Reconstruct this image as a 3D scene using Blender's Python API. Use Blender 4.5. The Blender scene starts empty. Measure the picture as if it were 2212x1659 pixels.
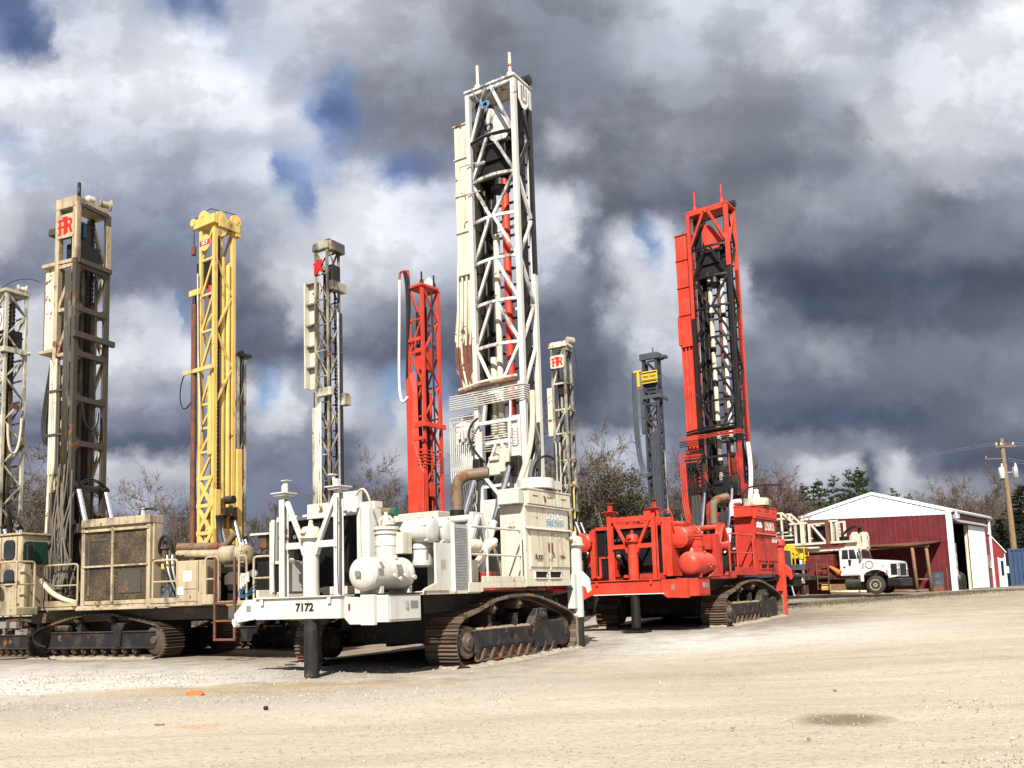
import bpy, math, random
from mathutils import Vector, Matrix
random.seed(7)
R = math.radians
scene = bpy.context.scene
COL = scene.collection

# ------------------------------------------------------------ camera model
VW = 2212.0                                   # picture width used for all measurements
FPX, PPX, PPY, EYE = 1900.0, 1106.0, 1066.0, 1.65
_p = math.atan(219 / 1900.0); _r = R(1.92)
FWD = Vector((0, math.cos(_p), math.sin(_p)))
_u0 = Vector((0, -math.sin(_p), math.cos(_p))); _r0 = Vector((1, 0, 0))
CR = _r0 * math.cos(_r) - _u0 * math.sin(_r)
CU = _r0 * math.sin(_r) + _u0 * math.cos(_r)
def ray(px, py): return FWD + CR * ((px - PPX) / FPX) - CU * ((py - PPY) / FPX)
def at(px, py, Y):
    d = ray(px, py); return Vector((0, 0, EYE)) + d * (Y / d.y)
def gz(x, y):
    t = 0.7 * x + 0.7 * y
    z = 0.0
    if t > 15: z = min((t - 15) * 0.027, 1.0 + (min(t, 80) - 52) * 0.004)
    z += 0.16 * math.exp(-((x + 13) ** 2 + (y - 27) ** 2) / 40.0)
    return z

# ------------------------------------------------------------ node helpers
def mat_new(name):
    m = bpy.data.materials.new(name); m.use_nodes = True
    nt = m.node_tree; nt.nodes.clear()
    return m, nt
def N(nt, typ, **kw):
    n = nt.nodes.new(typ)
    ins = kw.pop('ins', {})
    for k, v in kw.items(): setattr(n, k, v)
    for k, v in ins.items():
        if hasattr(v, 'is_output') or isinstance(v, bpy.types.NodeSocket): nt.links.new(v, n.inputs[k])
        else: n.inputs[k].default_value = v
    return n
def ramp(nt, fac, stops, interp='LINEAR'):
    n = nt.nodes.new('ShaderNodeValToRGB'); nt.links.new(fac, n.inputs[0])
    cr = n.color_ramp; cr.interpolation = interp
    while len(cr.elements) < len(stops): cr.elements.new(0.5)
    for e, (p, c) in zip(cr.elements, stops):
        e.position = p
        e.color = (c, c, c, 1) if isinstance(c, (int, float)) else (*c, 1)
    return n.outputs[0]
def mix(nt, fac, a, b, mode='MIX'):
    n = nt.nodes.new('ShaderNodeMix'); n.data_type = 'RGBA'; n.blend_type = mode
    for idx, v in ((0, fac), (6, a), (7, b)):
        if isinstance(v, bpy.types.NodeSocket): nt.links.new(v, n.inputs[idx])
        else: n.inputs[idx].default_value = v if idx == 0 else (*v[:3], 1)
    return n.outputs[2]
def mth(nt, op, a, b=None, c=None, clamp=False):
    n = nt.nodes.new('ShaderNodeMath'); n.operation = op; n.use_clamp = clamp
    for i, v in enumerate((a, b, c)):
        if v is None: continue
        if isinstance(v, bpy.types.NodeSocket): nt.links.new(v, n.inputs[i])
        else: n.inputs[i].default_value = v
    return n.outputs[0]
def noise(nt, vec, scale, detail=4, rough=.55, dist=0.0):
    n = N(nt, 'ShaderNodeTexNoise', ins={'Scale': scale, 'Detail': detail, 'Roughness': rough, 'Distortion': dist})
    if vec is not None: nt.links.new(vec, n.inputs['Vector'])
    return n.outputs[0]
def mapping(nt, vec, scale=(1, 1, 1), loc=(0, 0, 0), rot=(0, 0, 0)):
    n = N(nt, 'ShaderNodeMapping', ins={'Scale': scale, 'Location': loc, 'Rotation': rot})
    nt.links.new(vec, n.inputs[0]); return n.outputs[0]
def finish(nt, color, rough, metal=0.0, height=None, bump=.3, dist=.01, spec=None):
    b = nt.nodes.new('ShaderNodeBsdfPrincipled'); o = nt.nodes.new('ShaderNodeOutputMaterial')
    for k, v in (('Base Color', color), ('Roughness', rough), ('Metallic', metal)):
        if isinstance(v, bpy.types.NodeSocket): nt.links.new(v, b.inputs[k])
        else: b.inputs[k].default_value = (*v, 1) if k == 'Base Color' else v
    if spec is not None: b.inputs['Specular IOR Level'].default_value = spec
    if height is not None:
        bp = N(nt, 'ShaderNodeBump', ins={'Strength': bump, 'Distance': dist, 'Height': height})
        nt.links.new(bp.outputs[0], b.inputs['Normal'])
    nt.links.new(b.outputs[0], o.inputs[0])
    return b

RUST = (.13, .055, .024); DUST = (.27, .215, .15)
ALB = .80
def paint(name, base, rough=.42, rust=.12, dust=.3, streak=.25, grease=0.0, rustcol=RUST, fade=.12, gcol=(.022, .02, .017), scale=1.0, island=0.0):
    """weathered machine paint: uneven tone, rust flakes, run marks, settled dust, oil film"""
    base = tuple(c * ALB for c in base)
    m, nt = mat_new(name)
    tc = N(nt, 'ShaderNodeTexCoord').outputs['Object']
    g = N(nt, 'ShaderNodeNewGeometry')
    n1 = noise(nt, tc, .9 * scale, 5, .6)
    dk = tuple(c * (1 - fade) for c in base); lt = tuple(min(1, c * (1 + fade * .6)) for c in base)
    col = mix(nt, ramp(nt, n1, [(.3, 0.0), (.7, 1.0)]), dk, lt)
    if streak > 0:
        ns = noise(nt, mapping(nt, tc, (7 * scale, 7 * scale, .55 * scale)), 1.0, 5, .65)
        sf = ramp(nt, ns, [(.50, 0.0), (.70, min(1.0, streak * 1.6))])
        col = mix(nt, sf, col, tuple(a * .45 + b * .4 for a, b in zip(base, RUST)))
    if dust > 0:
        nz = N(nt, 'ShaderNodeSeparateXYZ', ins={0: g.outputs['Normal']}).outputs[2]
        up = ramp(nt, nz, [(.3, 0.0), (.85, dust)])
        nd = noise(nt, tc, 2.3 * scale, 5, .6)
        low = ramp(nt, nd, [(.5, 0.0), (.85, dust * .7)])
        col = mix(nt, mth(nt, 'MAXIMUM', up, low), col, DUST)
    if island > 0: col = mix(nt, mth(nt, 'MULTIPLY', g.outputs['Random Per Island'], island), col, tuple(c * .25 for c in base))
    rf = None
    if grease > 0:
        ng = noise(nt, mapping(nt, tc, (1.6, 1.6, .7)), .8 * scale, 6, .68)
        gf = ramp(nt, ng, [(.62 - grease * .45, 0.0), (.74 - grease * .4, 1.0)])
        col = mix(nt, mth(nt, 'MULTIPLY', gf, .93), col, gcol)
    rgh = mth(nt, 'MULTIPLY_ADD', n1, .25, rough - .1)
    if rust > 0:
        nr = noise(nt, tc, 3.1 * scale, 9, .68)
        nr2 = noise(nt, tc, .7 * scale, 3, .5)
        rr = mth(nt, 'ADD', nr, mth(nt, 'MULTIPLY_ADD', nr2, .45, -.22))
        th = .715 - rust * .5
        rf = ramp(nt, rr, [(th, 0.0), (th + .03, 1.0)])
        nc = noise(nt, tc, 14 * scale, 4, .6)
        rc = mix(nt, nc, tuple(c * .5 for c in rustcol), tuple(min(1, c * 1.7) for c in rustcol))
        col = mix(nt, rf, col, rc)
        rgh = mth(nt, 'MAXIMUM', rgh, mth(nt, 'MULTIPLY', rf, .85))
    hb = noise(nt, tc, 5 * scale, 4, .6)
    finish(nt, col, rgh, 0.0, hb, .25, .006, spec=.32)
    return m
def simple(name, base, rough=.6, metal=0.0, var=.25, scale=4.0, bump=.3, dist=.01, rough_noise=True):
    m, nt = mat_new(name)
    tc = N(nt, 'ShaderNodeTexCoord').outputs['Object']
    base = tuple(c * (ALB if metal < .5 else 1) for c in base)
    n1 = noise(nt, tc, scale, 6, .62)
    col = mix(nt, ramp(nt, n1, [(.3, 0.0), (.7, 1.0)]), tuple(c * (1 - var) for c in base), tuple(min(1, c * (1 + var)) for c in base))
    finish(nt, col, mth(nt, 'MULTIPLY_ADD', n1, .2, rough - .1), metal, n1, bump, dist, spec=.3)
    return m

# ------------------------------------------------------------ mesh builder
class MB:
    def __init__(s): s.v = []; s.f = []; s.sm = []
    def add(s, vs, fs, M=None, smooth=False):
        b = len(s.v)
        s.v += [tuple(M @ Vector(v)) if M is not None else tuple(v) for v in vs]
        s.f += [tuple(b + i for i in f) for f in fs]; s.sm += [smooth] * len(fs)
        return s
    def box(s, x0, x1, y0, y1, z0, z1, M=None):
        vs = [(x, y, z) for z in (z0, z1) for y in (y0, y1) for x in (x0, x1)]
        return s.add(vs, [(0, 2, 3, 1), (4, 5, 7, 6), (0, 1, 5, 4), (2, 6, 7, 3), (0, 4, 6, 2), (1, 3, 7, 5)], M)
    def cbox(s, c, sx, sy, sz, M=None):
        return s.box(c[0] - sx / 2, c[0] + sx / 2, c[1] - sy / 2, c[1] + sy / 2, c[2] - sz / 2, c[2] + sz / 2, M)
    def bar(s, p, q, w, h=None, up=(0, 0, 1)):
        """rectangular member from p to q; w across, h along the up hint"""
        h = w if h is None else h
        p = Vector(p); q = Vector(q); d = (q - p)
        L = d.length
        if L < 1e-6: return s
        d.normalize(); u = Vector(up)
        if abs(d.dot(u)) > .98: u = Vector((0, 1, 0))
        x = d.cross(u).normalized(); z = x.cross(d).normalized()
        M = Matrix(((x.x, d.x, z.x, p.x), (x.y, d.y, z.y, p.y), (x.z, d.z, z.z, p.z), (0, 0, 0, 1)))
        return s.box(-w / 2, w / 2, 0, L, -h / 2, h / 2, M)
    def tube(s, pts, r, n=8, cap=True):
        pts = [Vector(p) for p in pts]; rs = r if isinstance(r, (list, tuple)) else [r] * len(pts)
        b = len(s.v); prev = None
        for i, p in enumerate(pts):
            d = (pts[min(i + 1, len(pts) - 1)] - pts[max(i - 1, 0)])
            if d.length < 1e-9: d = Vector((0, 0, 1))
            d.normalize()
            if prev is None:
                u = Vector((0, 0, 1)) if abs(d.z) < .9 else Vector((1, 0, 0))
                x = d.cross(u).normalized()
            else:
                x = (prev - d * prev.dot(d)).normalized()
            prev = x; y = d.cross(x)
            for k in range(n):
                a = 2 * math.pi * k / n
                s.v.append(tuple(p + (x * math.cos(a) + y * math.sin(a)) * rs[i]))
        for i in range(len(pts) - 1):
            for k in range(n):
                a = b + i * n + k; c = b + i * n + (k + 1) % n
                s.f.append((a, c, c + n, a + n)); s.sm.append(n > 4)
        if cap:
            s.f.append(tuple(b + k for k in reversed(range(n)))); s.sm.append(False)
            e = b + (len(pts) - 1) * n
            s.f.append(tuple(e + k for k in range(n))); s.sm.append(False)
        return s
    def lathe(s, prof, c=(0, 0, 0), axis='Z', n=20):
        """prof: list of (t along axis, radius)"""
        C = Vector(c)
        if axis == 'Z': a, x, y = Vector((0, 0, 1)), Vector((1, 0, 0)), Vector((0, 1, 0))
        elif axis == 'X': a, x, y = Vector((1, 0, 0)), Vector((0, 1, 0)), Vector((0, 0, 1))
        elif axis == 'Y': a, x, y = Vector((0, 1, 0)), Vector((0, 0, 1)), Vector((1, 0, 0))
        else:
            a = Vector(axis).normalized(); x = a.orthogonal().normalized(); y = a.cross(x)
        b = len(s.v)
        for t, r in prof:
            for k in range(n):
                th = 2 * math.pi * k / n
                s.v.append(tuple(C + a * t + (x * math.cos(th) + y * math.sin(th)) * max(r, .0005)))
        for i in range(len(prof) - 1):
            sharp = False
            for k in range(n):
                p = b + i * n + k; q = b + i * n + (k + 1) % n
                s.f.append((p, q, q + n, p + n)); s.sm.append(True)
        s.f.append(tuple(b + k for k in reversed(range(n)))); s.sm.append(False)
        e = b + (len(prof) - 1) * n
        s.f.append(tuple(e + k for k in range(n))); s.sm.append(False)
        return s
    def prism(s, pts, d0, d1, plane='XZ', M=None):
        """polygon in a plane extruded along the third axis"""
        n = len(pts)
        def mk(u, v, d):
            return {'XZ': (u, d, v), 'YZ': (d, u, v), 'XY': (u, v, d)}[plane]
        vs = [mk(u, v, d0) for u, v in pts] + [mk(u, v, d1) for u, v in pts]
        fs = [tuple(range(n)), tuple(reversed(range(n, 2 * n)))] + [(i, (i + 1) % n, n + (i + 1) % n, n + i)[::-1] for i in range(n)]
        return s.add(vs, fs, M)
    def build(s, name, mat=None, parent=None, bevel=0.0, recalc=True):
        me = bpy.data.meshes.new(name)
        me.from_pydata(s.v, [], s.f); me.polygons.foreach_set('use_smooth', s.sm)
        if recalc:
            import bmesh
            bm = bmesh.new(); bm.from_mesh(me); bmesh.ops.recalc_face_normals(bm, faces=bm.faces)
            if bevel == 0.0: 
                for e in bm.edges:
                    if len(e.link_faces) == 2 and e.calc_face_angle(0) > .7: e.smooth = False
            bm.to_mesh(me); bm.free()
        me.update()
        if mat is not None: me.materials.append(mat)
        o = bpy.data.objects.new(name, me); COL.objects.link(o)
        if parent is not None: o.parent = parent
        if bevel > 0:
            mod = o.modifiers.new('edge', 'BEVEL'); mod.width = bevel; mod.segments = 2; mod.limit_method = 'ANGLE'; mod.angle_limit = R(40)
        return o
def tag(o, label=None, cat=None, group=None, kind=None):
    if label: o['label'] = label
    if cat: o['category'] = cat
    if group: o['group'] = group
    if kind: o['kind'] = kind
    return o
def thing(name, label, cat, loc=(0, 0, 0), rz=0.0, group=None, tilt=(0, 0)):
    o = bpy.data.objects.new(name, None); COL.objects.link(o); o.empty_display_size = .3
    o.location = loc; o.rotation_euler = (tilt[0], tilt[1], rz)
    return tag(o, label, cat, group)
def B(name, mat, par, *boxes, bevel=0.0):
    """boxes that touch make one part; boxes apart from each other become parts of their own"""
    todo = list(boxes); first = None
    while todo:
        grp = [todo.pop(0)]; grew = True
        while grew:
            grew = False
            for b in todo[:]:
                if any(b[0] <= g[1] + .002 and g[0] <= b[1] + .002 and b[2] <= g[3] + .002 and g[2] <= b[3] + .002 and b[4] <= g[5] + .002 and g[4] <= b[5] + .002 for g in grp): grp.append(b); todo.remove(b); grew = True
        mb = MB()
        for b in grp: mb.box(*b)
        o = mb.build(name, mat, par, bevel)
        first = first or o
    return first
def T(name, mat, par, pts, r, n=8): return MB().tube(pts, r, n).build(name, mat, par)
def bez(p0, p1, p2, p3, n=10):
    p0, p1, p2, p3 = map(Vector, (p0, p1, p2, p3)); out = []
    for i in range(n + 1):
        t = i / n; u = 1 - t
        out.append(p0 * u ** 3 + p1 * 3 * u * u * t + p2 * 3 * u * t * t + p3 * t ** 3)
    return out
def rounded(pts, r=.06, k=4):
    """polyline with rounded corners"""
    pts = [Vector(p) for p in pts]; out = [pts[0]]
    for i in range(1, len(pts) - 1):
        a = pts[i - 1] - pts[i]; c = pts[i + 1] - pts[i]
        rr = min(r, a.length * .45, c.length * .45)
        A = pts[i] + a.normalized() * rr; Cc = pts[i] + c.normalized() * rr
        for j in range(k + 1):
            t = j / k; out.append(A * (1 - t) ** 2 + pts[i] * 2 * t * (1 - t) + Cc * t * t)
    out.append(pts[-1]); return out
def text(body, mat, par, o, xdir, zdir, height, width=None, bold=.0, name='lettering', depth=.004, shear=0.0, label=None):
    """flat lettering: lower left corner at o, running along xdir, standing along zdir"""
    cu = bpy.data.curves.new(name, 'FONT'); cu.body = body; cu.size = 1.0; cu.offset = bold; cu.extrude = 0.0; cu.shear = shear
    tmp = bpy.data.objects.new('tmp', cu); COL.objects.link(tmp)
    dg = bpy.context.evaluated_depsgraph_get(); dg.update()
    me = bpy.data.meshes.new_from_object(tmp.evaluated_get(dg))
    COL.objects.unlink(tmp); bpy.data.objects.remove(tmp); bpy.data.curves.remove(cu)
    xs = [v.co.x for v in me.vertices]; ys = [v.co.y for v in me.vertices]
    x0, x1, y0, y1 = min(xs), max(xs), min(ys), max(ys)
    sy = height / (y1 - y0); sx = sy if width is None else width / (x1 - x0)
    X = Vector(xdir).normalized(); Z = Vector(zdir).normalized(); nrm = X.cross(Z); O = Vector(o)
    for v in me.vertices:
        v.co = O + X * ((v.co.x - x0) * sx) + Z * ((v.co.y - y0) * sy) + nrm * depth
    me.name = name; me.materials.clear(); me.materials.append(mat)
    ob = bpy.data.objects.new(name, me); COL.objects.link(ob); ob.parent = par
    return ob
# ------------------------------------------------------------ camera, sun, sky
cam = bpy.data.cameras.new('camera'); cam.sensor_width = 36; cam.lens = 36 * FPX / VW
cam.shift_y = (PPY - 829.5) / VW; cam.clip_end = 3000; cam.clip_start = .05
co = bpy.data.objects.new('camera', cam); COL.objects.link(co)
co.matrix_world = Matrix(((CR.x, CU.x, -FWD.x, 0), (CR.y, CU.y, -FWD.y, 0), (CR.z, CU.z, -FWD.z, EYE), (0, 0, 0, 1)))
scene.camera = co
scene.view_settings.view_transform = 'Standard'; scene.view_settings.look = 'None'
EXPO = 0.95
scene.view_settings.exposure = EXPO
SUN_EL = R(41); SUN_DIR = Vector((.16, .987, 0)).normalized()      # horizontal travel of the light
sd = Vector((SUN_DIR.x * math.cos(SUN_EL), SUN_DIR.y * math.cos(SUN_EL), -math.sin(SUN_EL)))
sl = bpy.data.lights.new('sun', 'SUN'); sl.energy = 4.7; sl.angle = R(.55); sl.color = (1, .945, .86)
so = bpy.data.objects.new('sun', sl); COL.objects.link(so); so.rotation_euler = sd.to_track_quat('-Z', 'Y').to_euler()
so.location = (-10, -30, 40)

SKY = [
 (0, "0:70,95,150 60:75,100,150 130:170,180,205 250:195,200,215 340:140,160,195 370:85,115,170 430:120,145,190 460:95,125,180 520:165,175,200 640:195,200,212 737:190,196,208 900:165,170,185 1060:130,136,152 1250:125,132,148 1400:170,178,192 1475:195,203,217 1650:190,198,212 1800:205,210,222 1900:165,172,190 2050:165,172,190 2150:225,228,238 2212:235,237,243"),
 (100, "0:95,120,165 40:60,90,150 100:90,110,160 130:205,212,226 250:195,200,215 370:222,226,238 450:215,222,235 520:170,180,203 600:180,186,205 737:172,178,194 900:150,156,172 1060:115,120,137 1250:120,127,143 1400:170,176,192 1475:175,182,198 1600:165,172,187 1720:205,211,223 1800:185,191,206 1900:175,181,197 2000:200,206,220 2100:222,226,236"),
 (190, "0:225,228,238 100:228,230,240 200:215,218,230 330:225,228,238 480:225,229,238 560:205,211,225 640:165,170,188 700:150,160,190 737:100,130,185 800:130,136,152 950:125,131,147 1100:108,114,130 1300:115,122,138 1475:145,152,165 1600:140,146,160 1750:140,147,162 1850:175,181,196 2000:205,211,222 2212:215,219,230"),
 (250, "0:222,225,236 150:205,210,224 300:210,214,226 450:208,213,225 560:215,220,230 640:200,205,218 690:130,155,200 735:65,105,170 770:80,115,175 800:120,130,155 900:125,130,145 1100:105,110,127 1250:125,130,148 1475:130,137,152 1650:120,126,142 1800:135,142,158 1880:195,200,213 2000:205,209,220 2212:205,209,222"),
 (300, "0:170,182,210 100:195,202,218 300:190,198,213 450:170,176,193 600:175,181,200 680:185,192,210 735:115,140,190 790:130,140,165 900:130,136,152 1000:112,118,134 1150:110,116,132 1200:165,170,182 1300:105,112,127 1475:140,146,158 1650:120,127,142 1820:140,147,160 1900:200,204,214 2000:205,208,218 2212:195,200,213"),
 (370, "0:205,212,225 40:175,188,212 120:180,190,210 250:175,182,200 400:155,163,183 500:190,198,215 560:200,208,222 600:95,130,190 640:120,150,200 700:150,165,200 780:190,196,212 860:90,120,180 900:95,115,165 980:125,132,150 1200:110,117,133 1300:110,116,130 1475:115,122,138 1650:105,112,130 1800:110,118,135 1900:150,158,172 2050:175,181,196 2212:155,163,180"),
 (440, "0:205,210,222 80:170,175,190 250:140,148,170 400:135,144,168 530:165,174,195 600:195,205,220 660:110,140,195 700:205,213,225 780:225,230,240 850:215,220,232 950:190,197,213 1000:205,210,225 1160:200,206,220 1200:210,215,225 1240:165,173,190 1300:95,102,120 1475:90,98,118 1600:120,127,143 1750:145,153,168 1900:135,142,158 2050:105,112,130 2212:125,132,150"),
 (520, "0:195,198,210 80:140,146,165 250:115,123,147 400:115,125,150 550:145,155,178 650:200,206,220 750:225,228,238 850:222,225,236 950:205,211,225 1160:195,200,214 1220:205,209,220 1270:110,118,138 1350:200,205,217 1380:110,145,195 1420:200,205,217 1475:140,148,168 1600:135,143,158 1750:110,118,136 1900:100,108,126 2050:105,113,133 2212:105,112,130"),
 (600, "0:105,112,135 80:110,118,140 250:105,114,138 400:115,123,147 530:110,118,140 620:200,203,214 660:205,208,218 740:195,198,208 850:200,204,215 950:175,182,198 1160:180,187,205 1220:130,138,158 1280:105,112,132 1370:215,218,228 1450:190,195,208 1600:190,196,210 1640:85,95,118 1750:65,75,98 1900:70,80,102 2050:70,80,103 2212:75,83,105"),
 (680, "0:200,203,215 60:205,208,220 240:185,190,205 290:190,195,208 370:165,172,190 380:90,130,180 400:120,125,150 530:90,98,122 600:110,117,137 640:190,195,208 740:150,158,175 850:130,138,157 960:110,118,138 1160:95,103,123 1280:90,98,118 1340:170,177,192 1400:200,206,218 1460:195,200,212 1600:165,173,190 1680:95,104,125 1750:65,75,98 1900:75,84,106 2050:85,93,115 2212:95,103,123"),
 (760, "0:195,198,208 60:195,198,208 250:205,208,218 320:195,198,210 400:215,218,228 520:90,98,120 600:95,102,125 650:85,93,118 760:95,103,125 870:85,93,115 960:80,88,110 1160:80,88,110 1260:85,93,115 1340:105,114,135 1400:185,190,204 1450:190,195,207 1600:110,119,138 1700:120,128,147 1780:150,157,173 1900:105,113,133 2050:105,113,133 2212:115,123,142"),
 (840, "0:190,193,205 60:190,193,205 240:165,170,185 350:150,156,175 410:140,148,170 540:190,195,208 575:120,160,205 600:150,175,210 630:200,205,215 660:150,158,175 760:190,194,205 810:150,158,178 860:110,145,190 950:95,125,165 985:85,95,118 1160:75,83,105 1260:70,80,102 1330:110,119,140 1400:120,128,148 1480:110,120,142 1600:95,104,125 1800:85,94,116 1950:95,103,124 2212:105,113,132"),
 (900, "0:110,118,142 240:115,122,145 330:105,113,138 410:110,118,142 540:160,166,183 600:205,210,220 650:210,213,222 680:150,158,176 760:185,190,202 830:165,172,188 855:150,170,200 875:200,205,215 960:170,178,195 1165:90,100,122 1260:85,95,118 1330:95,105,128 1400:130,140,160 1480:105,115,138 1610:75,87,110 1800:60,72,98 1950:65,77,103 2050:95,103,125 2212:120,126,145"),
 (950, "0:85,93,118 240:75,85,112 400:75,85,112 540:125,133,155 640:130,138,160 760:100,110,135 830:150,158,175 870:180,185,197 960:180,185,198 1165:110,120,140 1320:175,182,195 1400:150,160,180 1480:110,120,142 1610:120,128,148 1720:130,137,155 1800:110,118,138 1900:130,137,155 2000:90,99,122 2212:95,104,126"),
 (1000, "0:110,118,142 225:195,198,208 330:180,183,195 400:190,193,203 540:110,118,142 640:105,114,140 760:80,90,118 840:170,176,190 880:190,194,205 960:150,158,175 1165:115,123,145 1300:170,175,188 1330:185,188,200 1400:120,130,152 1480:105,113,135 1610:100,108,130 1680:130,136,152 1760:195,197,205 1830:185,187,195 1870:80,90,115 1910:165,168,178 1940:195,196,203 1990:100,108,130 2050:75,85,110 2212:70,80,105"),
 (1060, "0:130,138,162 225:150,157,175 300:170,174,188 400:150,156,175 540:110,118,142 640:110,118,143 760:85,95,122 900:110,120,142 1165:130,138,158 1300:140,148,168 1480:110,118,140 1650:105,113,135 1750:180,182,190 1800:130,137,152 1880:90,100,122 1930:190,192,198 1980:170,173,182 2050:140,145,160 2212:120,127,148"),
 (1130, "0:115,124,150 225:95,105,132 540:100,110,138 1300:120,130,152 1900:140,146,160 2212:120,128,150"),
]
def lin(c): c /= 255.0; return c / 12.92 if c < .04045 else ((c + .055) / 1.055) ** 2.4
world = bpy.data.worlds.new('World'); scene.world = world; world.use_nodes = True
nt = world.node_tree; nt.nodes.clear()
BG = 0.1
tcw = N(nt, 'ShaderNodeTexCoord').outputs['Generated']
def dotn(v, vec):
    n = nt.nodes.new('ShaderNodeVectorMath'); n.operation = 'DOT_PRODUCT'; nt.links.new(v, n.inputs[0]); n.inputs[1].default_value = vec; return n.outputs['Value']
df = mth(nt, 'MAXIMUM', mth(nt, 'ABSOLUTE', dotn(tcw, FWD)), .05)
du = mth(nt, 'DIVIDE', dotn(tcw, CR), df); dv = mth(nt, 'DIVIDE', dotn(tcw, CU), df)
uv = N(nt, 'ShaderNodeCombineXYZ', ins={0: du, 1: dv}).outputs[0]
def noisec(vec, scale, detail, rough):
    n = N(nt, 'ShaderNodeTexNoise', ins={'Scale': scale, 'Detail': detail, 'Roughness': rough}); nt.links.new(vec, n.inputs['Vector']); return n
w1 = noisec(uv, 6.0, 7, .6); w2 = noisec(mapping(nt, uv, loc=(3.3, 1.7, .4)), 6.0, 7, .6)
uu = mth(nt, 'MULTIPLY_ADD', mth(nt, 'SUBTRACT', w1.outputs[0], .5), .085, du)
vv = mth(nt, 'MULTIPLY_ADD', mth(nt, 'SUBTRACT', w2.outputs[0], .5), .06, dv)
w3 = noisec(mapping(nt, uv, loc=(1.3, 4.7, 2.4)), 26.0, 6, .62); w4 = noisec(mapping(nt, uv, loc=(6.3, .7, 5.4)), 26.0, 6, .62)
uu = mth(nt, 'MULTIPLY_ADD', mth(nt, 'SUBTRACT', w3.outputs[0], .5), .045, uu); vv = mth(nt, 'MULTIPLY_ADD', mth(nt, 'SUBTRACT', w4.outputs[0], .5), .04, vv)
ux = mth(nt, 'MULTIPLY_ADD', uu, FPX / VW, PPX / VW)             # 0..1 across the sky ahead
vy = mth(nt, 'MULTIPLY_ADD', vv, -FPX, PPY)
prev = None; prow = None
for y, row in SKY:
    st = []
    for s_ in row.split():
        xx, c = s_.split(':'); st.append((min(max(float(xx) / VW, 0), 1), tuple(lin(float(v)) / BG / 2 ** EXPO for v in c.split(','))))
    col = ramp(nt, ux, st, 'EASE')
    if prev is None: prev = col
    else:
        mr = N(nt, 'ShaderNodeMapRange', interpolation_type='SMOOTHSTEP', ins={0: vy, 1: prow, 2: y})
        prev = mix(nt, mr.outputs[0], prev, col)
    prow = y
fb = noisec(uv, 11.0, 8, .62).outputs[0]
fb2 = noisec(mapping(nt, uv, (1, 1.5, 1)), 3.5, 4, .5).outputs[0]
pf = N(nt, 'ShaderNodeMapRange', interpolation_type='SMOOTHSTEP', ins={0: noisec(mapping(nt, uv, (1, 1.25, 1), (2.0, 5.0, 0)), 9.0, 9, .6).outputs[0], 1: .44, 2: .56, 3: .90, 4: 1.10}).outputs[0]
gain = mth(nt, 'MULTIPLY', pf, mth(nt, 'MULTIPLY', mth(nt, 'MULTIPLY_ADD', mth(nt, 'SUBTRACT', fb, .5), .42, 1.10), mth(nt, 'MULTIPLY_ADD', mth(nt, 'SUBTRACT', fb2, .5), .2, 1.0)))
hs_ = N(nt, 'ShaderNodeHueSaturation', ins={'Saturation': .80, 'Color': prev})
cl = N(nt, 'ShaderNodeVectorMath', operation='SCALE'); nt.links.new(hs_.outputs[0], cl.inputs[0]); nt.links.new(gain, cl.inputs['Scale'])
sky = N(nt, 'ShaderNodeTexSky', sky_type='NISHITA', sun_disc=False, sun_elevation=SUN_EL, sun_rotation=math.atan2(-SUN_DIR.x, -SUN_DIR.y), altitude=150, air_density=1.0, dust_density=.6)
sp = N(nt, 'ShaderNodeSeparateColor'); nt.links.new(prev, sp.inputs[0])
blue = mth(nt, 'MULTIPLY', mth(nt, 'SUBTRACT', mth(nt, 'DIVIDE', sp.outputs[2], mth(nt, 'ADD', sp.outputs[0], .01)), 1.9), .22, clamp=True)
bn = N(nt, 'ShaderNodeMapRange', interpolation_type='SMOOTHSTEP', ins={0: fb, 1: .36, 2: .60, 3: .35, 4: .9}).outputs[0]
blue = mth(nt, 'MULTIPLY', blue, mth(nt, 'MULTIPLY', bn, .85))
sk2 = N(nt, 'ShaderNodeVectorMath', operation='SCALE'); nt.links.new(sky.outputs[0], sk2.inputs[0]); sk2.inputs['Scale'].default_value = .42
fin = mix(nt, blue, cl.outputs[0], sk2.outputs[0])
bg = N(nt, 'ShaderNodeBackground', ins={'Color': fin, 'Strength': BG}); wo = N(nt, 'ShaderNodeOutputWorld'); nt.links.new(bg.outputs[0], wo.inputs[0])
world.cycles.sampling_method = 'MANUAL'; world.cycles.sample_map_resolution = 512
scene.cycles.max_bounces = 6; scene.cycles.diffuse_bounces = 3; scene.cycles.glossy_bounces = 3; scene.cycles.transparent_max_bounces = 8
scene.cycles.caustics_reflective = False; scene.cycles.caustics_refractive = False
scene.cycles.use_adaptive_sampling = True; scene.cycles.use_denoising = True

# ------------------------------------------------------------ materials
M = {}
M['white'] = paint('white_paint', (.62, .615, .575), .4, rust=.09, dust=.24, streak=.22, fade=.1)
M['cream_white'] = paint('old_cream_white_paint', (.68, .64, .52), .45, rust=.15, dust=.25, streak=.4)
M['white_greasy'] = paint('greasy_white_paint', (.70, .70, .66), .45, rust=.1, dust=.1, streak=.25, grease=.30)
M['rust_cream'] = paint('rusting_cream_paint', (.70, .65, .50), .5, rust=.25, dust=.15, streak=.6)
M['red'] = paint('red_paint', (.62, .054, .028), .42, rust=.04, dust=.32, streak=.12, fade=.22)
M['red_worn'] = paint('worn_red_paint', (.50, .034, .022), .5, rust=.12, dust=.32, streak=.25, rustcol=(.07, .03, .02), grease=.2)
M['red_greasy'] = paint('oil_soaked_red_paint', (.55, .035, .02), .5, rust=.06, dust=.1, streak=.1, grease=.55)
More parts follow.
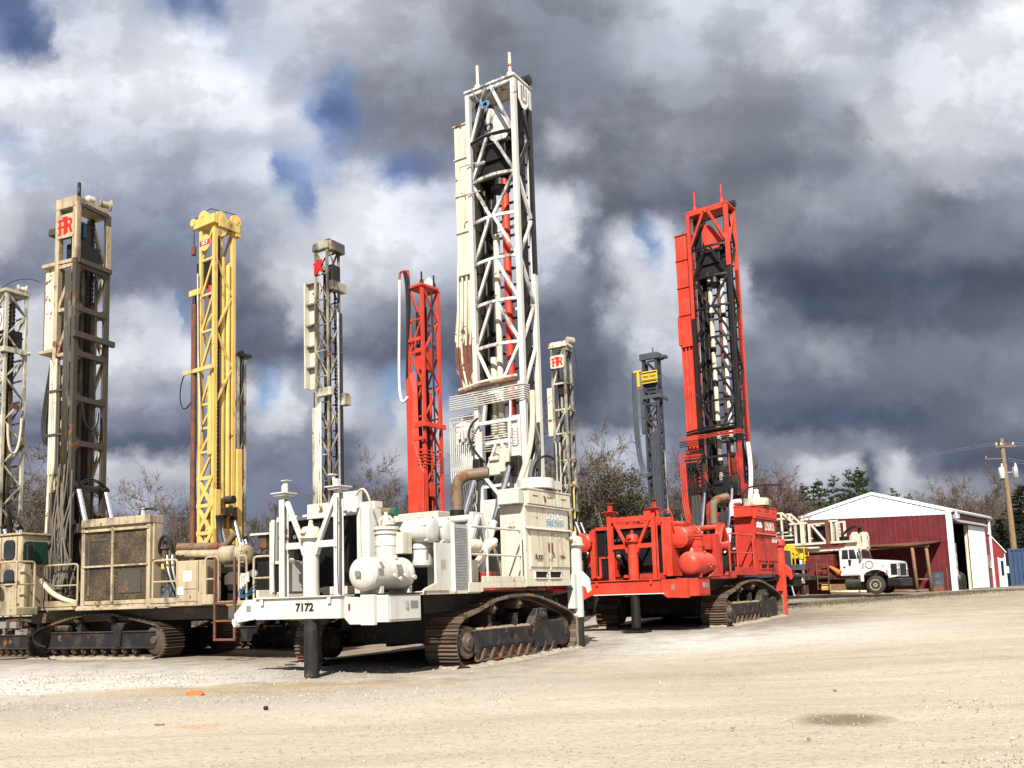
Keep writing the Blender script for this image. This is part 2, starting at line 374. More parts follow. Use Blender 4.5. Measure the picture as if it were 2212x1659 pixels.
M['oil_black'] = paint('oil_black_steel', (.012, .011, .010), .45, rust=.12, dust=.05, streak=.0, rustcol=(.1, .04, .025))
M['tan'] = paint('tan_paint', (.47, .39, .255), .5, rust=.19, dust=.4, streak=.6, grease=.22, gcol=(.10, .08, .055), fade=.2)
M['tan_dirty'] = paint('oily_tan_paint', (.34, .285, .19), .55, rust=.2, dust=.3, streak=.5, grease=.8, gcol=(.04, .036, .029))
M['tan_grey'] = paint('grey_cream_paint', (.42, .385, .29), .5, rust=.2, dust=.2, streak=.5, grease=.42, gcol=(.05, .047, .04))
M['pale'] = paint('pale_grey_green_paint', (.56, .54, .43), .5, rust=.16, dust=.25, streak=.5, grease=.3)
M['yellow'] = paint('yellow_paint', (.74, .52, .155), .45, rust=.08, dust=.25, streak=.3, grease=.08)
M['yellow_bright'] = paint('bright_yellow_paint', (.72, .48, .03), .4, rust=.05, dust=.2, streak=.2)
M['bluegrey'] = paint('blue_grey_paint', (.036, .046, .062), .5, rust=.05, dust=.15, streak=.1)
M['bluegrey_l'] = paint('lighter_blue_grey_paint', (.065, .08, .10), .5, rust=.04, dust=.2, streak=.1)
M['truckwhite'] = paint('truck_white_paint', (.70, .70, .68), .3, rust=.04, dust=.22, streak=.12)
M['maroon'] = paint('maroon_steel', (.15, .02, .022), .5, rust=.1, dust=.3, streak=.2)
M['steel'] = paint('dark_bare_steel', (.014, .014, .016), .5, rust=.13, dust=.30, streak=.1)
M['frame'] = paint('dirty_dark_frame', (.018, .017, .015), .6, rust=.14, dust=.2, streak=.2)
M['track'] = paint('worn_track_steel', (.14, .10, .072), .55, rust=.22, dust=.45, streak=.0, island=.75)
M['mud'] = simple('dried_mud', (.25, .195, .13), .95, 0, .3, 9, .6, .03)
M['rust'] = paint('brown_rusty_pipe', (.11, .055, .038), .7, rust=.5, dust=.1, streak=.1, rustcol=(.13, .05, .03))
M['exhaust'] = paint('scorched_exhaust_steel', (.20, .14, .09), .55, rust=.45, dust=.1, streak=.0)
M['black'] = simple('black_rubber', (.010, .010, .010), .55, 0, .3)
M['rubber'] = simple('dusty_tyre_rubber', (.045, .042, .038), .8, 0, .35, 6)
M['core'] = simple('radiator_core', (.006, .006, .007), .6, 0, .4, 20)
M['chrome'] = simple('chrome_rod', (.72, .72, .72), .28, 1.0, .08)
M['alum'] = simple('galvanised_steel', (.45, .45, .45), .45, .6, .15)
M['decal'] = simple('grey_decal', (.22, .21, .19), .6, 0, .25, 30)
M['paper'] = simple('white_paper', (.8, .8, .8), .8, 0, .03)
M['hose_cream'] = simple('cream_hose', (.62, .52, .38), .6, 0, .12)
M['hose_white'] = simple('white_hose', (.82, .82, .80), .5, 0, .06)
M['hose_blue'] = simple('blue_hose', (.02, .09, .16), .5, 0, .15)
M['txt_black'] = simple('black_lettering', (.012, .012, .014), .5, 0, .1)
M['txt_white'] = simple('white_lettering', (.85, .85, .84), .5, 0, .05)
M['txt_shade'] = simple('blue_grey_lettering', (.28, .32, .38), .5, 0, .1)
M['txt_blue'] = simple('blue_lettering', (.10, .36, .62), .5, 0, .1)
M['txt_red'] = simple('red_lettering', (.52, .025, .018), .5, 0, .1)
M['orange'] = simple('orange_plastic', (.85, .18, .04), .6, 0, .12)
M['cement'] = simple('pale_concrete', (.55, .54, .50), .9, 0, .2)
M['hose_dirty'] = simple('dirty_grey_hose', (.13, .112, .085), .7, 0, .4, 5)
def glass(name, col, rough=.06):
    m, nt = mat_new(name)
    finish(nt, col, rough, 0.0, spec=.8); return m
M['glass'] = glass('dark_window_glass', (.012, .016, .018))
M['glass_green'] = glass('green_tinted_glass', (.012, .05, .035))
M['blue'] = paint('blue_container_paint', (.035, .07, .15), .5, rust=.06, dust=.15, streak=.15)

def mesh_screen():
    m, nt = mat_new('rusty_wire_screen')
    tc = N(nt, 'ShaderNodeTexCoord').outputs['Object']
    n1 = noise(nt, tc, 2.0, 6, .65)
    v = N(nt, 'ShaderNodeTexVoronoi', ins={'Scale': 26.0}); nt.links.new(tc, v.inputs['Vector'])
    c = mix(nt, ramp(nt, n1, [(.35, 0), (.68, 1)]), (.03, .018, .01), (.2, .13, .06))
    c = mix(nt, ramp(nt, v.outputs[0], [(.2, 0.0), (.5, .75)]), c, (.008, .007, .006))
    finish(nt, c, .8, 0, v.outputs[0], .6, .02); return m
M['screen'] = mesh_screen()

# ------------------------------------------------------------ ground
def ground_mat():
    m, nt = mat_new('sandy_gravel_yard')
    P = N(nt, 'ShaderNodeTexCoord').outputs['Object']
    big = noise(nt, P, .22, 5, .6); mid = noise(nt, P, 1.3, 6, .62); fine = noise(nt, P, 9, 6, .68)
    trk = noise(nt, mapping(nt, P, (.10, 1.1, 1), rot=(0, 0, R(-14))), 1.0, 5, .6)
    col = mix(nt, ramp(nt, big, [(.35, 0), (.65, 1)]), (.385, .33, .25), (.45, .392, .305))
    col = mix(nt, ramp(nt, trk, [(.46, 0), (.64, .65)]), col, (.34, .285, .205))
    col = mix(nt, ramp(nt, trk, [(.30, .45), (.44, 0)]), col, (.465, .42, .345))
    def patch(cx, cy, rx, ry, rot=0.0, soft=.45, amp=.8):
        mp = N(nt, 'ShaderNodeMapping', vector_type='TEXTURE', ins={'Location': (cx, cy, 0), 'Rotation': (0, 0, R(rot)), 'Scale': (rx, ry, 1e6)})
        nt.links.new(P, mp.inputs[0])
        L = N(nt, 'ShaderNodeVectorMath', operation='LENGTH'); nt.links.new(mp.outputs[0], L.inputs[0])
        d = mth(nt, 'ADD', L.outputs['Value'], mth(nt, 'MULTIPLY_ADD', mid, amp, -amp * .5))
        return ramp(nt, d, [(max(0, .5 * (1 - soft)), 1.0), (min(1, .5 * (1 + soft)), 0.0)])
    # scale is given as twice the wanted radius, the edge sits at .5
    white = mth(nt, 'MAXIMUM', patch(-10.5, 21.2, 20, 9, -25), mth(nt, 'MAXIMUM', patch(3.8, 25.5, 13, 6.5, 20), patch(6, 28, 12, 10)))
    col = mix(nt, mth(nt, 'MULTIPLY', white, .85), col, (.52, .505, .47))
    col = mix(nt, mth(nt, 'MULTIPLY', patch(-5.2, 17.6, 7.5, 2.0, 3), .75), col, (.38, .25, .11))
    col = mix(nt, mth(nt, 'MULTIPLY', patch(-6, 16.0, 26, 3.6, 12, .7, 1.2), .55), col, (.24, .20, .155))
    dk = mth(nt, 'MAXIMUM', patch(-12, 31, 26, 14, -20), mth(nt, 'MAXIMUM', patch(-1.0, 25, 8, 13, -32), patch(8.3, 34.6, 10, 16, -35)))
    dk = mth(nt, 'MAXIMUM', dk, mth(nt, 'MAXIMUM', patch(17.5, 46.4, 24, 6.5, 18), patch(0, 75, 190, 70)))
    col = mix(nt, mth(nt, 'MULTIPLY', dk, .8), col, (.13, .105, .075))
    col = mix(nt, mth(nt, 'MULTIPLY', patch(4.0, 11.15, 1.05, .95, 0, .3, .35), .85), col, (.13, .10, .065))
    col = mix(nt, mth(nt, 'MULTIPLY', patch(-4.4, 12.35, .75, .5, 0, .5, .5), .5), col, (.44, .21, .10))
    vo = N(nt, 'ShaderNodeTexVoronoi', ins={'Scale': 16.0, 'Randomness': 1.0}); nt.links.new(P, vo.inputs['Vector'])
    vs = N(nt, 'ShaderNodeSeparateColor'); nt.links.new(vo.outputs['Color'], vs.inputs[0])
    stone = mth(nt, 'MULTIPLY', ramp(nt, vo.outputs['Distance'], [(.25, 1.0), (.4, 0.0)]), ramp(nt, mth(nt, 'ADD', vs.outputs[0], mth(nt, 'MULTIPLY_ADD', mid, .9, -.45)), [(.70, 0), (.76, 1)]))
    stcol = mix(nt, vs.outputs[1], (.22, .185, .14), (.52, .48, .41))
    col = mix(nt, mth(nt, 'MULTIPLY', stone, .55), col, stcol)
    col = mix(nt, ramp(nt, fine, [(.40, .35), (.52, 0)]), col, mix(nt, .5, col, (.18, .14, .09)))
    col = mix(nt, ramp(nt, fine, [(.56, 0), (.74, .4)]), col, (.50, .455, .385))
    h = mth(nt, 'ADD', mth(nt, 'MULTIPLY', fine, .5), mth(nt, 'ADD', mth(nt, 'MULTIPLY', mid, 1.2), mth(nt, 'MULTIPLY', stone, .35)))
    finish(nt, col, .95, 0, h, .9, .045, spec=.2)
    return m
def axis_steps(lo, hi, fine_lo, fine_hi, step):
    out = []; v = fine_lo
    while v <= fine_hi: out.append(v); v += step
    s, v = step, fine_hi
    while v < hi: s *= 1.25; v += s; out.append(min(v, hi))
    s, v = step, fine_lo; pre = []
    while v > lo: s *= 1.25; v -= s; pre.append(max(v, lo))
    return pre[::-1] + out
gx = axis_steps(-420, 420, -28, 48, .5); gy = axis_steps(-60, 900, 0, 66, .5)
from mathutils import noise as mnoise
gv = []
for y in gy:
    for x in gx:
        z = gz(x, y)
        if -30 < x < 50 and -2 < y < 68:
            z += .035 * mnoise.noise((x * .35, y * .5, 3.1)) + .02 * mnoise.noise((x * 1.1, y * 1.3, 8.0)) - .012
        gv.append((x, y, z))
nx = len(gx)
gf = [(j * nx + i, j * nx + i + 1, (j + 1) * nx + i + 1, (j + 1) * nx + i) for j in range(len(gy) - 1) for i in range(nx - 1)]
gm = MB(); gm.add(gv, gf, None, True)
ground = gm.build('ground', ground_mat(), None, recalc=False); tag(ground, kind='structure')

# loose stones: one uncountable scatter
rm, rnt = mat_new('loose_stone')
rg = N(rnt, 'ShaderNodeNewGeometry')
rc_ = mix(rnt, ramp(rnt, rg.outputs['Random Per Island'], [(0, 0), (1, 1)]), (.20, .17, .13), (.42, .385, .33))
finish(rnt, rc_, .9)
rk = MB(); rr = random.Random(11)
def pebble(x, y, s):
    z = gz(x, y); a = rr.random() * 6.28
    pts = []
    for k in range(5):
        th = a + k * 1.2566; r_ = s * rr.uniform(.7, 1.15)
        pts.append((x + r_ * math.cos(th), y + r_ * math.sin(th) * .85, z - .012))
    top = [(x + (p[0] - x) * .6 + rr.uniform(-.1, .1) * s, y + (p[1] - y) * .6, z + s * rr.uniform(.35, .7)) for p in pts]
    rk.add(pts + top, [(5, 6, 7, 8, 9)] + [(k, (k + 1) % 5, 5 + (k + 1) % 5, 5 + k) for k in range(5)])
for _ in range(6000):
    y = 5.5 + 21 * rr.random() ** 1.5; x = rr.uniform(-.66, .66) * y
    pebble(x, y, rr.choice((.005, .006, .008, .010, .013)))
for cx, cy, rx_, ry_, n_ in ((-9, 20.5, 6, 2.6, 1600), (-6, 15.5, 9, 1.4, 900), (7.2, 9.2, 2.2, .45, 350), (5.4, 8.3, 1.2, .35, 250), (7.0, 12.0, 2.5, .6, 100)):
    for _ in range(n_):
        pebble(rr.gauss(cx, rx_ * .5), rr.gauss(cy, ry_ * .5), rr.choice((.010, .012, .015, .018, .024)))
tag(rk.build('gravel', rm, None, recalc=False), kind='stuff')
# ------------------------------------------------------------ shared machine parts
def lerp(a, b, t): return a + (b - a) * t
def track_unit(par, x0, x1, prof, mats, detail=True, mb_only=False):
    """crawler: belt of shoes round a closed side profile (y,z), side frame, wheels; returns the frame part"""
    # resample the profile evenly
    P = [Vector((p[0], p[1])) for p in prof]; L = [0.0]
    for i in range(len(P)): L.append(L[-1] + (P[(i + 1) % len(P)] - P[i]).length)
    tot = L[-1]; n = int(round(tot / .185)); belt = MB(); xm = (x0 + x1) / 2; w = x1 - x0
    def pos(s):
        s %= tot
        for i in range(len(P)):
            if L[i] <= s <= L[i + 1]:
                t = (s - L[i]) / (L[i + 1] - L[i]); a = P[i]; b = P[(i + 1) % len(P)]
                return a + (b - a) * t
    cen = sum(P, Vector((0, 0))) / len(P)
    rr_ = random.Random(int(x0 * 100) + n)
    for k in range(n):
        s = k * tot / n; a = pos(s); b = pos(s + tot / n); d = (b - a).normalized(); nrm = Vector((d.y, -d.x))
        if nrm.dot(a - cen) < 0: nrm = -nrm
        c = (a + b) / 2; hl = tot / n * .5
        def q(t, h): return c + d * t + nrm * h
        sh = [q(-hl * .92, -.03), q(hl * .80, -.03), q(hl * .80, -.008), q(hl * .62, 0.0), q(hl * .56, .05), q(hl * .32, .05), q(hl * .22, .0), q(-hl * .3, .0), q(-hl * .4, .038), q(-hl * .58, .038), q(-hl * .7, .0), q(-hl * .92, -.006)]
        e = rr_.uniform(-.006, .006)
        belt.prism([(v.x, v.y) for v in sh], x0 + e, x1 + e, 'YZ')
        lk = [q(-hl, -.03), q(hl, -.03), q(hl, -.10), q(-hl, -.10)]
        for xx in (xm - .13, xm + .09): belt.prism([(v.x, v.y) for v in lk], xx, xx + .05, 'YZ')
    return belt
def lattice_mast(par, m, x0, x1, y0, y1, zs, ch=.11, front='K', side='Z', back='Z', bow=0.0, taper=0.0, brace=None, left=None, mb_=None, names=True):
    """four chords with ring bars and diagonals; par is the machine; zs are panel heights; returns the mast part"""
    br = brace or ch * .7
    mc = m['chord']; mbz = m.get('brace', mc)
    zb, zt = zs[0], zs[-1]
    def X(sgn, z):
        t = taper * (1 - (z - zb) / (zt - zb)); c = (x0 + x1) / 2
        return (x1 - t) if sgn > 0 else (x0 + t)
    mb = MB()
    for sx in (-1, 1):
        for yy in (y0, y1):
            mb.bar((X(sx, zb), yy, zb), (X(sx, zt), yy, zt), ch, ch, (0, 1, 0))
    mast = mb.build('mast', mc, par)
    def seg(pts, w=br, nm='diagonal_brace', mt=None):
        b_ = MB()
        for p, q in zip(pts, pts[1:]): b_.bar(p, q, w, w * .8, (0, 1, .01))
        return b_.build(nm, mt or mbz, mast)
    e = ch * .5
    for i, z in enumerate(zs):
        a, b_ = X(-1, z) + e, X(1, z) - e; c = (a + b_) / 2
        if i == 0: continue
        last = i == len(zs) - 1
        w = br * (1.3 if last else 1.0)
        if bow > 0 and not last:
            n_ = 6; pts = [(lerp(a, b_, k / n_), y0 - bow * (1 - (2 * k / n_ - 1) ** 2), z) for k in range(n_ + 1)]
            seg(pts, w, 'cross_bar')
        else: seg([(a, y0, z), (b_, y0, z)], w, 'cross_bar')
        seg([(X(1, z), y0 + e, z - .02), (X(1, z), y1 - e, z - .02)], w, 'cross_bar')
        seg([(X(-1, z), y0 + e, z - .02), (X(-1, z), y1 - e, z - .02)], w, 'cross_bar')
        if last or back: seg([(a, y1, z), (b_, y1, z)], w, 'cross_bar')
    for i in range(len(zs) - 1):
        za, zb_ = zs[i] + br * .5, zs[i + 1] - br * .5
        f = front[i % len(front)]; zl = lambda s, z: X(s, z) - s * e
        L0, R0, L1, R1 = zl(-1, za), zl(1, za), zl(-1, zb_), zl(1, zb_); c = (L0 + R0) / 2; yb = y0 - bow * .9
        if f == 'A': seg([(L0, y0, za), (c - .1, yb, zb_)]); seg([(R0, y0, za), (c + .1, yb, zb_)])
        elif f == 'V': seg([(L1, y0, zb_), (c - .06, yb, za)]); seg([(R1, y0, zb_), (c + .06, yb, za)])
        elif f == '/': seg([(L0, y0, za), (R1, y0, zb_)])
        elif f == '\\': seg([(R0, y0, za), (L1, y0, zb_)])
        elif f == 'X': seg([(L0, y0, za), (R1, y0, zb_)]); seg([(R0, y0 + .01, za), (L1, y0 + .01, zb_)])
        s_ = side[i % len(side)]
        for sx, pat in ((1, s_), (-1, (left or side)[i % len(left or side)])):
            xx0, xx1 = X(sx, za), X(sx, zb_)
            if pat == '/': seg([(xx0, y0 + e, za), (xx1, y1 - e, zb_)])
            elif pat == '\\': seg([(xx0, y1 - e, za), (xx1, y0 + e, zb_)])
            elif pat == 'X': seg([(xx0, y0 + e, za), (xx1, y1 - e, zb_)]); seg([(xx0 + .01, y1 - e, za), (xx1 + .01, y0 + e, zb_)])
        if back:
            k = back[i % len(back)]
            if k == '/': seg([(L0, y1, za), (R1, y1, zb_)])
            elif k == '\\': seg([(R0, y1, za), (L1, y1, zb_)])
    return mast
def chain(par, mat, x, y, z0, z1, w=.05, d=.09, name='feed_chain', n=None):
    """roller chain hanging straight: alternating plates and gaps"""
    mb = MB(); st = .16; z = z0
    while z < z1:
        mb.box(x - w / 2, x + w / 2, y - d / 2, y + d / 2, z, min(z + st * .72, z1))
        mb.box(x - w * .25, x + w * .25, y - d * .3, y + d * .3, z + st * .6, min(z + st * 1.1, z1 + .02)); z += st
    return mb.build(name, mat, par)
def hydraulic_cylinder(par, mbody, p, q, r=.09, split=.5, name='hoist_cylinder'):
    p, q = Vector(p), Vector(q); m_ = p.lerp(q, split)
    c = MB().lathe([(0, r * .8), (.03, r), ((m_ - p).length - .06, r), ((m_ - p).length - .05, r * 1.15), ((m_ - p).length, r * 1.15)], p, (q - p), 16).build(name, mbody, par)
    T('rod', M['chrome'], c, [m_, q - (q - p).normalized() * .08], r * .62, 14)
    d = (q - p).normalized()
    MB().lathe([(-.09, .1), (.09, .1)], q, 'X', 12).build('rod_eye', M['oil_black'], c)
    return c
def rails(par, mat, pts, h=1.05, r=.022, mid=.5, posts=True, name='handrail'):
    """tube railing along base points"""
    mb = MB(); pts = [Vector(p) for p in pts]; up = Vector((0, 0, h))
    mb.tube(rounded([pts[0]] + [p + up for p in pts] + [pts[-1]], .12), r, 8)
    mb.tube([p + up * mid for p in pts], r * .9, 6)
    for p in pts[1:-1]: mb.tube([p, p + up], r, 6)
    return mb.build(name, mat, par)
def louvers(mb, x, y0, y1, z0, z1, n, dep=.03):
    """slats on a plate facing +X"""
    for k in range(n):
        z = lerp(z0, z1, (k + .5) / n); h = (z1 - z0) / n
        mb.prism([(x, z - h * .4), (x + dep, z - h * .4), (x, z + h * .3)], y0, y1, 'XZ')
    return mb
def bolt_row(mb, a, b, n, r, axis):
    a, b = Vector(a), Vector(b)
    for k in range(n):
        p = a.lerp(b, (k + .5) / n); mb.lathe([(-.002, r), (.018, r * .9), (.022, r * .5)], p, axis, 6)
    return mb
def dome_tank(c, r, l, axis='Y', n=28):
    """horizontal vessel with dished ends, centred on c"""
    h = l / 2; d = r * .55; pr = []
    for k in range(9):
        a = math.pi / 2 * k / 8; pr.append((-h - d * math.cos(a), r * math.sin(a)))
    pr += [(-h + .005, r * 1.012), (-h + .05, r * 1.012), (-h + .055, r), (h - .055, r), (h - .05, r * 1.012), (h - .005, r * 1.012)]
    for k in range(9):
        a = math.pi / 2 * (1 - k / 8); pr.append((h + d * math.cos(a), r * math.sin(a)))
    return MB().lathe(pr, c, axis, n)
def air_cleaner(par, mat, c, r, l, axis, lidsgn, dark=None, name='air_cleaner'):
    """drum filter with a dished clamp-on lid at one end"""
    C = Vector(c); s = lidsgn
    body = MB().lathe([(-s * l / 2, r * .93), (-s * (l / 2 - .03), r), (s * (l / 2 - .16), r), (s * (l / 2 - .15), r * 1.05), (s * (l / 2 - .1), r * 1.05), (s * (l / 2 - .1), r)], C, axis, 30).build(name, mat, par)
    lid = MB().lathe([(s * (l / 2 - .1), r * 1.06), (s * (l / 2 - .05), r * 1.06), (s * (l / 2 - .045), r * .97), (s * (l / 2 - .02), r * .9), (s * (l / 2), r * .8), (s * (l / 2 + .012), r * .4), (s * (l / 2 + .012), .01)], C, axis, 30)
    for k in range(5):
        a = 2 * math.pi * k / 5 + .3
        off = {'X': (0, math.cos(a), math.sin(a)), 'Y': (math.sin(a), 0, math.cos(a))}[axis]
        e = {'X': Vector((1, 0, 0)), 'Y': Vector((0, 1, 0))}[axis]
        lid.bar(C + e * s * (l / 2 - .12) + Vector(off) * r * 1.07, C + e * s * (l / 2 - .02) + Vector(off) * r * 1.03, .045, .03)
    lid.build('lid', mat, body); return body
def emblem_plate(par, mplate, mtxt, o, xdir, w, h, name='name_plate'):
    """plate with the red joined-letter emblem; o = lower left, xdir horizontal unit, stands along z"""
    X = Vector(xdir).normalized(); n = X.cross(Vector((0, 0, 1))); O = Vector(o)
    Mx = Matrix(((X.x, -n.x, 0, O.x), (X.y, -n.y, 0, O.y), (X.z, -n.z, 1, O.z), (0, 0, 0, 1)))
    b = .08 * w
    pl = MB().prism([(b, 0), (w - b, 0), (w, b), (w, h - b), (w - b, h), (b, h), (0, h - b), (0, b)], 0, .03, 'XZ', Mx).build(name, mplate, par)
    e = MB()
    def R_(x0, x1, z0, z1, d=0.0): e.box(x0 * w, x1 * w, -.006 - d, .0, z0 * h, z1 * h, Mx)
    R_(.42, .56, .12, .90); R_(.10, .42, .70, .80, .0006); R_(.16, .28, .18, .70, .0003); R_(.10, .42, .42, .52, .0009); R_(.10, .30, .14, .22, .0012)
    R_(.34, .66, .82, .88, .0015)
    e.prism([(.56 * w, .80 * h), (.80 * w, .80 * h), (.90 * w, .72 * h), (.90 * w, .56 * h), (.82 * w, .48 * h), (.94 * w, .18 * h), (.80 * w, .18 * h), (.70 * w, .42 * h), (.66 * w, .42 * h), (.66 * w, .18 * h), (.56 * w, .18 * h)], -.008, 0, 'XZ', Mx)
    q = MB().box(.67 * w, .78 * w, -.0095, -.003, .56 * h, .70 * h, Mx)
    e.build('emblem', mtxt, pl); q.build('emblem_gap', mplate, pl)
    return pl
# ------------------------------------------------------------ the two big crawler rotary rigs
TRK = [(2.75, 0.0), (2.52, .10), (2.40, .34), (2.38, .62), (2.46, .92), (2.66, 1.13), (3.4, 1.30), (4.1, 1.52), (4.8, 1.62), (5.7, 1.64), (6.3, 1.57), (7.1, 1.38), (7.9, 1.17), (8.2, 1.0), (8.32, .72), (8.3, .40), (8.12, .12), (7.9, 0.0)]
def crawler(par, x0, x1, outer, mf):
    """one crawler of the big rigs; outer = +1 when the outside is +X"""
    w = x1 - x0; xo = x1 if outer > 0 else x0; s = outer
    fr = MB(); xa, xb = sorted((xo - s * .02, xo - s * .24))
    fr.box(xa + .01, xb - .01, 3.3, 6.05, .42, .84); fr.box(xa, xb, 6.0, 7.62, .25, .93)
    fr.prism([(5.85, .85), (6.05, 1.08), (6.12, 1.27), (6.62, 1.27), (6.7, .93), (5.9, .6)], xa - .012, xb + .012, 'YZ')
    fr.box(xa + .03, xb - .03, 3.2, 7.5, .36, .44); fr.box(x0 + .25, x1 - .1, 2.9, 8.0, .45, .7)
    fr.prism([(3.15, .82), (3.3, .84), (3.35, .3), (3.2, .3)], xa - .006, xb + .006, 'YZ')
    for y in (4.05, 5.3): fr.box(xm_(x0, x1) - .3, xm_(x0, x1) + .3, y - .08, y + .08, .7, 1.18)
    f = fr.build('crawler', mf, par, .012)
    track_unit(f, x0, x1, TRK, None).build('track_belt', M['track'], f)
    if s > 0:
        gd = MB()
        for k in range(9): y = 3.45 + k * .42; gd.bar((xo - .05, y, .10), (xo - .05, y + .17, .38), .07, .05)
        gd.box(xo - .10, xo - .03, 3.3, 7.3, .08, .13); gd.box(xo - .14, xo - .11, 3.3, 7.3, .1, .38); gd.build('roller_guard', M['track'], f)
    c = (x0 + x1) / 2
    def wheel(nm, y, z, r, ww, mat=M['track']):
        xs = c - ww / 2; 
        MB().lathe([(-ww / 2, r * .72), (-ww / 2 + .02, r * .95), (-ww / 2 + .06, r), (ww / 2 - .06, r), (ww / 2 - .02, r * .95), (ww / 2 - .01, r * .8), (ww / 2 - .03, r * .72), (ww / 2 - .03, r * .55), (ww / 2 + .02, r * .5), (ww / 2 + .03, r * .3), (ww / 2 + .07, r * .26), (ww / 2 + .07, .02)] if s > 0 else
                   [(-ww / 2, r * .5), (-ww / 2 + .05, r), (ww / 2 - .05, r), (ww / 2, r * .5)], (c, y, z), 'X', 24).build(nm, mat, f)
    wheel('idler_wheel', 2.98, .56, .40, w * .82); wheel('drive_sprocket', 7.75, .6, .42, w * .7)
    for y in (4.1, 5.32): wheel('carrier_roller', y, 1.33 if y < 5 else 1.42, .13, w * .86)
    wheel('drive_motor', 6.42, 1.08, .20, w + .06, M['frame'])
    if s > 0:
        mud = MB(); r_ = random.Random(5)
        for _ in range(90):
            y = r_.uniform(3.4, 6.0); mud.lathe([(0, .07), (.03, .06), (.06, .02)], (xo - r_.uniform(.06, .3), y, .83), 'Z', 6)
        mud.build('mud_cake', M['mud'], f)
        h = MB()
        for y in (4.85, 5.75): h.box(xo - .06, xo - .012, y - .07, y + .07, .57, .73)
        h.build('lifting_slot', M['core'], f)
    return f
def xm_(a, b): return (a + b) / 2
def jack(par, mt, mleg, x, y, zc, zt, zb, r, cap, pad=False, capmat=None):
    j = MB().lathe([(0, r), (zt - zc - .05, r), (zt - zc - .05, r * 1.18), (zt - zc, r * 1.18)], (x, y, zc), 'Z', 26).build('jack', mt, par)
    c = MB().lathe([(0, r * 1.5), (.05, r * 1.5), (.055, r * 1.28), (.2, r * 1.2), (.26, r * .95), (.28, r * .3)], (x, y, zt), 'Z', 20)
    c.prism([(x - r * .5, zt + .2), (x + r * .5, zt + .2), (x + r * .18, zt + .42), (x - r * .18, zt + .42)], y - .02, y + .02, 'XZ')
    c.tube([(x - r * .25, y - r * 1.2, zt + .1), (x - r * .25, y - r * 1.55, zt + .12), (x + r * .3, y - r * 1.55, zt + .12), (x + r * .3, y - r * 1.2, zt + .16)], .03, 6)
    c.build('jack_cap', capmat or cap, j)
    zl = zc - zb if zc < 1.4 else 1.262 - zb
    lg = MB().lathe([(0, r * .93), (zl, r * .93)], (x, y, zb), 'Z', 26)
    if pad: lg = MB().lathe([(.16, r * .9), (zl, r * .9)], (x, y, zb), 'Z', 26).lathe([(0, r * .35), (.2, r * .35)], (x, y, zb), 'Z', 12).box(x - .42, x + .42, y - .3, y + .3, zb, zb + .05)
    lg.build('jack_leg', mleg, j); return j
ZS = [2.2, 3.6, 4.9, 6.2, 7.75, 9.2, 10.55, 11.9, 13.25, 14.58, 15.9, 17.55]
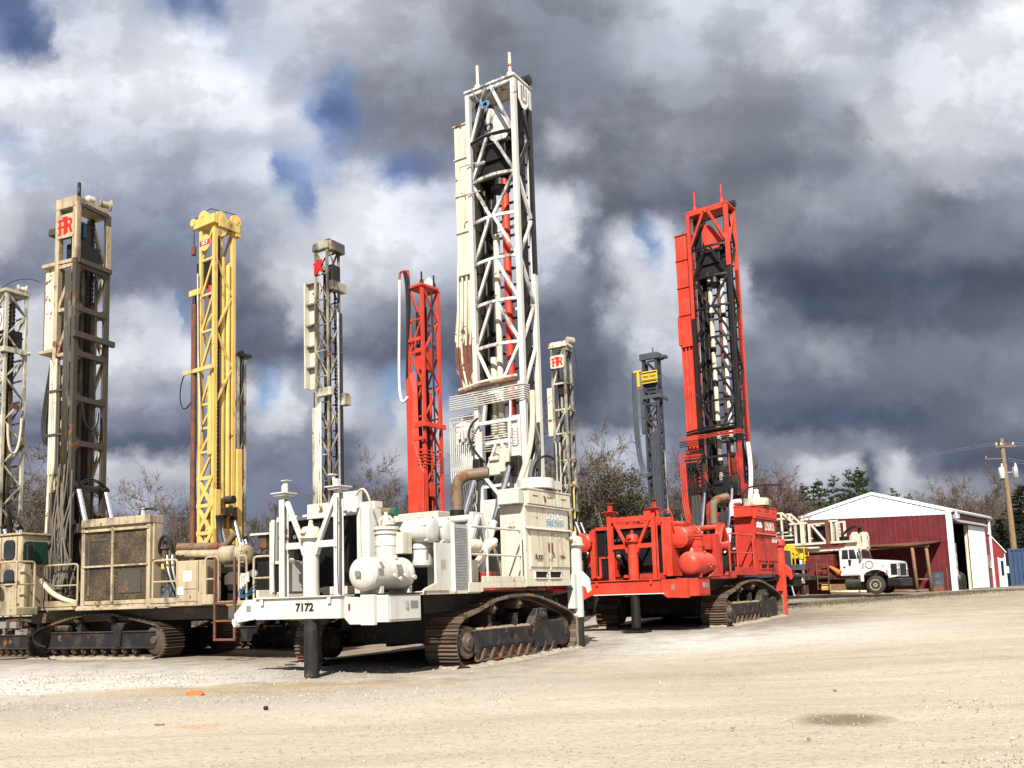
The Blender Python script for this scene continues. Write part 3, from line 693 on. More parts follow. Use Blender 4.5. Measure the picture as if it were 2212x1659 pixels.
def big_rig(label, pos, rz, white=True, grp=None, zmax=0):
    W = white
    P_ = M['white'] if W else M['red']; PW = M['cream_white'] if W else M['red_worn']; PB = M['white'] if W else M['red']
    root = thing('crawler_drill_rig', label, 'drill rig', pos, R(rz), grp)
    # --- crawlers and chassis
    crawler(root, 1.33, 2.26, 1, M['steel'] if W else M['frame']); crawler(root, -2.96, -2.03, -1, M['frame'])
    fr = MB(); fr.box(-2.2, 1.55, 1.5, 8.2, 1.28, 1.74); fr.box(-1.95, 1.25, 3.4, 8.0, .5, 1.3); fr.box(-2.4, 1.7, 4.1, 6.9, .7, .98)  # low centre box added to block the sunlit gap underneath
    fr.box(1.55, 1.62, 2.0, 8.0, 1.3, 1.72)
    fr.build('chassis', M['frame'], root)
    # --- rear beam with jack
    bm = MB()
    bm.box(-1.59, 1.05, -.16, .22, 1.27, 1.74)
    bm.box(-1.62, 1.08, -.22, .26, 1.74, 1.775)
    if W:
        bm.prism([(-1.62, 1.74), (-2.02, 1.74), (-2.4, 1.42), (-2.4, 1.2), (-1.62, 1.29)], -.10, -.03, 'XZ'); bm.box(-2.02, -1.60, -.03, .3, 1.3, 1.7)
        bm.prism([(-2.4, 1.2), (-2.4, 1.30), (-2.28, 1.3), (-2.28, 1.13), (-2.33, 1.1)], -.17, .0, 'XZ')
        bm.prism([(1.05, 1.74), (1.6, 1.70), (1.6, 1.13), (1.2, 1.13), (1.05, 1.27)], -.05, .02, 'XZ')
        bm.box(1.56, 1.61, -.12, .1, 1.13, 1.3)
    else:
        bm.prism([(-1.62, 1.74), (-2.3, 1.72), (-2.5, 1.5), (-2.5, 1.2), (-2.05, 1.1), (-1.62, 1.29)], -.10, -.03, 'XZ'); bm.box(-2.3, -1.60, -.03, .3, 1.25, 1.7)
        bm.prism([(1.05, 1.74), (1.62, 1.74), (1.62, 1.13), (1.25, 1.13), (1.05, 1.27)], -.05, .04, 'XZ')
        bm.box(1.50, 1.68, -.1, .1, 1.13, 1.35)
    beam = bm.build('rear_beam', P_, root, .012)
    B('beam_core', M['frame'], root, (-1.55, 1.4, .26, 1.3, 1.3, 1.7))
    if W:
        text('7172', M['txt_black'], beam, (-.30, -.16, 1.43), (1, 0, 0), (0, 0, 1), .195, .55, .045, 'number')
        B('plate', M['decal'], beam, (-1.97, -1.83, -.106, -.10, 1.46, 1.60)); B('rust_scar', M['rust'], beam, (1.17, 1.23, -.056, -.05, 1.43, 1.58))
    else:
        B('plate', M['decal'], beam, (1.42, 1.54, -.056, -.05, 1.40, 1.55))
        B('pale_stripe', M['paper'], beam, (-1.5, 1.2, -.172, -.16, 1.275, 1.30))
    jack(root, P_, M['steel'] if W else M['oil_black'], .02, 0, 1.775, 3.06, .0, .18, M['rust_cream'] if W else M['red_worn'], pad=not W, capmat=M['rust_cream'] if W else M['red_worn'])
    # --- A shaped posts carrying the mast rest
    for sx, x in ((-1, -.83), (1, .87)):
        p = MB(); p.box(x - .085, x + .085, -.08, -.06, 1.775, 4.02); p.box(x - .012, x + .012, -.06, .05, 1.775, 4.02); p.box(x - .085, x + .085, .05, .07, 1.775, 4.02)
        p.box(x - .07, x + .07, -.07, .06, 4.02, 4.1)
        post = p.build('mast_rest_post', P_, root, .006)
        c_ = MB(); zc = 4.09
        c_.box(x - .17, x + .17, -.17, .17, zc, zc + .05); c_.box(x - .215, x + .215, -.215, .215, zc + .05, zc + .08)
        if sx < 0 or not W:
            c_.prism([(x - .06, zc + .085), (x + .12, zc + .085), (x + .12, zc + .36), (x + .06, zc + .36), (x - .06, zc + .24)], -.02, .02, 'XZ'); c_.box(x - .02, x + .17, -.08, .08, zc + .35, zc + .37)
        else:
            c_.bar((x - .12, .0, zc + .085), (x - .15, 0, zc + .36), .05); c_.box(x - .25, x - .1, -.08, .08, zc + .34, zc + .37); c_.box(x - .1, x + .02, -.06, .06, zc + .085, zc + .25)
        c_.build('rest_plate', P_ if W else M['red_worn'], post, .006)
        d = MB(); d.bar((x - sx * .1, 0, 3.95), (x - sx * .6, 0, 2.98), .10, .09, (0, 1, 0)); d.bar((x - sx * .1, 0, 2.92), (.02 + sx * .17, 0, 2.92), .09, .15); d.bar((x - sx * .58, 0, 2.95), (.02 + sx * .17, 0, 2.70), .1, .12, (0, 1, 0))
        d.build('diagonal_strut', P_, post, .006)
    if not W: MB().bar((-.8, .02, 3.86), (.84, .02, 3.86), .14, .18).build('cross_strut', P_, root)
    # --- work lamp under the strut
    lm = MB().box(-.60, -.42, -.08, .08, 2.62, 2.80).build('work_lamp', M['frame'], root)
    MB().lathe([(0, .07), (.03, .075), (.04, .02)], (-.5, -.06, 2.6), (0.2, -.6, -.8), 12).build('lens', M['cement'], lm)
    # --- radiator
    rd = MB(); y0 = .75
    rd.box(-2.10, -1.88, y0 - .03, y0 + .75, 1.86, 3.62); rd.box(.86, 1.12, y0 - .03, y0 + .75, 1.86, 3.72)
    rd.box(-1.88, .86, y0, y0 + .75, 1.86, 1.96); rd.box(-1.88, .86, y0, y0 + .75, 3.60, 3.72)
    rd.box(-1.98, -1.86, y0 - .09, y0 + .02, 1.9, 3.66); rd.box(.80, .90, y0 - .09, y0, 1.9, 3.74)
    bolt_row(rd, (1.12, y0 + .15, 2.0), (1.12, y0 + .15, 3.65), 8, .016, 'X'); bolt_row(rd, (1.0, y0 - .03, 2.0), (1.0, y0 - .03, 3.65), 8, .014, (0, -1, 0)); bolt_row(rd, (-2.0, y0 - .03, 2.0), (-2.0, y0 - .03, 3.55), 9, .014, (0, -1, 0))
    rad = rd.build('radiator', P_, root, .006)
    co_ = MB().box(-1.87, .85, y0 + .1, y0 + .5, 1.95, 3.61)
    for k in range(30): co_.box(-1.87 + k * .09, -1.855 + k * .09, y0 + .085, y0 + .1, 1.95, 3.61)
    co_.build('radiator_core', M['core'], rad)
    B('fan_guard', M['core'], rad, (-.1, .62, y0 + .04, y0 + .08, 1.97, 2.6), (-1.2, -.8, y0 - .02, y0 + .06, 2.0, 2.62))
    B('lower_cooler', M['cream_white'] if W else M['red_worn'], rad, (-.3, .84, y0 - .06, y0 + .06, 1.80, 1.98))
    cl = B('oil_cooler', P_, root, (-1.42, -1.34, .15, .55, 1.9, 2.58), (-1.42, -.9, .15, .55, 2.55, 2.62), (-.92, -.82, .15, .55, 1.9, 2.60)); B('cooler_core', M['core'], cl, (-1.34, -.92, .2, .5, 1.9, 2.55))
    B('expansion_tank', M['cream_white'] if W else M['red_worn'], root, (-1.19, -.5, 1.1, 1.4, 3.74, 4.0))
    B('top_panel', P_, root, (-.05, .5, 1.05, 1.2, 3.74, 4.2), (.5, .95, 1.1, 1.4, 3.72, 3.92), bevel=.01)
    T('coolant_hose', M['hose_cream'] if W else M['red'], root, bez((.95, .5, 4.0), (1.2, .4, 4.25), (1.35, .45, 4.1), (1.32, .6, 3.6)), .025)
    # valve block and hoses on the left
    vb = MB().box(-2.42, -2.14, .1, .2, 2.32, 2.38).box(-2.42, -2.38, .1, .2, 2.0, 2.38)
    for k in range(4): vb.lathe([(0, .035), (.2, .03), (.24, .045)], (-2.36 + k * .08, .08, 2.02 + k * .05), 'Z', 8)
    vbo = vb.build('valve_block', P_, root)
    for k in range(3): T('hydraulic_hose', M['hose_blue'] if W else M['black'], vbo, bez((-2.36 + k * .09, .06, 2.05), (-2.5 + k * .05, -.05, 1.75), (-2.1 + k * .02, -.05, 1.7 + k * .03), (-1.86, .1, 1.98 + k * .1)), .013)
    # --- engine block, exhausts
    en = MB().box(-1.3, .7, 1.6, 4.0, 1.76, 2.9).box(-.9, .3, 1.7, 3.6, 2.9, 3.35)
    for k in range(5): en.box(-.95, .35, 1.8 + k * .36, 2.0 + k * .36, 3.3, 3.5)
    en.build('engine', M['frame'], root, .02)
    MB().tube([(-.3, 1.3, 3.84), (1.45, 1.2, 3.63)], .085, 12).build('intake_pipe', M['exhaust'] if W else M['red_worn'], root)
    if W: MB().lathe([(0, .10), (.14, .10)], (1.40, 1.2, 3.635), (.99, -.05, -.12), 12).build('pipe_coupling', simple('green_coupling', (.03, .14, .08), .5), root)
    if W:
        ex = T('exhaust_pipe', M['exhaust'], root, rounded([(.50, 5, 3.9), (.50, 5, 4.90), (1.3, 5.4, 4.98)], .45, 6), .16, 14); T('exhaust_stack', M['oil_black'], root, [(.50, 5, 2.6), (.50, 5, 3.98)], .20, 14)
    else:
        T('exhaust_pipe', M['exhaust'], root, rounded([(.92, 5, 3.8), (.92, 5, 4.75), (1.4, 5.4, 4.9)], .42, 6), .16, 14); T('exhaust_stack', M['oil_black'], root, [(.92, 5, 2.4), (.92, 5, 3.85)], .19, 14)
    # --- receiver tank, oil separator, control box
    if W: tc_, tr, tl = (1.72, .46, 2.20), .365, 1.25
    else: tc_, tr, tl = (1.9, 1.05, 2.24), .40, 1.3
    tk = dome_tank(tc_, tr, tl).build('receiver_tank', P_, root)
    for dy, dz in ((.05, -.06), (.25, -.15), (.4, -.05), (.7, -.1)): MB().lathe([(tr * .8, .04), (tr * 1.13, .04), (tr * 1.13, .052), (tr * 1.2, .052)], (tc_[0], tc_[1] + dy - .1, tc_[2]), (1, 0, dz * 2), 8).build('tank_fitting', M['cream_white'] if W else M['red_worn'], tk)
    MB().lathe([(tr * .9, .05), (tr * 1.2, .05)], (tc_[0], tc_[1] + .2, tc_[2]), (.5, 0, 1), 8).build('tank_fitting', M['cream_white'] if W else M['red_worn'], tk)
    st_ = MB()
    for dy in (-.35, .6): st_.box(tc_[0] - .3, tc_[0] + .28, tc_[1] + dy - .05, tc_[1] + dy + .05, 1.76, tc_[2] - tr * .72)
    st_.build('saddle', P_, tk)
    if W:
        dk = MB()
        for th, yy, w_, h_ in ((.1, -.02, .16, .13), (.35, .62, .2, .14), (-.05, .62, .2, .1), (.52, .06, .1, .15)):
            c0 = Vector((tc_[0] + math.cos(th) * tr * 1.004, yy + .0, tc_[2] + math.sin(th) * tr * 1.004)); nn = Vector((math.cos(th), 0, math.sin(th))); uu_ = Vector((-nn.z, 0, nn.x)); yv = Vector((0, 1, 0))
            dk.add([c0 + yv * a + uu_ * b + nn * .004 for a, b in ((-w_ / 2, -h_ / 2), (w_ / 2, -h_ / 2), (w_ / 2, h_ / 2), (-w_ / 2, h_ / 2))], [(0, 1, 2, 3)])
        dk.build('data_plate', M['decal'], tk, recalc=False)
        dn = MB().box(tc_[0] - .02, tc_[0] + .12, tc_[1] - .675 - tr * .55 - .0, tc_[1] - .675 - tr * .5, tc_[2] - .06, tc_[2] + .06).build('end_plate', M['decal'], tk)
    sx_, sy_ = (1.28, 1.12) if W else (1.55, 1.75)
    sp_ = MB().lathe([(0, .25), (.35, .25), (.35, .265), (.5, .265), (.5, .25), (.62, .25), (.62, .285), (.66, .285), (.66, .26), (.72, .26), (.72, .30), (.79, .30), (.80, .1)], (sx_, sy_, 2.5), 'Z', 28).build('oil_separator', P_, root)
    tp = MB().lathe([(0, .09), (.25, .09), (.26, .05), (.34, .05)], (sx_, sy_, 3.29), 'Z', 12).lathe([(0, .12), (.1, .12)], (sx_ + .18, sy_ - .1, 3.32), 'Z', 8).box(sx_ - .25, sx_ - .1, sy_ - .1, sy_ + .1, 3.3, 3.45).tube(bez((sx_ - .2, sy_, 3.4), (sx_ - .1, sy_, 3.6), (sx_ + .1, sy_, 3.6), (sx_ + .25, sy_, 3.35)), .03, 6)
    tp.build('valve_cluster', M['cream_white'] if W else M['red'], sp_)
    for k in range(4): T('hydraulic_hose', M['hose_blue'] if W else M['black'], sp_, bez((sx_ - .2, sy_ - .1 - k * .04, 3.35 - k * .02), (sx_ - .55, sy_ - .3 - .05 * k, 3.3), (sx_ - .5, sy_ - .35, 2.9), (sx_ - .35 - .03 * k, sy_ - .3, 2.4)), .016, 6)
    if W: B('control_box', M['cream_white'], root, (1.45, 1.72, 1.15, 1.5, 2.66, 3.15), bevel=.01)
    else: B('control_box', M['red_worn'], root, (1.4, 2.05, 2.35, 2.75, 1.8, 3.3), (1.75, 1.95, 2.05, 2.35, 2.75, 3.2), bevel=.01)
    # --- hoses, cables and small fittings around the engine
    rq = random.Random(12 if W else 13)
    for k in range(9):
        ya = rq.uniform(1.3, 3.8); xa = rq.uniform(.2, 1.2)
        T('engine_hose', M['black'] if k % 3 else M['hose_blue'], root, bez((xa, ya, rq.uniform(2.6, 3.4)), (xa + .4, ya - .3, rq.uniform(3.0, 3.7)), (xa + .5, ya + .4, rq.uniform(2.2, 3.4)), (xa + rq.uniform(.2, .6), ya + rq.uniform(-.5, .8), rq.uniform(1.9, 2.6)), 10), rq.uniform(.018, .035), 6)
    for x in (-.95, .99): T('drip_cable', M['black'], root, bez((x, -.15, 3.9), (x + .05, -.2, 3.2), (x - .03, -.18, 2.5), (x, -.15, 1.8)), .012, 5)
    for k in range(3): MB().lathe([(0, .05), (.03, .055), (.035, .02)], (-1.2 + .16 * k, .72, 3.2), (0, -1, 0), 12).build('gauge', M['alum'], root)
    for x in (-1.35, .75): B('lifting_lug', P_, root, (x - .05, x + .05, -.215, -.20, 1.6, 1.735))
    # --- air cleaners
    if W:
        a1 = air_cleaner(root, P_, (1.55, 1.72, 3.2), .285, 1.25, 'X', 1); air_cleaner(root, P_, (1.6, 2.30, 3.2), .285, 1.2, 'X', 1)
        bowl = MB().lathe([(0, .2), (.04, .26), (.12, .27), (.12, .255), (.42, .24), (.42, .27), (.47, .27), (.58, .2), (.7, .16)], (1.72, 1.85, 2.36), 'Z', 24).build('dust_bowl', P_, root)
        B('bowl_window', M['alum'], bowl, (1.86, 1.96, 1.72, 1.98, 2.52, 2.72))
        fd = MB(); pts = [(2.32, 3.0), (2.30, 2.6), (2.24, 2.4), (2.10, 2.2), (1.9, 2.1)]
        fd.prism([(2.02, 2.95), (2.10, 2.95), (2.12, 2.5), (2.06, 2.15), (1.96, 2.02), (1.80, 1.98), (1.8, 2.05), (1.94, 2.2), (2.02, 2.5)], 2.10, 2.16, 'YZ'); fd.box(2.08, 2.2, 1.95, 2.15, 2.28, 2.52)
        fd.build('filter_bracket', PW, root)
    else:
        for x_ in (-2.30, 1.30):
            air_cleaner(root, P_, (x_, 1.15 if x_ < 0 else 1.55, 3.2), .36 if x_ > 0 else .33, 1.3, 'Y', -1)
            MB().lathe([(0, .2), (.04, .30), (.3, .32), (.3, .34), (.36, .34), (.5, .30), (.72, .2)], (x_ + .1, 1.3 if x_ < 0 else 1.75, 2.28), 'Z', 24).build('dust_bowl', P_, root)
    # --- battery box on the right
    bx = B('battery_box', P_, root, (1.50, 2.28, -.05 if W else .15, 1.06 if W else 1.1, 1.17, 1.74), bevel=.01) 
    fl = MB().box(2.28, 2.30, .0 if W else .2, 1.03, 1.22, 1.70).build('door', M['white'] if W else M['red_worn'], bx, .006)
    B('latch', M['alum'], fl, (2.30, 2.325, .50, .58, 1.44, 1.60)); B('warning_plate', M['decal'], fl, (2.30, 2.306, .68, .94, 1.44, 1.60))
    B('front_post', P_, bx, (1.6, 1.98, -.14 if W else -.05, -.053 if W else .147, 1.12, 1.76))
    B('rubber_top', M['frame'], bx, (1.5, 2.31, -.02 if W else .18, 1.1, 1.742, 1.775))
    # --- deck edges, side panel, louvre
    dkm = MB()
    dkm.box(-3.0, 1.35, 1.1, 8.15, 1.742, 1.80); dkm.box(1.35, 2.26, 1.3, 3.45, 1.72, 1.80); dkm.box(1.35, 2.29, 3.5, 5.55, 1.84, 1.98); dkm.box(1.35, 2.30, 5.56, 8.0, 1.86, 2.03)
    dkm.box(2.26, 2.3, 2.9, 3.5, 1.75, 1.98); dkm.prism([(1.15, 1.80), (2.1, 1.80), (2.1, 1.86), (1.7, 2.0), (1.25, 1.86)], 2.22, 2.29, 'YZ')
    dkm.box(-3.0, -2.9, 1.1, 8.15, 1.8, 1.98)
    dkm.box(2.24, 2.29, 3.52, 5.5, 1.98, 2.13)
    deck = dkm.build('deck', PW, root, .008)
    if W:
        B('side_panel', P_, root, (2.14, 2.2, 1.75, 2.36, 1.8, 2.9), (1.6, 1.66, 2.2, 2.4, 1.8, 3.2), bevel=.006)
        lv = MB().box(2.2, 2.26, 2.38, 2.96, 1.79, 3.36); louvers(lv, 2.26, 2.42, 2.92, 1.86, 3.3, 40, .022); lv.build('louvre_panel', M['alum'], root)
        B('louvre_frame', P_, root, (2.19, 2.3, 2.34, 2.38, 1.77, 3.38), (2.19, 2.28, 2.96, 2.99, 1.77, 3.38), bevel=.005)
    else:
        MB().box(2.0, 2.06, 2.5, 2.62, 1.8, 3.3).box(1.95, 2.0, 2.62, 3.0, 1.8, 3.0).build('side_panel', M['red_worn'], root)
    # --- things in the open bay
    MB().lathe([(0, .05), (.03, .15), (.06, .17), (.72, .17), (.75, .15), (.8, .05)], (1.5, 3.45, 2.92), (0.35, .94, 0), 18).build('accumulator', M['rust_cream'] if W else M['red_worn'], root)
    MB().box(1.2, 1.9, 3.2, 3.9, 1.98, 2.55).build('pump_box', M['cream_white'] if W else M['oil_black'], root, .02)
    T('air_hose', M['hose_cream'] if W else M['black'], root, bez((1.6, 3.4, 2.05), (2.0, 3.7, 2.3), (1.8, 4.2, 2.9), (1.5, 5.3, 3.0), 14), .07, 10)
    T('air_hose', M['hose_white'] if W else M['black'], root, bez((1.3, 4.0, 2.05), (1.7, 4.2, 2.4), (1.6, 4.6, 2.8), (1.5, 5.3, 3.1), 14), .09, 10)
    B('pump', M['red_worn'] if W else M['oil_black'], root, (1.4, 2.0, 4.0, 4.7, 1.98, 2.25), bevel=.02)
    B('winch', M['oil_black'], root, (.6, 1.5, 4.2, 5.4, 1.98, 2.7), bevel=.03)
    # --- mast hinge A frame
    af = MB()
    for x in (1.3, -.55):
        af.bar((x, 3.7, 1.98), (x, 4.7, 3.75), .12, .28, (1, 0, 0)); af.bar((x, 6.0, 1.98), (x, 4.8, 3.75), .12, .24, (1, 0, 0)); af.box(x - .06, x + .06, 4.5, 5.0, 3.55, 3.85)
    af.tube([(-.55, 4.75, 3.7), (1.3, 4.75, 3.7)], .11, 12)
    af.build('a_frame', P_, root, .01)
    # --- hoist cylinders
    hydraulic_cylinder(root, P_ if W else M['paper'], (.37, 4.6, 2.2), (-.28, 7.12, 5.35), .115, .40); hydraulic_cylinder(root, P_ if W else M['paper'], (1.5, 4.5, 2.2), (.9, 7.12, 5.42), .115, .44)
    # --- dust collector on the right side
    dc = B('dust_collector', PW if W else M['red_worn'], root, (1.50, 2.29, 5.58, 7.98, 2.03, 4.0), bevel=.012)
    lp = MB().prism([(2.29, 3.46), (2.40, 3.40), (2.40, 3.385), (2.29, 3.43)], 5.56, 8.03, 'XZ').build('rain_lip', PW, dc)
    for ya, yb in ((5.78, 6.80), (6.86, 7.94)):
        d_ = B('door', (M['rust_cream'] if W else M['red_worn']), dc, (2.29, 2.325, ya, yb, 2.38, 3.36), bevel=.006)
        B('handle', M['rust'], d_, (2.325, 2.35, yb - .09 if ya < 6 else ya + .03, yb - .04 if ya < 6 else ya + .08, 2.8, 3.05))
    B('door_trim', PW, dc, (2.29, 2.335, 6.80, 6.86, 2.3, 3.38), (2.29, 2.31, 5.74, 5.78, 2.3, 3.38))
    for ya in (6.02, 6.80):
        w_ = B('clean_out', M['core'], dc, (2.25, 2.294, ya, ya + .60, 2.06, 2.25)); B('clean_out_frame', PW, w_, (2.29, 2.32, ya - .04, ya, 2.05, 2.28), (2.29, 2.32, ya + .6, ya + .64, 2.05, 2.28), (2.29, 2.34, ya - .04, ya + .64, 2.25, 2.28), (2.27, 2.33, ya, ya + .6, 2.05, 2.09))
    tm = B('drawer_unit', PW if W else M['red'], dc, (1.50, 2.33, 5.62, 8.03, 4.03, 4.46), (1.45, 2.36, 5.56, 8.06, 4.0, 4.035), (1.45, 2.37, 5.56, 8.08, 4.46, 4.50), bevel=.006)
    for k in range(3):
        ya = 5.66 + k * .79; dr = B('drawer', PW if W else M['red'], tm, (2.33, 2.375, ya, ya + .74, 4.07, 4.42), bevel=.006); B('handle', M['frame'], dr, (2.375, 2.388, ya + .22, ya + .5, 4.29, 4.305))
    B('front_box', P_ if W else M['red'], tm, (1.62, 2.28, 5.3, 5.56, 4.06, 4.42), bevel=.008)
    fn = MB().lathe([(0, .52), (.27, .52), (.27, .5), (.29, .47), (.29, .02)], (1.98, 6.75, 4.56), 'Z', 40).box(1.7, 2.26, 7.2, 7.75, 4.60, 4.84).lathe([(0, .3), (.08, .3)], (1.98, 6.75, 4.5), 'Z', 24)
    fan = fn.build('blower_housing', M['white'] if W else M['pale'], dc)
    if W: T('air_hose', M['black'], root, bez((1.75, 7.0, 4.85), (1.8, 6.9, 5.6), (2.3, 7.0, 5.6), (2.1, 7.6, 5.5)), .035); T('dust_hose', M['hose_cream'], root, bez((1.4, 6.6, 4.5), (1.6, 6.9, 5.4), (1.62, 7.4, 5.9), (1.5, 7.55, 7.6), 14), .085, 10)
    else:
        T('dust_hose', M['hose_white'], root, bez((1.55, 7.2, 4.6), (1.6, 7.5, 5.6), (1.55, 7.7, 6.4), (1.45, 7.75, 7.3), 14), .09, 10); T('elbow', M['hose_white'], root, rounded([(1.2, 6.2, 4.2), (1.2, 6.2, 4.75), (1.6, 6.2, 4.75)], .2), .1, 10)
        T('air_hose', M['black'], root, bez((1.6, 6.4, 4.6), (1.5, 6.2, 5.4), (2.0, 6.6, 5.4), (2.9, 7.2, 5.35), 12), .04); MB().lathe([(0, .14), (.15, .13), (.2, .09), (.32, .12), (.38, .03)], (2.02, 6.75, 4.86), 'Z', 10).build('cap_valve', M['paper'], fan)
    # markings
    if W:
        text('D50KS', M['txt_white'], dc, (2.293, 6.72, 3.70), (0, 1, 0), (0, 0, 1), .27, .97, .02, 'marking')
        text('D50KS', M['txt_shade'], dc, (2.291, 6.745, 3.685), (0, 1, 0), (0, 0, 1), .27, .97, .035, 'marking_shade', .0025)
        text('DRILTECH', M['txt_blue'], dc, (2.291, 6.72, 3.52), (0, 1, 0), (0, 0, 1), .14, .97, .03, 'marking')
        text('RUDD', M['txt_black'], dc, (2.326, 6.0, 2.57), (0, 1, 0), (0, 0, 1), .13, .42, .045, 'marking'); B('underline', M['txt_black'], dc, (2.325, 2.329, 6.10, 6.40, 2.53, 2.55))
    else:
        text('D50KS', M['txt_white'], dc, (2.291, 6.75, 3.58), (0, 1, 0), (0, 0, 1), .36, 1.0, .02, 'marking'); B('white_badge', M['txt_white'], dc, (2.29, 2.297, 5.82, 6.42, 3.66, 3.76)); MB().prism([(5.84, 3.77), (6.4, 3.77), (6.3, 3.9), (6.2, 3.82), (6.05, 3.92), (5.9, 3.86)], 2.29, 2.297, 'YZ').build('white_emblem', M['txt_white'], dc)
        text('S-182', M['txt_black'], dc, (2.326, 5.95, 3.15), (0, 1, 0), (0, 0, 1), .15, .5, .008, 'marking')
        pl_ = B('sticker', M['paper'], dc, (2.3255, 2.33, 7.35, 7.9, 3.12, 3.32)); text('RUDD', M['txt_red'], pl_, (2.33, 7.42, 3.15), (0, 1, 0), (0, 0, 1), .13, .4, .01, 'marking')
    # --- rail in front of the collector
    rails(root, P_, [(2.27, 3.02, 1.98), (2.27, 3.75, 1.98), (2.27, 5.36, 1.98)], 1.35, .032)
    # --- drill end jacks
    for x in ((2.2, -2.9) ):
        jack(root, P_, M['frame'] if W else P_, x, 8.5, .95, 3.02, .06, .19, M['rust_cream'] if W else M['red_worn'])
        B('jack_bracket', P_, root, (x - .12, x + .12, 8.15, 8.3, 1.2, 2.2), bevel=.01)
        B('jack_foot', M['frame'], root, (x - .3, x + .3, 8.2, 8.8, .0, .07), (x - .55, x + .5, 8.1, 8.95, -.03, .02))
        for dx in (-.1, .08): T('hydraulic_hose', M['black'] if W else M['oil_black'], root, bez((x + dx - .1, 8.25, 2.9), (x + dx - .2, 8.15, 2.4), (x + dx - .12, 8.2, 2.0), (x + dx - .1, 8.2, 1.4)), .02, 6)
    MB().prism([(2.36, 2.3), (2.62, 2.05), (2.66, 1.7), (2.55, 1.62), (2.50, 1.8), (2.36, 1.85)], 8.5, 8.58, 'XZ').build('tow_bracket', P_, root, .01)
    B('dust_curtain', M['mud'], root, (1.4, 2.3, 8.28, 8.32, .05, 1.0), (-2.9, 1.4, 8.7, 8.74, .1, 1.5))
    T('hydraulic_hose', M['black'], root, bez((1.9, 6.2, 1.75), (2.1, 6.6, 1.55), (2.25, 7.6, 1.6), (2.25, 8.2, 1.8)), .03, 6)
    # --- cab on the far side of the drill end
    cab = B('operator_cab', PW if W else M['red'], root, (-2.9, -1.2, 6.4, 8.3, 2.0, 4.2), bevel=.03)
    for ya, yb in ((6.6, 7.3), (7.45, 8.15)): B('window', M['glass'], cab, (-2.91, -2.895, ya, yb, 3.1, 4.0))
    B('window', M['glass'], cab, (-2.7, -1.4, 6.38, 6.405, 3.1, 4.0))
    # =========================================================== mast
    x0, x1, y0, y1 = -.52, 1.18, 7.62, 8.5
    mm = {'chord': M['white_greasy'] if W else M['red_greasy'], 'brace': M['white_greasy'] if W else M['oil_black']}
    mm['chord'] = M['white'] if W else M['oil_black']
    mast = lattice_mast(root, mm, x0, x1, y0, y1, ZS, .15, '  A VAAAVAAA'.replace(' ', 'N'), '/\\/\\//\\/\\/\\', 'N', .16, .02, .088, left='N')
    if not W:   # the top panel and the far chord keep their red
        tp_ = MB()
        for sx in (x0, x1):
            for yy in (y0, y1): tp_.box(sx - .08, sx + .08, yy - .08, yy + .08, 14.9, 17.62)
        tp_.bar((x1 + .005, y1 + .005, 6), (x1 + .005, y1 + .005, 15), .16, .16, (0, 1, 0)); tp_.bar((x0 + .0, y0, 12.9), (x0, y0, 15), .158, .158, (0, 1, 0))
        tp_.bar((x0 + .1, y0 - .03, 17.55), (x1 - .1, y0 - .03, 17.55), .16, .2); tp_.bar((x0 + .06, y0 - .02, 16.1), (.24, y0 - .17, 17.45), .11, .09, (0, 1, 0)); tp_.bar((x1 - .06, y0 - .02, 16.1), (.46, y0 - .17, 17.45), .11, .09, (0, 1, 0))
        tp_.bar((x1 + .02, y0 + .1, 15.95), (x1 + .02, y1 - .1, 17.4), .1, .09)
        tp_.build('red_top_frame', M['red'], mast)
    # crown
    cr = MB(); cr.box(x0 - .1, x1 + .1, y0 - .1, y1 + .1, 17.62, 17.68); cr.box(x0 + .2, x1 - .2, y0 + .2, y1 - .1, 17.5, 17.6)
    crown = cr.build('crown_plate', M['white_greasy'] if W else M['red'], mast)
    for x in (x0 + .22, x1 - .25):
        MB().lathe([(0, .2), (.1, .2), (.12, .12), (.28, .1), (.3, .055), (.95, .05), (.96, .02)], (x, y0 + .25, 17.68), 'Z', 10).build('tension_screw', M['rust_cream'] if W else M['red_worn'], crown)
    if W: MB().prism([(-.02, 17.68), (.55, 17.68), (.8, 17.9), (.15, 18.12), (.02, 18.1)], 8.1, 8.16, 'XZ').build('crown_guard', P_, crown)
    MB().lathe([(-.2, .16), (.2, .16)], (x1 - .05, y1 - .1, 17.85), 'X', 14).build('sheave', M['oil_black'], crown)
    # inner machinery: oil-black guide beams and hose runs fill most of the mast
    for x in (x0 + .17, x1 - .17):
        gbm = MB().box(x - .05, x + .05, y0 + .22, y1 - .12, 3.4, 17.2)
        gbm.build('guide_beam', M['oil_black'], mast)
    B('feed_rack', M['oil_black'], mast, (x0 + .25, x0 + .44, 8.28, 8.42, 3.2, 15.2)); B('feed_rack', M['oil_black'], mast, (x1 - .42, x1 - .26, 8.28, 8.42, 3.2, 15.2))
    bk_ = MB()
    for k in range(26): zz = 3.2 + k * .54; bk_.box(x0 + .1, x1 - .1, y1 - .06, y1 - .02, zz, zz + .07)
    bk_.build('ladder_rungs', M['oil_black'], mast)
    for k, (x, y) in enumerate(((x0 + .32, y1 - .2), (x0 + .38, y1 - .12), (x0 + .26, y0 + .35), (x1 - .3, y1 - .2), (x1 - .36, y1 - .1), (x0 + .45, y1 - .08))): T('hose_run', M['black'] if k % 2 else M['oil_black'], mast, bez((x, y, 3.0), (x + .05, y, 7), (x - .05, y, 11), (x + .02, y, 15.4 - k * .5), 8), .045, 6)
    B('top_machinery', M['oil_black'], mast, (x0 + .08, x0 + .5, y0 + .25, y1 - .1, 15.9, 17.4), (x0 + .5, x1 - .3, y0 + .45, y1 - .1, 15.7, 16.6), bevel=.05)
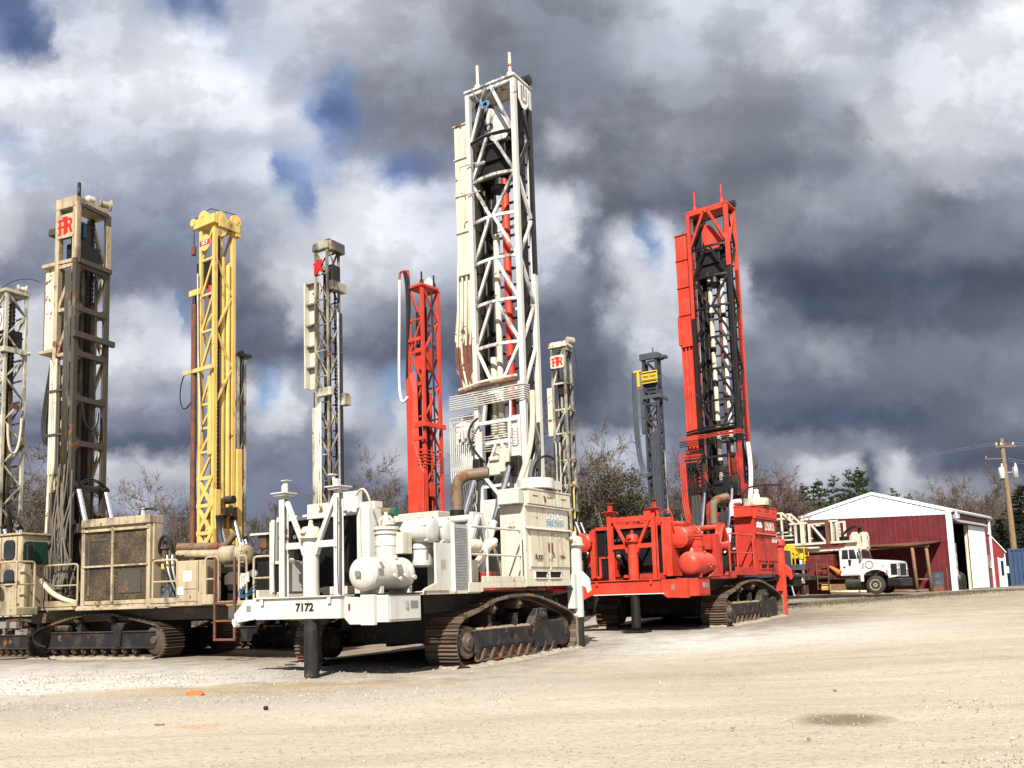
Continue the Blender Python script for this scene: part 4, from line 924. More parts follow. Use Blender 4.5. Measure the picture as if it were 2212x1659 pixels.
    if W:
        for z_ in (15.9, 14.58):
            n6 = [(lerp(x0 + .07, x1 - .07, k / 6), y0 - .16 * (1 - (2 * k / 6 - 1) ** 2) - .012, z_ - .004) for k in range(7)]
            if z_ > 15: MB().tube(n6, .05, 6).build('greasy_bar', M['oil_black'], mast)
        B('oil_stain', M['oil_black'], mast, (x1 - .02, x1 + .078, y1 - .078, y1 + .079, 11.5, 16.9))
        for za_, zb_, fl_ in ((15.95, 17.4, 0), (14.63, 15.85, 1)): MB().bar((x1 + .012, (y0 + .08) if fl_ else (y1 - .08), za_), (x1 + .012, (y1 - .08) if fl_ else (y0 + .08), zb_), .09, .08, (0, 1, .01)).build('greasy_brace', M['oil_black'], mast)
    for x in (x0 + .16, x1 - .16): chain(mast, M['oil_black'], x, y0 + .45, 2.6, 17.3, .07, .12); chain(mast, M['oil_black'], x + (.10 if x < 0 else -.10), y1 - .15, 2.6, 17.3, .05, .1)
    hp = 15.0
    hd = MB().box(x0 + .1, x1 - .1, y0 + .2, y1 - .15, hp - .35, hp + .2).box(-.05, .75, y0 + .1, y1 - .1, hp + .2, hp + .75).lathe([(0, .3), (.12, .32), (.14, .2), (.4, .18)], (.36, 8.0, hp - .75), 'Z', 16).box(-.2, .9, y0 + .25, y0 + .45, hp + .75, hp + .9)
    hd.build('rotary_head', M['oil_black'], root, .02)
    def rod(x, y, z0_, z1_, r, mat, nm='drill_pipe', joints=()):
        o = T(nm, mat, root, [(x, y, z0_), (x, y, z1_)], r, 14)
        for zj in joints: MB().lathe([(0, r * 1.12), (.22, r * 1.12)], (x, y, zj), 'Z', 14).build('collar', M['oil_black'], o)
        return o
    if W:
        rod(.52, 8.0, 4.2, hp - .4, .125, M['red'], joints=())
        rod(.10, 8.05, 4.0, 12.9, .10, M['cream_white'], 'feed_cylinder'); rod(-.16, 8.1, 4.0, 9.0, .12, M['cream_white'], 'feed_cylinder')
        rod(.82, 8.2, 4.2, 14.0, .09, M['rust'], 'drill_pipe'); rod(.98, 8.1, 5.0, 10.3, .05, M['white'], 'air_pipe')
        for x in (.10, -.16): 
            s_ = MB()
            for k in range(6): s_.lathe([(0, .13), (.03, .15), (.06, .13)], (x, 8.05, 6.55 + k * .085), 'Z', 14)
            s_.build('spring', M['cream_white'], root)
    else:
        js = [6.5, 8.2, 9.9, 11.4, 12.9, 14.3]
        rod(.12, 8.0, 4.6, 15.9, .10, M['cream_white'], joints=js); rod(.66, 8.0, 5.6, 14.4, .09, M['hose_white'], joints=[7.4, 9.2, 11.0, 12.8])
        rod(.46, 8.15, 4, 14.8, .09, M['rust'], 'feed_cylinder'); rod(.86, 8.2, 4, 14.8, .08, M['rust'], 'feed_cylinder')
    # rope and sign on the crown (white), big diagonal plate
    bp = MB().prism([(.1, 16.0), (.55, 15.75), (.95, 16.25), (.35, 16.95), (-.2, 17.2), (-.3, 17.0)], 7.9, 7.98, 'XZ'); bp.build('sheave_bracket', M['white_greasy'] if W else M['red'], mast)
    if W:
        rp = MB()
        for k in range(5): rp.tube([(.22 + .13 * math.cos(a * .7) + .02 * k, 7.4, 16.9 + .12 * math.sin(a * .7)) for a in range(10)], .012, 5)
        rp.tube([(-.3, 7.5, 17.7), (-.05, 7.42, 17.2), (.2, 7.4, 16.95), (.6, 7.42, 17.4), (.85, 7.5, 17.75)], .014, 5)
        rp.build('blue_rope', simple('blue_rope', (.12, .25, .42), .8), mast)
        sg = MB().prism([(7.75, 17.52), (8.33, 17.52), (8.33, 16.95), (8.12, 16.72), (7.95, 16.72), (7.75, 16.95)], x1 + .09, x1 + .11, 'YZ').build('mast_sign', M['paper'], mast)
        ms = MB().box(x1 + .11, x1 + .116, 7.88, 7.97, 16.95, 17.45).box(x1 + .11, x1 + .1162, 7.97, 8.17, 16.9, 17.0).box(x1 + .11, x1 + .116, 8.17, 8.24, 16.98, 17.45).box(x1 + .11, x1 + .1155, 8.02, 8.1, 17.1, 17.5); ms.build('emblem', M['decal'], sg)
        # work lamps on the mast
        for z, x in ((15.2, x0 - .05), (14.25, x0 - .1)): T('lamp_bracket', M['alum'], mast, rounded([(x + .5, y0 - .05, z), (x - .2, y0 - .2, z - .05), (x - .2, y0 - .2, z - .2)], .08), .02, 6)
        MB().lathe([(0, .05), (.3, .06), (.34, .02)], (x0 + .3, y0 - .1, 15.1), 'X', 8).build('work_lamp', M['alum'], mast)
    # left housing (rod loader), segments
    hx0, hx1 = x0 - .88, x0 - .2
    hm = M['rust_cream'] if W else M['red']
    hb = MB()
    for k, (za, zb) in enumerate(((11.9, 13.3), (13.33, 14.55), (14.58, 15.8), (15.83, 16.95))):
        hb.box(hx0 + .02 * (3 - k) * 0, hx1, 8.05, 8.55, za, zb); hb.box(hx0 - .03, hx1 + .02, 8.0, 8.58, zb - .0, zb + .03)
    if not W: hb.box(hx0 - .06, hx0 + .1, 8.0, 8.6, 12.0, 13.25)
    hb.build('rod_loader_housing', hm, root)
    MB().tube([(hx0 + .1, 8.3, 17.0), (x0, 8.1, 17.5)], .02, 6).build('stay_cable', M['alum'], root)
    lo = MB(); lo.prism([(hx0 + .02, 11.9), (hx1, 11.9), (hx1, 4.6), (hx0 + .3, 4.6), (hx0 + .02, 7.0)] if not W else [(hx0 - .06, 11.9), (hx1, 11.9), (hx1 - .02, 5.2 if not W else 7.9), (hx0 + .45, 5.2 if not W else 7.9), (hx0 + .02, 8.2), (hx0 - .27, 8.9), (hx0 - .30, 9.9)], 8.2, 8.5, 'XZ'); lo.build('rod_rack', hm, root)
    if W: MB().prism([(hx0 - .28, 8.95), (hx0 - .305, 9.85), (hx0 - .05, 9.5), (hx0 + .2, 10.1), (hx1 - .3, 9.7), (hx1 - .02, 10.05), (hx1 - .03, 8.8), (hx1 - .2, 9.1), (hx0 + .3, 8.6), (hx0 + .12, 8.25)], 8.185, 8.21, 'XZ').build('rusted_patch', M['rust'], root)
    for k in range(5):
        x = hx0 - .1 + k * .17; q_ = 0 if W else .13
        pl = rounded([(x + .05 + q_, 8.13, 12.3 - .05 * k), (x + q_, 8.13, 10.5), (x - .08 + q_, 8.15, 9.6)] if W else [(x + .13, 8.13, 12.3 - .05 * k), (x + .13, 8.13, 10.5), (x + .13, 8.15, 9.6)], .3); T('hydraulic_line', hm, root, pl, .036, 6); T('hydraulic_line', M['rust'] if W and k in (0, 2, 3) else hm, root, rounded([(x - .08, 8.15, 9.6), (x - .06, 8.15, 9.0), (x + .12 + .03 * k, 8.15, 8.0)] if W else [(x + .13, 8.15, 9.6), (x + .13, 8.15, 9.0), (x + .15, 8.15, 7.0)], .3), .036, 6)
    # horizontal line bundles wrapping the mast at z about 7.6
    ml = M['white'] if W else M['oil_black']
    for k in range(7):
        z = 7.84 - k * .068; T('hydraulic_line', ml if (W or k > 2) else M['red'], root, rounded([(x0 - .92, 7.46, z - .02), (x1 + .10, 7.42, z - .0), (x1 + .12, 7.75, z)], .06), .018, 6)
    for z, r_, mt in ((8.1, .045, M['rust_cream'] if W else M['oil_black']), (7.98, .06, M['rust'] if W else M['oil_black'])):
        T('header_pipe', mt, root, rounded([(x0 - .6, 7.55, z - .08), (x0 + .4, 7.35, z), (x1 - .1, 7.4, z + .02)], .2), r_, 8)
    B('beam_clad', ml, root, (x0 - .2, x1 + .1, 7.46, 7.6, 7.86, 7.95))
    # left cluster of vertical lines with bends
    lc = M['white'] if W else M['red']
    for k in range(11):
        x = x0 - .95 + k * .075; zt = 7.15 - (k % 6) * .14 - (.5 if k > 6 else 0)
        T('hydraulic_line', lc if (W or k < 4) else M['oil_black'], root, rounded([(x0 + .0, 7.55, zt), (x, 7.5, zt), (x, 7.5, 5.45), (x + .03, 7.5, 4.9), (x + .3, 7.6, 3.0)], .07), .018 if W else .026, 6)
    B('line_manifold', lc if W else M['oil_black'], root, (x0 - .98, x0 - .05, 7.56, 7.62, 5.5, 5.62), (x0 - .75, x0 - .2, 7.52, 7.68, 6.3, 6.95), bevel=.01)
    for k in range(4): B('valve', lc if W else M['oil_black'], root, (x0 - .6 + .12 * k, x0 - .52 + .12 * k, 7.40, 7.54, 6.45 - .1 * (k % 2), 6.7), bevel=.01)
    B('line_backing', M['white_greasy'] if W else M['red_worn'], root, (x0 - .80, x0 - .05, 7.78, 7.82, 4.2, 7.3))
    # right lower plates and pocket louvres
    pm = M['white'] if W else M['red_greasy']
    B('foot_plate', pm, root, (x1 - .42, x1 - .06, 7.50, 7.56, 4.4, 6.95), (x1 - .48, x1 - .42, 7.40, 7.6, 4.4, 6.9), bevel=.01)
    B('foot_plate', pm, root, (x0 + .05, x0 + .22, 7.48, 7.56, 4.4, 6.6), bevel=.01)
    B('chord_cover', pm, root, (x1 - .1, x1 + .1, 7.5, 7.53, 3.6, 7.4), (x1 + .08, x1 + .11, 7.53, 7.95, 3.6, 5.6))
    for k in range(7): T('hydraulic_line', M['rust_cream'] if W and k % 2 else (ml if W else M['oil_black']), root, [(x0 + .25, 7.5, 6.42 - k * .075), (x1 - .5, 7.5, 6.42 - k * .075)], .018, 6)
    for k in range(6): T('grab_loop', pm, root, rounded([(x1 - .36, 7.5, 6.55 - k * .09), (x1 - .36, 7.42, 6.55 - k * .09), (x1 - .18, 7.42, 6.55 - k * .09), (x1 - .18, 7.5, 6.55 - k * .09)], .03), .016, 6)
    # break-out head and V frame at the foot
    B('breakout_wrench', M['cream_white'] if W else M['oil_black'], root, (.05, .72, 7.3, 7.7, 5.2, 5.75), (.48, .82, 7.2, 7.32, 5.25, 5.95), (.1, .45, 7.22, 7.3, 5.62, 5.75), bevel=.03)
    lbm = M['white'] if W else M['oil_black']
    MB().bar((x0 + .2, 7.45, 5.35), (.34, 7.4, 4.6), .09, .08, (0, 1, 0)).bar((x1 - .2, 7.45, 5.6), (.36, 7.4, 4.6), .09, .08, (0, 1, 0)).build('lower_brace', lbm, root); MB().box(-.35, 1.0, 7.42, 7.56, 6.78, 6.88).bar((x0 + .3, 7.5, 6.8), (x0 + .4, 7.5, 7.4), .09).bar((.75, 7.46, 6.3), (.8, 7.46, 7.4), .06).build('cross_beam', lbm, root)
    for k in range(5): T('hydraulic_hose', M['black'] if k else (M['rust'] if W else M['black']), root, bez((.3 + .06 * k, 7.3, 4.5), (.32 + .05 * k, 7.2, 4.1), (.3 + .05 * k, 7.1, 3.6), (.2 + .07 * k, 7.0, 2.4)), .028, 6)
    T('hydraulic_hose', M['black'], root, bez((x0 + .2, 7.35, 7.0), (x0 - .3, 7.1, 6.6), (x0 + .1, 7.1, 6.0), (x0 + .45, 7.3, 5.6)), .035, 8)
    for k in range(8): T('hydraulic_hose', M['oil_black'], root, bez((x0 - .5 + .07 * k, 7.5, 5.3), (x0 - .45 + .05 * k, 7.2, 4.4), (x0 - .35 + .06 * k, 7.0, 3.4), (x0 - .3 + .05 * k, 6.8, 2.2)), .024, 6)
    B('mast_foot', pm, root, (x0 + .1, x0 + .75, 7.45, 7.9, 2.2, 4.5), (x1 - .5, x1 + .05, 7.62, 8.0, 2.2, 4.3), bevel=.02)
    B('grease_patch', M['oil_black'], root, (x0 + .0, x0 + .3, 7.25, 7.45, 5.1, 5.75), (x1 - .35, x1 - .02, 7.25, 7.45, 5.1, 5.7), bevel=.05)
    return root
white_rig = big_rig('white crawler drill rig with tall lattice mast, number 7172 on its rear beam', (-4.58, 19.79, 0), -32, True)
red_rig = big_rig('bright red crawler drill rig with oil-blackened lattice mast and red air tank', (4.06, 30.23, .25), -35.6, False)
# ------------------------------------------------------------ the long tan rig seen from its side
def turned(mb):
    """length axis Y becomes X (quarter turn about z)"""
    mb.v = [(v[1], -v[0], v[2]) for v in mb.v]; return mb
def side_crawler(par, prof, y0, y1, detail=True):
    """crawler lying along X; prof in (x,z); y0 is the near edge"""
    fx0 = min(p[0] for p in prof); fx1 = max(p[0] for p in prof); L = fx1 - fx0
    fr = MB(); fr.box(fx0 + .85, fx1 - .45, y0 + .06, y0 + .26, .32, .76); fr.box(fx0 + .8, fx1 - .3, y0 + .2, y1 - .1, .35, .66)
    fr.box(fx0 + .85, fx1 - .45, y0 + .02, y0 + .3, .76, .80); fr.box(fx0 + .8, fx1 - .5, y0 + .03, y0 + .1, .28, .33)
    fr.prism([(fx1 - 2.1, .8), (fx1 - 1.95, 1.05), (fx1 - 1.6, 1.05), (fx1 - 1.75, .8), (fx1 - 1.8, .33), (fx1 - 2.0, .33)], y0 + .0, y0 + .2, 'XZ')
    fr.lathe([(0, .13), (.55, .11)], (fx0 + 1.15, y0 + .15, .92), (1, 0, -.05), 10)
    for x in (fx0 + L * .35, fx0 + L * .6): fr.box(x - .08, x + .08, y0 + .2, y1 - .2, .7, 1.15)
    f = fr.build('crawler', M['steel'], par, .012)
    b = track_unit(par, -y1, -y0, prof, None); turned(b).build('track_belt', M['track'], f)
    yc = (y0 + y1) / 2; w = y1 - y0
    def wheel(nm, x, z, r, ww):
        MB().lathe([(-ww / 2 - .06, .02), (-ww / 2 - .06, r * .25), (-ww / 2, r * .3), (-ww / 2, r * .75), (-ww / 2 + .05, r), (ww / 2 - .05, r), (ww / 2, r * .7)], (x, yc, z), 'Y', 20).build(nm, M['track'], f)
    wheel('drive_sprocket', fx0 + .55, .55, .42, w * .6); wheel('idler_wheel', fx1 - .5, .52, .42, w * .8)
    MB().lathe([(-.32, .1), (-.3, .2), (-.2, .22), (-.18, .27), (0, .3)], (fx0 + .6, y0 + .2, .52), 'Y', 18).build('drive_motor', M['frame'], f)
    n = int((L - 1.6) / .42)
    for k in range(n): wheel('track_roller', fx0 + 1.05 + k * .42, .22, .12, w * .7)
    for x in (fx0 + L * .35, fx0 + L * .6): wheel('carrier_roller', x, 1.16, .1, w * .8)
    return f
TPROF = [(-5.0, 0), (-5.25, .12), (-5.38, .35), (-5.36, .62), (-5.2, .82), (-4.6, .98), (-4.0, 1.14), (-3.3, 1.28), (-2.6, 1.34), (-1.9, 1.33), (-1.2, 1.22), (-.5, 1.08), (.0, .97), (.25, .80), (.36, .55), (.32, .28), (.15, .08), (-.05, 0)]
def tan_rig():
    root = thing('crawler_drill_rig', 'dirty tan crawler drill rig seen broadside, red emblem plate near its mast top', 'drill rig', (-10.64, 26.23, .15), R(-23))
    t, td = M['tan'], M['tan_dirty']
    side_crawler(root, TPROF, 0, .78); side_crawler(root, TPROF, 2.5, 3.28)
    B('chassis', td, root, (-5.6, 4.2, .3, 3.0, 1.1, 1.46), (-4.2, -.9, .85, 2.4, .6, 1.1), bevel=.02)
    dk = MB().box(-4.72, 4.4, -.25, 3.3, 1.5, 1.6).box(-2.95, -.05, -.32, -.25, 1.46, 1.54).box(-5.8, -4.72, .2, 3.3, 1.5, 1.6)
    dk.box(-4.5, -2.95, -.28, -.22, 1.6, 1.78).box(.0, 1.0, -.28, -.22, 1.6, 1.75).box(1.95, 2.4, -.3, -.2, 1.52, 1.8)
    dk.build('deck', t, root, .012)
    # radiator house
    ra = MB().box(-2.88, -2.74, -.2, .25, 1.6, 4.05).box(-.22, -.08, -.2, .25, 1.6, 4.0).box(-2.74, -.22, -.17, .25, 3.92, 4.0).box(-2.74, -.22, -.17, .25, 1.62, 1.74).box(-2.74, -.22, .2, .24, 1.74, 3.92)
    ra.box(-1.6, -1.52, -.24, -.16, 1.7, 3.95).box(-2.8, -.15, -.24, -.18, 2.75, 2.81).box(-2.86, -.12, -.24, -.2, 3.84, 3.92)
    bolt_row(ra, (-2.81, -.2, 1.8), (-2.81, -.2, 3.9), 9, .02, (0, -1, 0))
    rad = ra.build('radiator_house', t, root, .008)
    B('roof', t, rad, (-2.84, -.05, -.26, .3, 4.0, 4.24), bevel=.02); B('side_cover', t, rad, (-.08, -.02, -.1, .22, 2.9, 3.98), bevel=.01)
    for x0, x1 in ((-2.73, -1.61), (-1.51, -.23)):
        for z0, z1 in ((1.76, 2.74), (2.82, 3.83)): B('screen', M['screen'], rad, (x0, x1, -.16, -.13, z0, z1))
    B('shroud', td, rad, (-1.35, -.45, -.185, -.16, 1.95, 2.62), (-2.6, -1.75, -.18, -.16, 3.55, 3.65), (-2.62, -2.54, -.18, -.16, 1.9, 3.55))
    T('lifting_eye', M['oil_black'], rad, bez((-.95, .2, 4.24), (-.9, .2, 4.55), (-.5, .2, 4.5), (-.3, .25, 4.42)), .035, 6); MB().lathe([(0, .08), (.2, .06), (.24, .1), (.28, .02)], (-.78, .2, 4.24), 'Z', 8).build('filler_cap', M['pale'], rad)
    # rails and ladder
    rails(root, t, [(-4.42, -.22, 1.6), (-2.98, -.22, 1.6)], 1.3, .028); rails(root, t, [(.07, -.22, 1.6), (1.0, -.22, 1.6)], 1.25, .032); rails(root, t, [(2.05, -.22, 1.6), (2.5, -.22, 1.6)], 1.27, .032); rails(root, t, [(3.25, -.22, 1.6), (3.5, -.2, 1.6)], 1.25, .032); rails(root, t, [(3.75, -.2, 1.6), (4.35, -.2, 1.6)], 1.2, .032)
    ld = MB()
    for x in (2.5, 3.2): ld.bar((x, -.34, .5), (x, -.34, 2.82), .06, .05)
    for z in (.53, 1.05, 1.55): ld.bar((2.5, -.34, z), (3.2, -.34, z), .05, .06)
    ld.build('ladder', M['rust'], root)
    B('step_plate', M['alum'], root, (2.6, 3.15, .1, .13, 1.1, 1.48))
    # cabinet
    cb = B('control_cabinet', t, root, (1.0, 1.98, -.2, .5, 1.6, 2.80), bevel=.015); B('door', t, cb, (1.03, 1.72, -.225, -.2, 1.98, 2.77), (1.03, 1.72, -.22, -.2, 1.63, 1.95), bevel=.012)
    B('paper_notice', M['paper'], cb, (1.24, 1.55, -.232, -.226, 2.2, 2.5)); B('torn_notice', M['paper'], cb, (1.02, 1.24, -.231, -.2255, 1.82, 2.04)); B('rust_streak', M['rust'], cb, (1.76, 1.79, -.203, -.2, 1.9, 2.79))
    # engine, pipes, filter
    en = MB().box(.1, 3.4, .9, 2.4, 1.6, 2.7).box(.4, 2.4, 1.1, 2.2, 2.7, 2.95)
    for k in range(6): en.box(.5 + k * .32, .7 + k * .32, 1.0, 2.3, 2.85, 3.02)
    en.build('engine', M['oil_black'], root, .02)
    T('intake_pipe', t, root, [(.05, .8, 3.07), (1.9, .7, 3.0)], .13, 14)
    T('muffler', M['exhaust'], root, [(-.4, 1.0, 3.3), (1.5, 1.0, 3.24)], .14, 14); T('exhaust_pipe', M['exhaust'], root, rounded([(1.4, 1.0, 3.24), (1.75, 1.0, 3.28), (2.05, 1.0, 3.6)], .2), .1, 12)
    air_cleaner(root, t, (2.55, .45, 2.93), .28, .95, 'X', 1)
    MB().lathe([(0, .2), (.05, .33), (.3, .34), (.34, .26), (.4, .2), (.55, .34), (.62, .34)], (2.62, .4, 2.02), 'Z', 22).build('dust_bowl', td, root)
    for k in range(5): T('hydraulic_hose', M['alum' if k % 2 else 'oil_black'], root, bez((.3 + .1 * k, .0, 3.0), (.35 + .1 * k, -.1, 2.5), (.6 + .07 * k, -.05, 2.2), (.5 + .06 * k, .3, 1.7)), .03, 6)
    T('hydraulic_hose', M['oil_black'], root, bez((.0, .1, 3.1), (.05, -.05, 3.75), (.55, .0, 3.75), (.5, .1, 3.1)), .045, 8)
    MB().lathe([(0, .1), (.25, .1), (.27, .16), (.32, .16), (.34, .06), (.5, .06)], (.12, .2, 2.95), 'Z', 10).lathe([(0, .09), (.3, .08), (.5, .12)], (.45, .15, 2.9), 'Z', 8).build('valve_cluster', td, root)
    B('relief_tank', t, root, (3.1, 4.2, 1.4, 2.4, 1.6, 3.35), bevel=.03); B('funnel_tray', M['rust_cream'], root, (2.7, 3.5, .9, 1.5, 3.5, 3.56)); B('neck', td, root, (2.9, 3.2, 1.0, 1.3, 3.1, 3.5), bevel=.03)
    MB().lathe([(0, .1), (.14, .11)], (3.45, .2, 2.35), (.3, -.9, 0), 12).build('work_lamp', M['alum'], root)
    # cab and its little gallery
    cab = B('operator_cab', t, root, (-7.3, -5.0, -.6, .42, 1.6, 3.9), bevel=.04); B('cab_roof', t, cab, (-7.35, -4.95, -.66, .46, 3.9, 3.97), bevel=.02)
    def win(x0, x1, z0, z1, mat, face='Y'):
        r_ = .14; pts = []
        for cx, cz, a0 in ((x1 - r_, z1 - r_, 0), (x0 + r_, z1 - r_, 90), (x0 + r_, z0 + r_, 180), (x1 - r_, z0 + r_, 270)):
            for k in range(5): a = R(a0 + k * 22.5); pts.append((cx + r_ * math.cos(a), cz + r_ * math.sin(a)))
        w = MB().prism([((p[0] - (x0 + x1) / 2) * 1.05 + (x0 + x1) / 2, (p[1] - (z0 + z1) / 2) * 1.05 + (z0 + z1) / 2) for p in pts], *((-.62, -.6, 'XZ') if face == 'Y' else (-5.0, -4.98, 'YZ'))).build('window', M['black'], cab)
        MB().prism(pts, *((-.63, -.62, 'XZ') if face == 'Y' else (-4.98, -4.97, 'YZ'))).build('pane', mat, w)
    win(-.52, .34, 3.0, 3.68, M['glass_green'], 'X'); win(-5.78, -5.3, 3.14, 3.74, M['glass']); win(-5.75, -5.3, 2.3, 2.8, M['glass']); win(-6.6, -6.0, 3.0, 3.74, M['glass'])
    B('door_seam', M['frame'], cab, (-5.92, -5.9, -.608, -.59, 1.8, 3.85), (-5.2, -5.18, -.608, -.59, 1.8, 3.85))
    B('mirror_lamp', M['black'], cab, (-4.97, -4.85, -.5, -.3, 3.0, 3.6), bevel=.05)
    gl = MB().box(-7.4, -4.2, -1.35, -.6, 1.38, 1.63).build('gallery', t, root, .03)
    rails(gl, t, [(-7.0, -1.28, 1.63), (-5.9, -1.28, 1.63), (-4.3, -1.28, 1.63), (-4.26, -.7, 1.63)], 1.38, .035)
    B('kick_board', t, gl, (-7.0, -4.3, -1.32, -1.28, 1.63, 1.82)); B('upright', t, gl, (-4.65, -4.45, -.9, -.7, 1.63, 2.95))
    MB().lathe([(0, .35), (.03, .36), (.06, .3), (.1, .1)], (-5.85, -1.42, 2.72), (0, -1, 0), 24).build('round_cover', M['alum'], gl)
    for x in (-4.95, -4.5): B('step_grid', M['decal'], gl, (x - .14, x + .14, -1.2, -1.0, 1.0, 1.2))
    T('step_frame', M['rust'], gl, [(-5.1, -1.1, 1.4), (-4.9, -1.1, .95), (-4.4, -1.1, .95), (-4.3, -1.1, 1.4)], .025, 6)
    jack(root, td, M['oil_black'], -5.5, .6, .9, 2.0, .02, .14, td)
    T('hydraulic_hose', M['oil_black'], root, bez((-3.6, -.8, 1.0), (-4.2, -.9, .9), (-4.3, -.8, .5), (-3.7, -.7, .4)), .03, 6)
    # hoist cylinders and suction hose
    for y in (.95, 2.05): hydraulic_cylinder(root, t, (-3.25, y, 1.65), (-4.42, y, 5.5), .15, .42)
    sh = MB(); pts = bez((-4.5, -.25, 2.45), (-4.1, -.35, 2.1), (-3.7, -.35, 1.85), (-3.1, -.2, 1.72), 14); sh.tube(pts, .075, 10)
    for p in pts[1::1]: sh.lathe([(-.02, .085), (.02, .085)], p, (.8, 0, -.4), 10)
    sh.build('suction_hose', M['hose_cream'], root)
    # --------------------------------------------------- mast
    x0, x1, y0, y1 = -5.5, -4.66, .86, 2.14
    mast_m = {'chord': td, 'brace': M['tan']}
    zs = [1.7, 4.2, 5.54, 7.03, 8.55, 10.1, 11.67, 13.2, 15.4]
    mast = lattice_mast(root, mast_m, x0, x1, y0, y1, zs, .16, 'NN/////N', 'NNNNNNNN', '/\\', 0, 0, .12)
    # welded window frames on the working face
    for za, zb in zip(zs[1:], zs[2:]):
        fr = MB()
        fr.box(x1 - .02, x1 + .09, y0 + .08, y1 - .08, za + .002, za + .09); fr.box(x1 - .02, x1 + .09, y0 + .08, y1 - .08, zb - .09, zb - .002); fr.box(x1 - .02, x1 + .06, y0 + .06, y0 + .12, za, zb); fr.box(x1 - .02, x1 + .06, y1 - .12, y1 - .06, za, zb)
        for sy, yy in ((1, y0 + .08), (-1, y1 - .08)):
            for sz, zz in ((1, za + .09), (-1, zb - .09)):
                pts = [(yy, zz)] + [(yy + sy * .3 * (1 - math.sin(a)), zz + sz * .3 * (1 - math.cos(a))) for a in (R(0), R(25), R(45), R(65), R(90))]
                fr.prism(pts, x1 - .01, x1 + .07, 'YZ')
        fr.build('face_frame', td, mast)
    B('guide_beam', td, mast, (x1 + .05, x1 + .2, y0 - .15, y1 + .25, 10.62, 10.82), (x1 + .03, x1 + .15, y0, y1 + .1, 13.25, 13.42), bevel=.01)
    tp = B('crown_block', t, mast, (x0 - .1, x1 + .05, y0 - .1, y0 + .3, 15.25, 15.62), (x0 - .08, x1 + .05, y0 + .3, y1 + .05, 15.45, 15.6), bevel=.015)
    B('corner_post', t, mast, (x1 - .12, x1 + .085, y0 - .085, y0 + .1, 13.4, 15.4), (x0 - .09, x0 + .09, y0 - .085, y0 + .1, 5.4, 15.4), (x1 - .05, x1 + .09, y1 - .1, y1 + .1, 13.3, 15.0), bevel=.01)
    MB().lathe([(-.26, .1), (-.24, .2), (-.18, .2), (-.16, .12), (.1, .12), (.12, .2), (.18, .2), (.2, .1)], (x1 - .05, y1 - .05, 15.82), (.5, .86, 0), 16).build('winch_drum', M['tan_grey'], tp); MB().lathe([(0, .12), (.2, .15), (.3, .08)], (x1 - .1, y1 - .5, 15.8), (-.5, -.86, 0), 10).build('winch_motor', M['pale'], tp)
    MB().lathe([(0, .06), (.7, .06)], (x0 + .55, y0 + .3, 15.6), 'Z', 8).build('tension_screw', M['oil_black'], tp); MB().lathe([(0, .05), (.3, .05)], (x0 + .6, y0 + .8, 15.6), 'Z', 8).build('tension_screw', M['oil_black'], tp)
    emblem_plate(mast, t, M['txt_red'], (x0 - .02, y0 - .11, 14.18), (1, 0, 0), .84, .84)
    for y in (y0 + .3, y1 - .35): chain(mast, M['oil_black'], (x0 + x1) / 2 + .1, y, 2, 15.2, .08, .12)
    rh = B('rotary_head', M['oil_black'], root, (x0 + .12, x1 - .1, y0 + .2, y1 - .2, 13.4, 14.1), (x0 + .2, x1 - .2, y0 + .3, y1 - .5, 14.1, 14.9), bevel=.03); B('swivel', M['hose_blue'], rh, (x1 - .3, x1 - .1, y0 + .35, y0 + .5, 14.3, 14.8), bevel=.03)
    for x, y, r, mt, zb, zt in ((-5.2, 1.2, .1, 'oil_black', 2, 12.8), (-4.95, 1.35, .09, 'tan_dirty', 2, 13.2), (-5.15, 1.6, .12, 'oil_black', 2, 13.4), (-4.9, 1.75, .08, 'tan_dirty', 2, 12.0), (-5.3, 1.9, .07, 'rust', 2, 13.0), (-4.85, 1.05, .07, 'oil_black', 2, 14), (-5.0, 2.0, .06, 'tan_grey', 2, 14)): T('feed_cylinder' if mt != 'rust' else 'drill_pipe', M[mt], root, [(x, y, zb), (x, y, zt)], r, 12)
    # rod loader housing on the left, lines below
    hs = MB().prism([(-6.22, 10.35), (-5.66, 10.3), (-5.66, 13.3), (-5.85, 13.38), (-6.22, 13.2)], .95, 1.55, 'XZ').build('rod_loader_housing', M['rust_cream'], root, .012)
    B('housing_lip', t, hs, (-6.24, -4.7, .8, 1.0, 13.3, 13.42), (-6.24, -5.6, .75, 1.6, 10.22, 10.33), bevel=.008)
    B('housing_edge', M['rust'], hs, (-6.245, -6.222, .94, 1.56, 10.35, 13.2))
    T('dump_cylinder', M['oil_black'], root, [(-6.28, 1.5, 13.4), (-6.2, 1.4, 14.7)], .09, 10); T('dump_cylinder', M['alum'], root, [(-6.05, 1.3, 13.4), (-6.0, 1.3, 14.6)], .08, 10); B('cylinder_head', td, root, (-6.35, -5.6, 1.1, 1.6, 14.6, 14.85), bevel=.03)
    for k in range(6): T('hydraulic_line', M['cream_white'] if k < 4 else td, root, rounded([(-5.6 + k * .085, .76, 9.95 - .12 * (k % 3)), (-5.6 + k * .085, .76, 6.8), (-5.57 + k * .085, .74, 6.0)], .4), .034, 7)
    for z in (7.3, 8.8): B('pipe_clamp', td, root, (-5.68, -4.95, .70, .80, z, z + .07))
    for k in range(5): T('hydraulic_line', td, root, [(-4.98 + k * .06, .73, 13.0), (-4.98 + k * .06, .73, 4.5)], .022, 6)
    MB().prism([(-6.0, 4.05), (-5.45, 4.05), (-5.55, 5.5), (-5.62, 7.3), (-5.7, 9.9), (-5.82, 9.9), (-5.88, 7.2), (-5.95, 5.5)], 1.0, 1.35, 'XZ').build('side_channel', M['rust_cream'], root, .01)
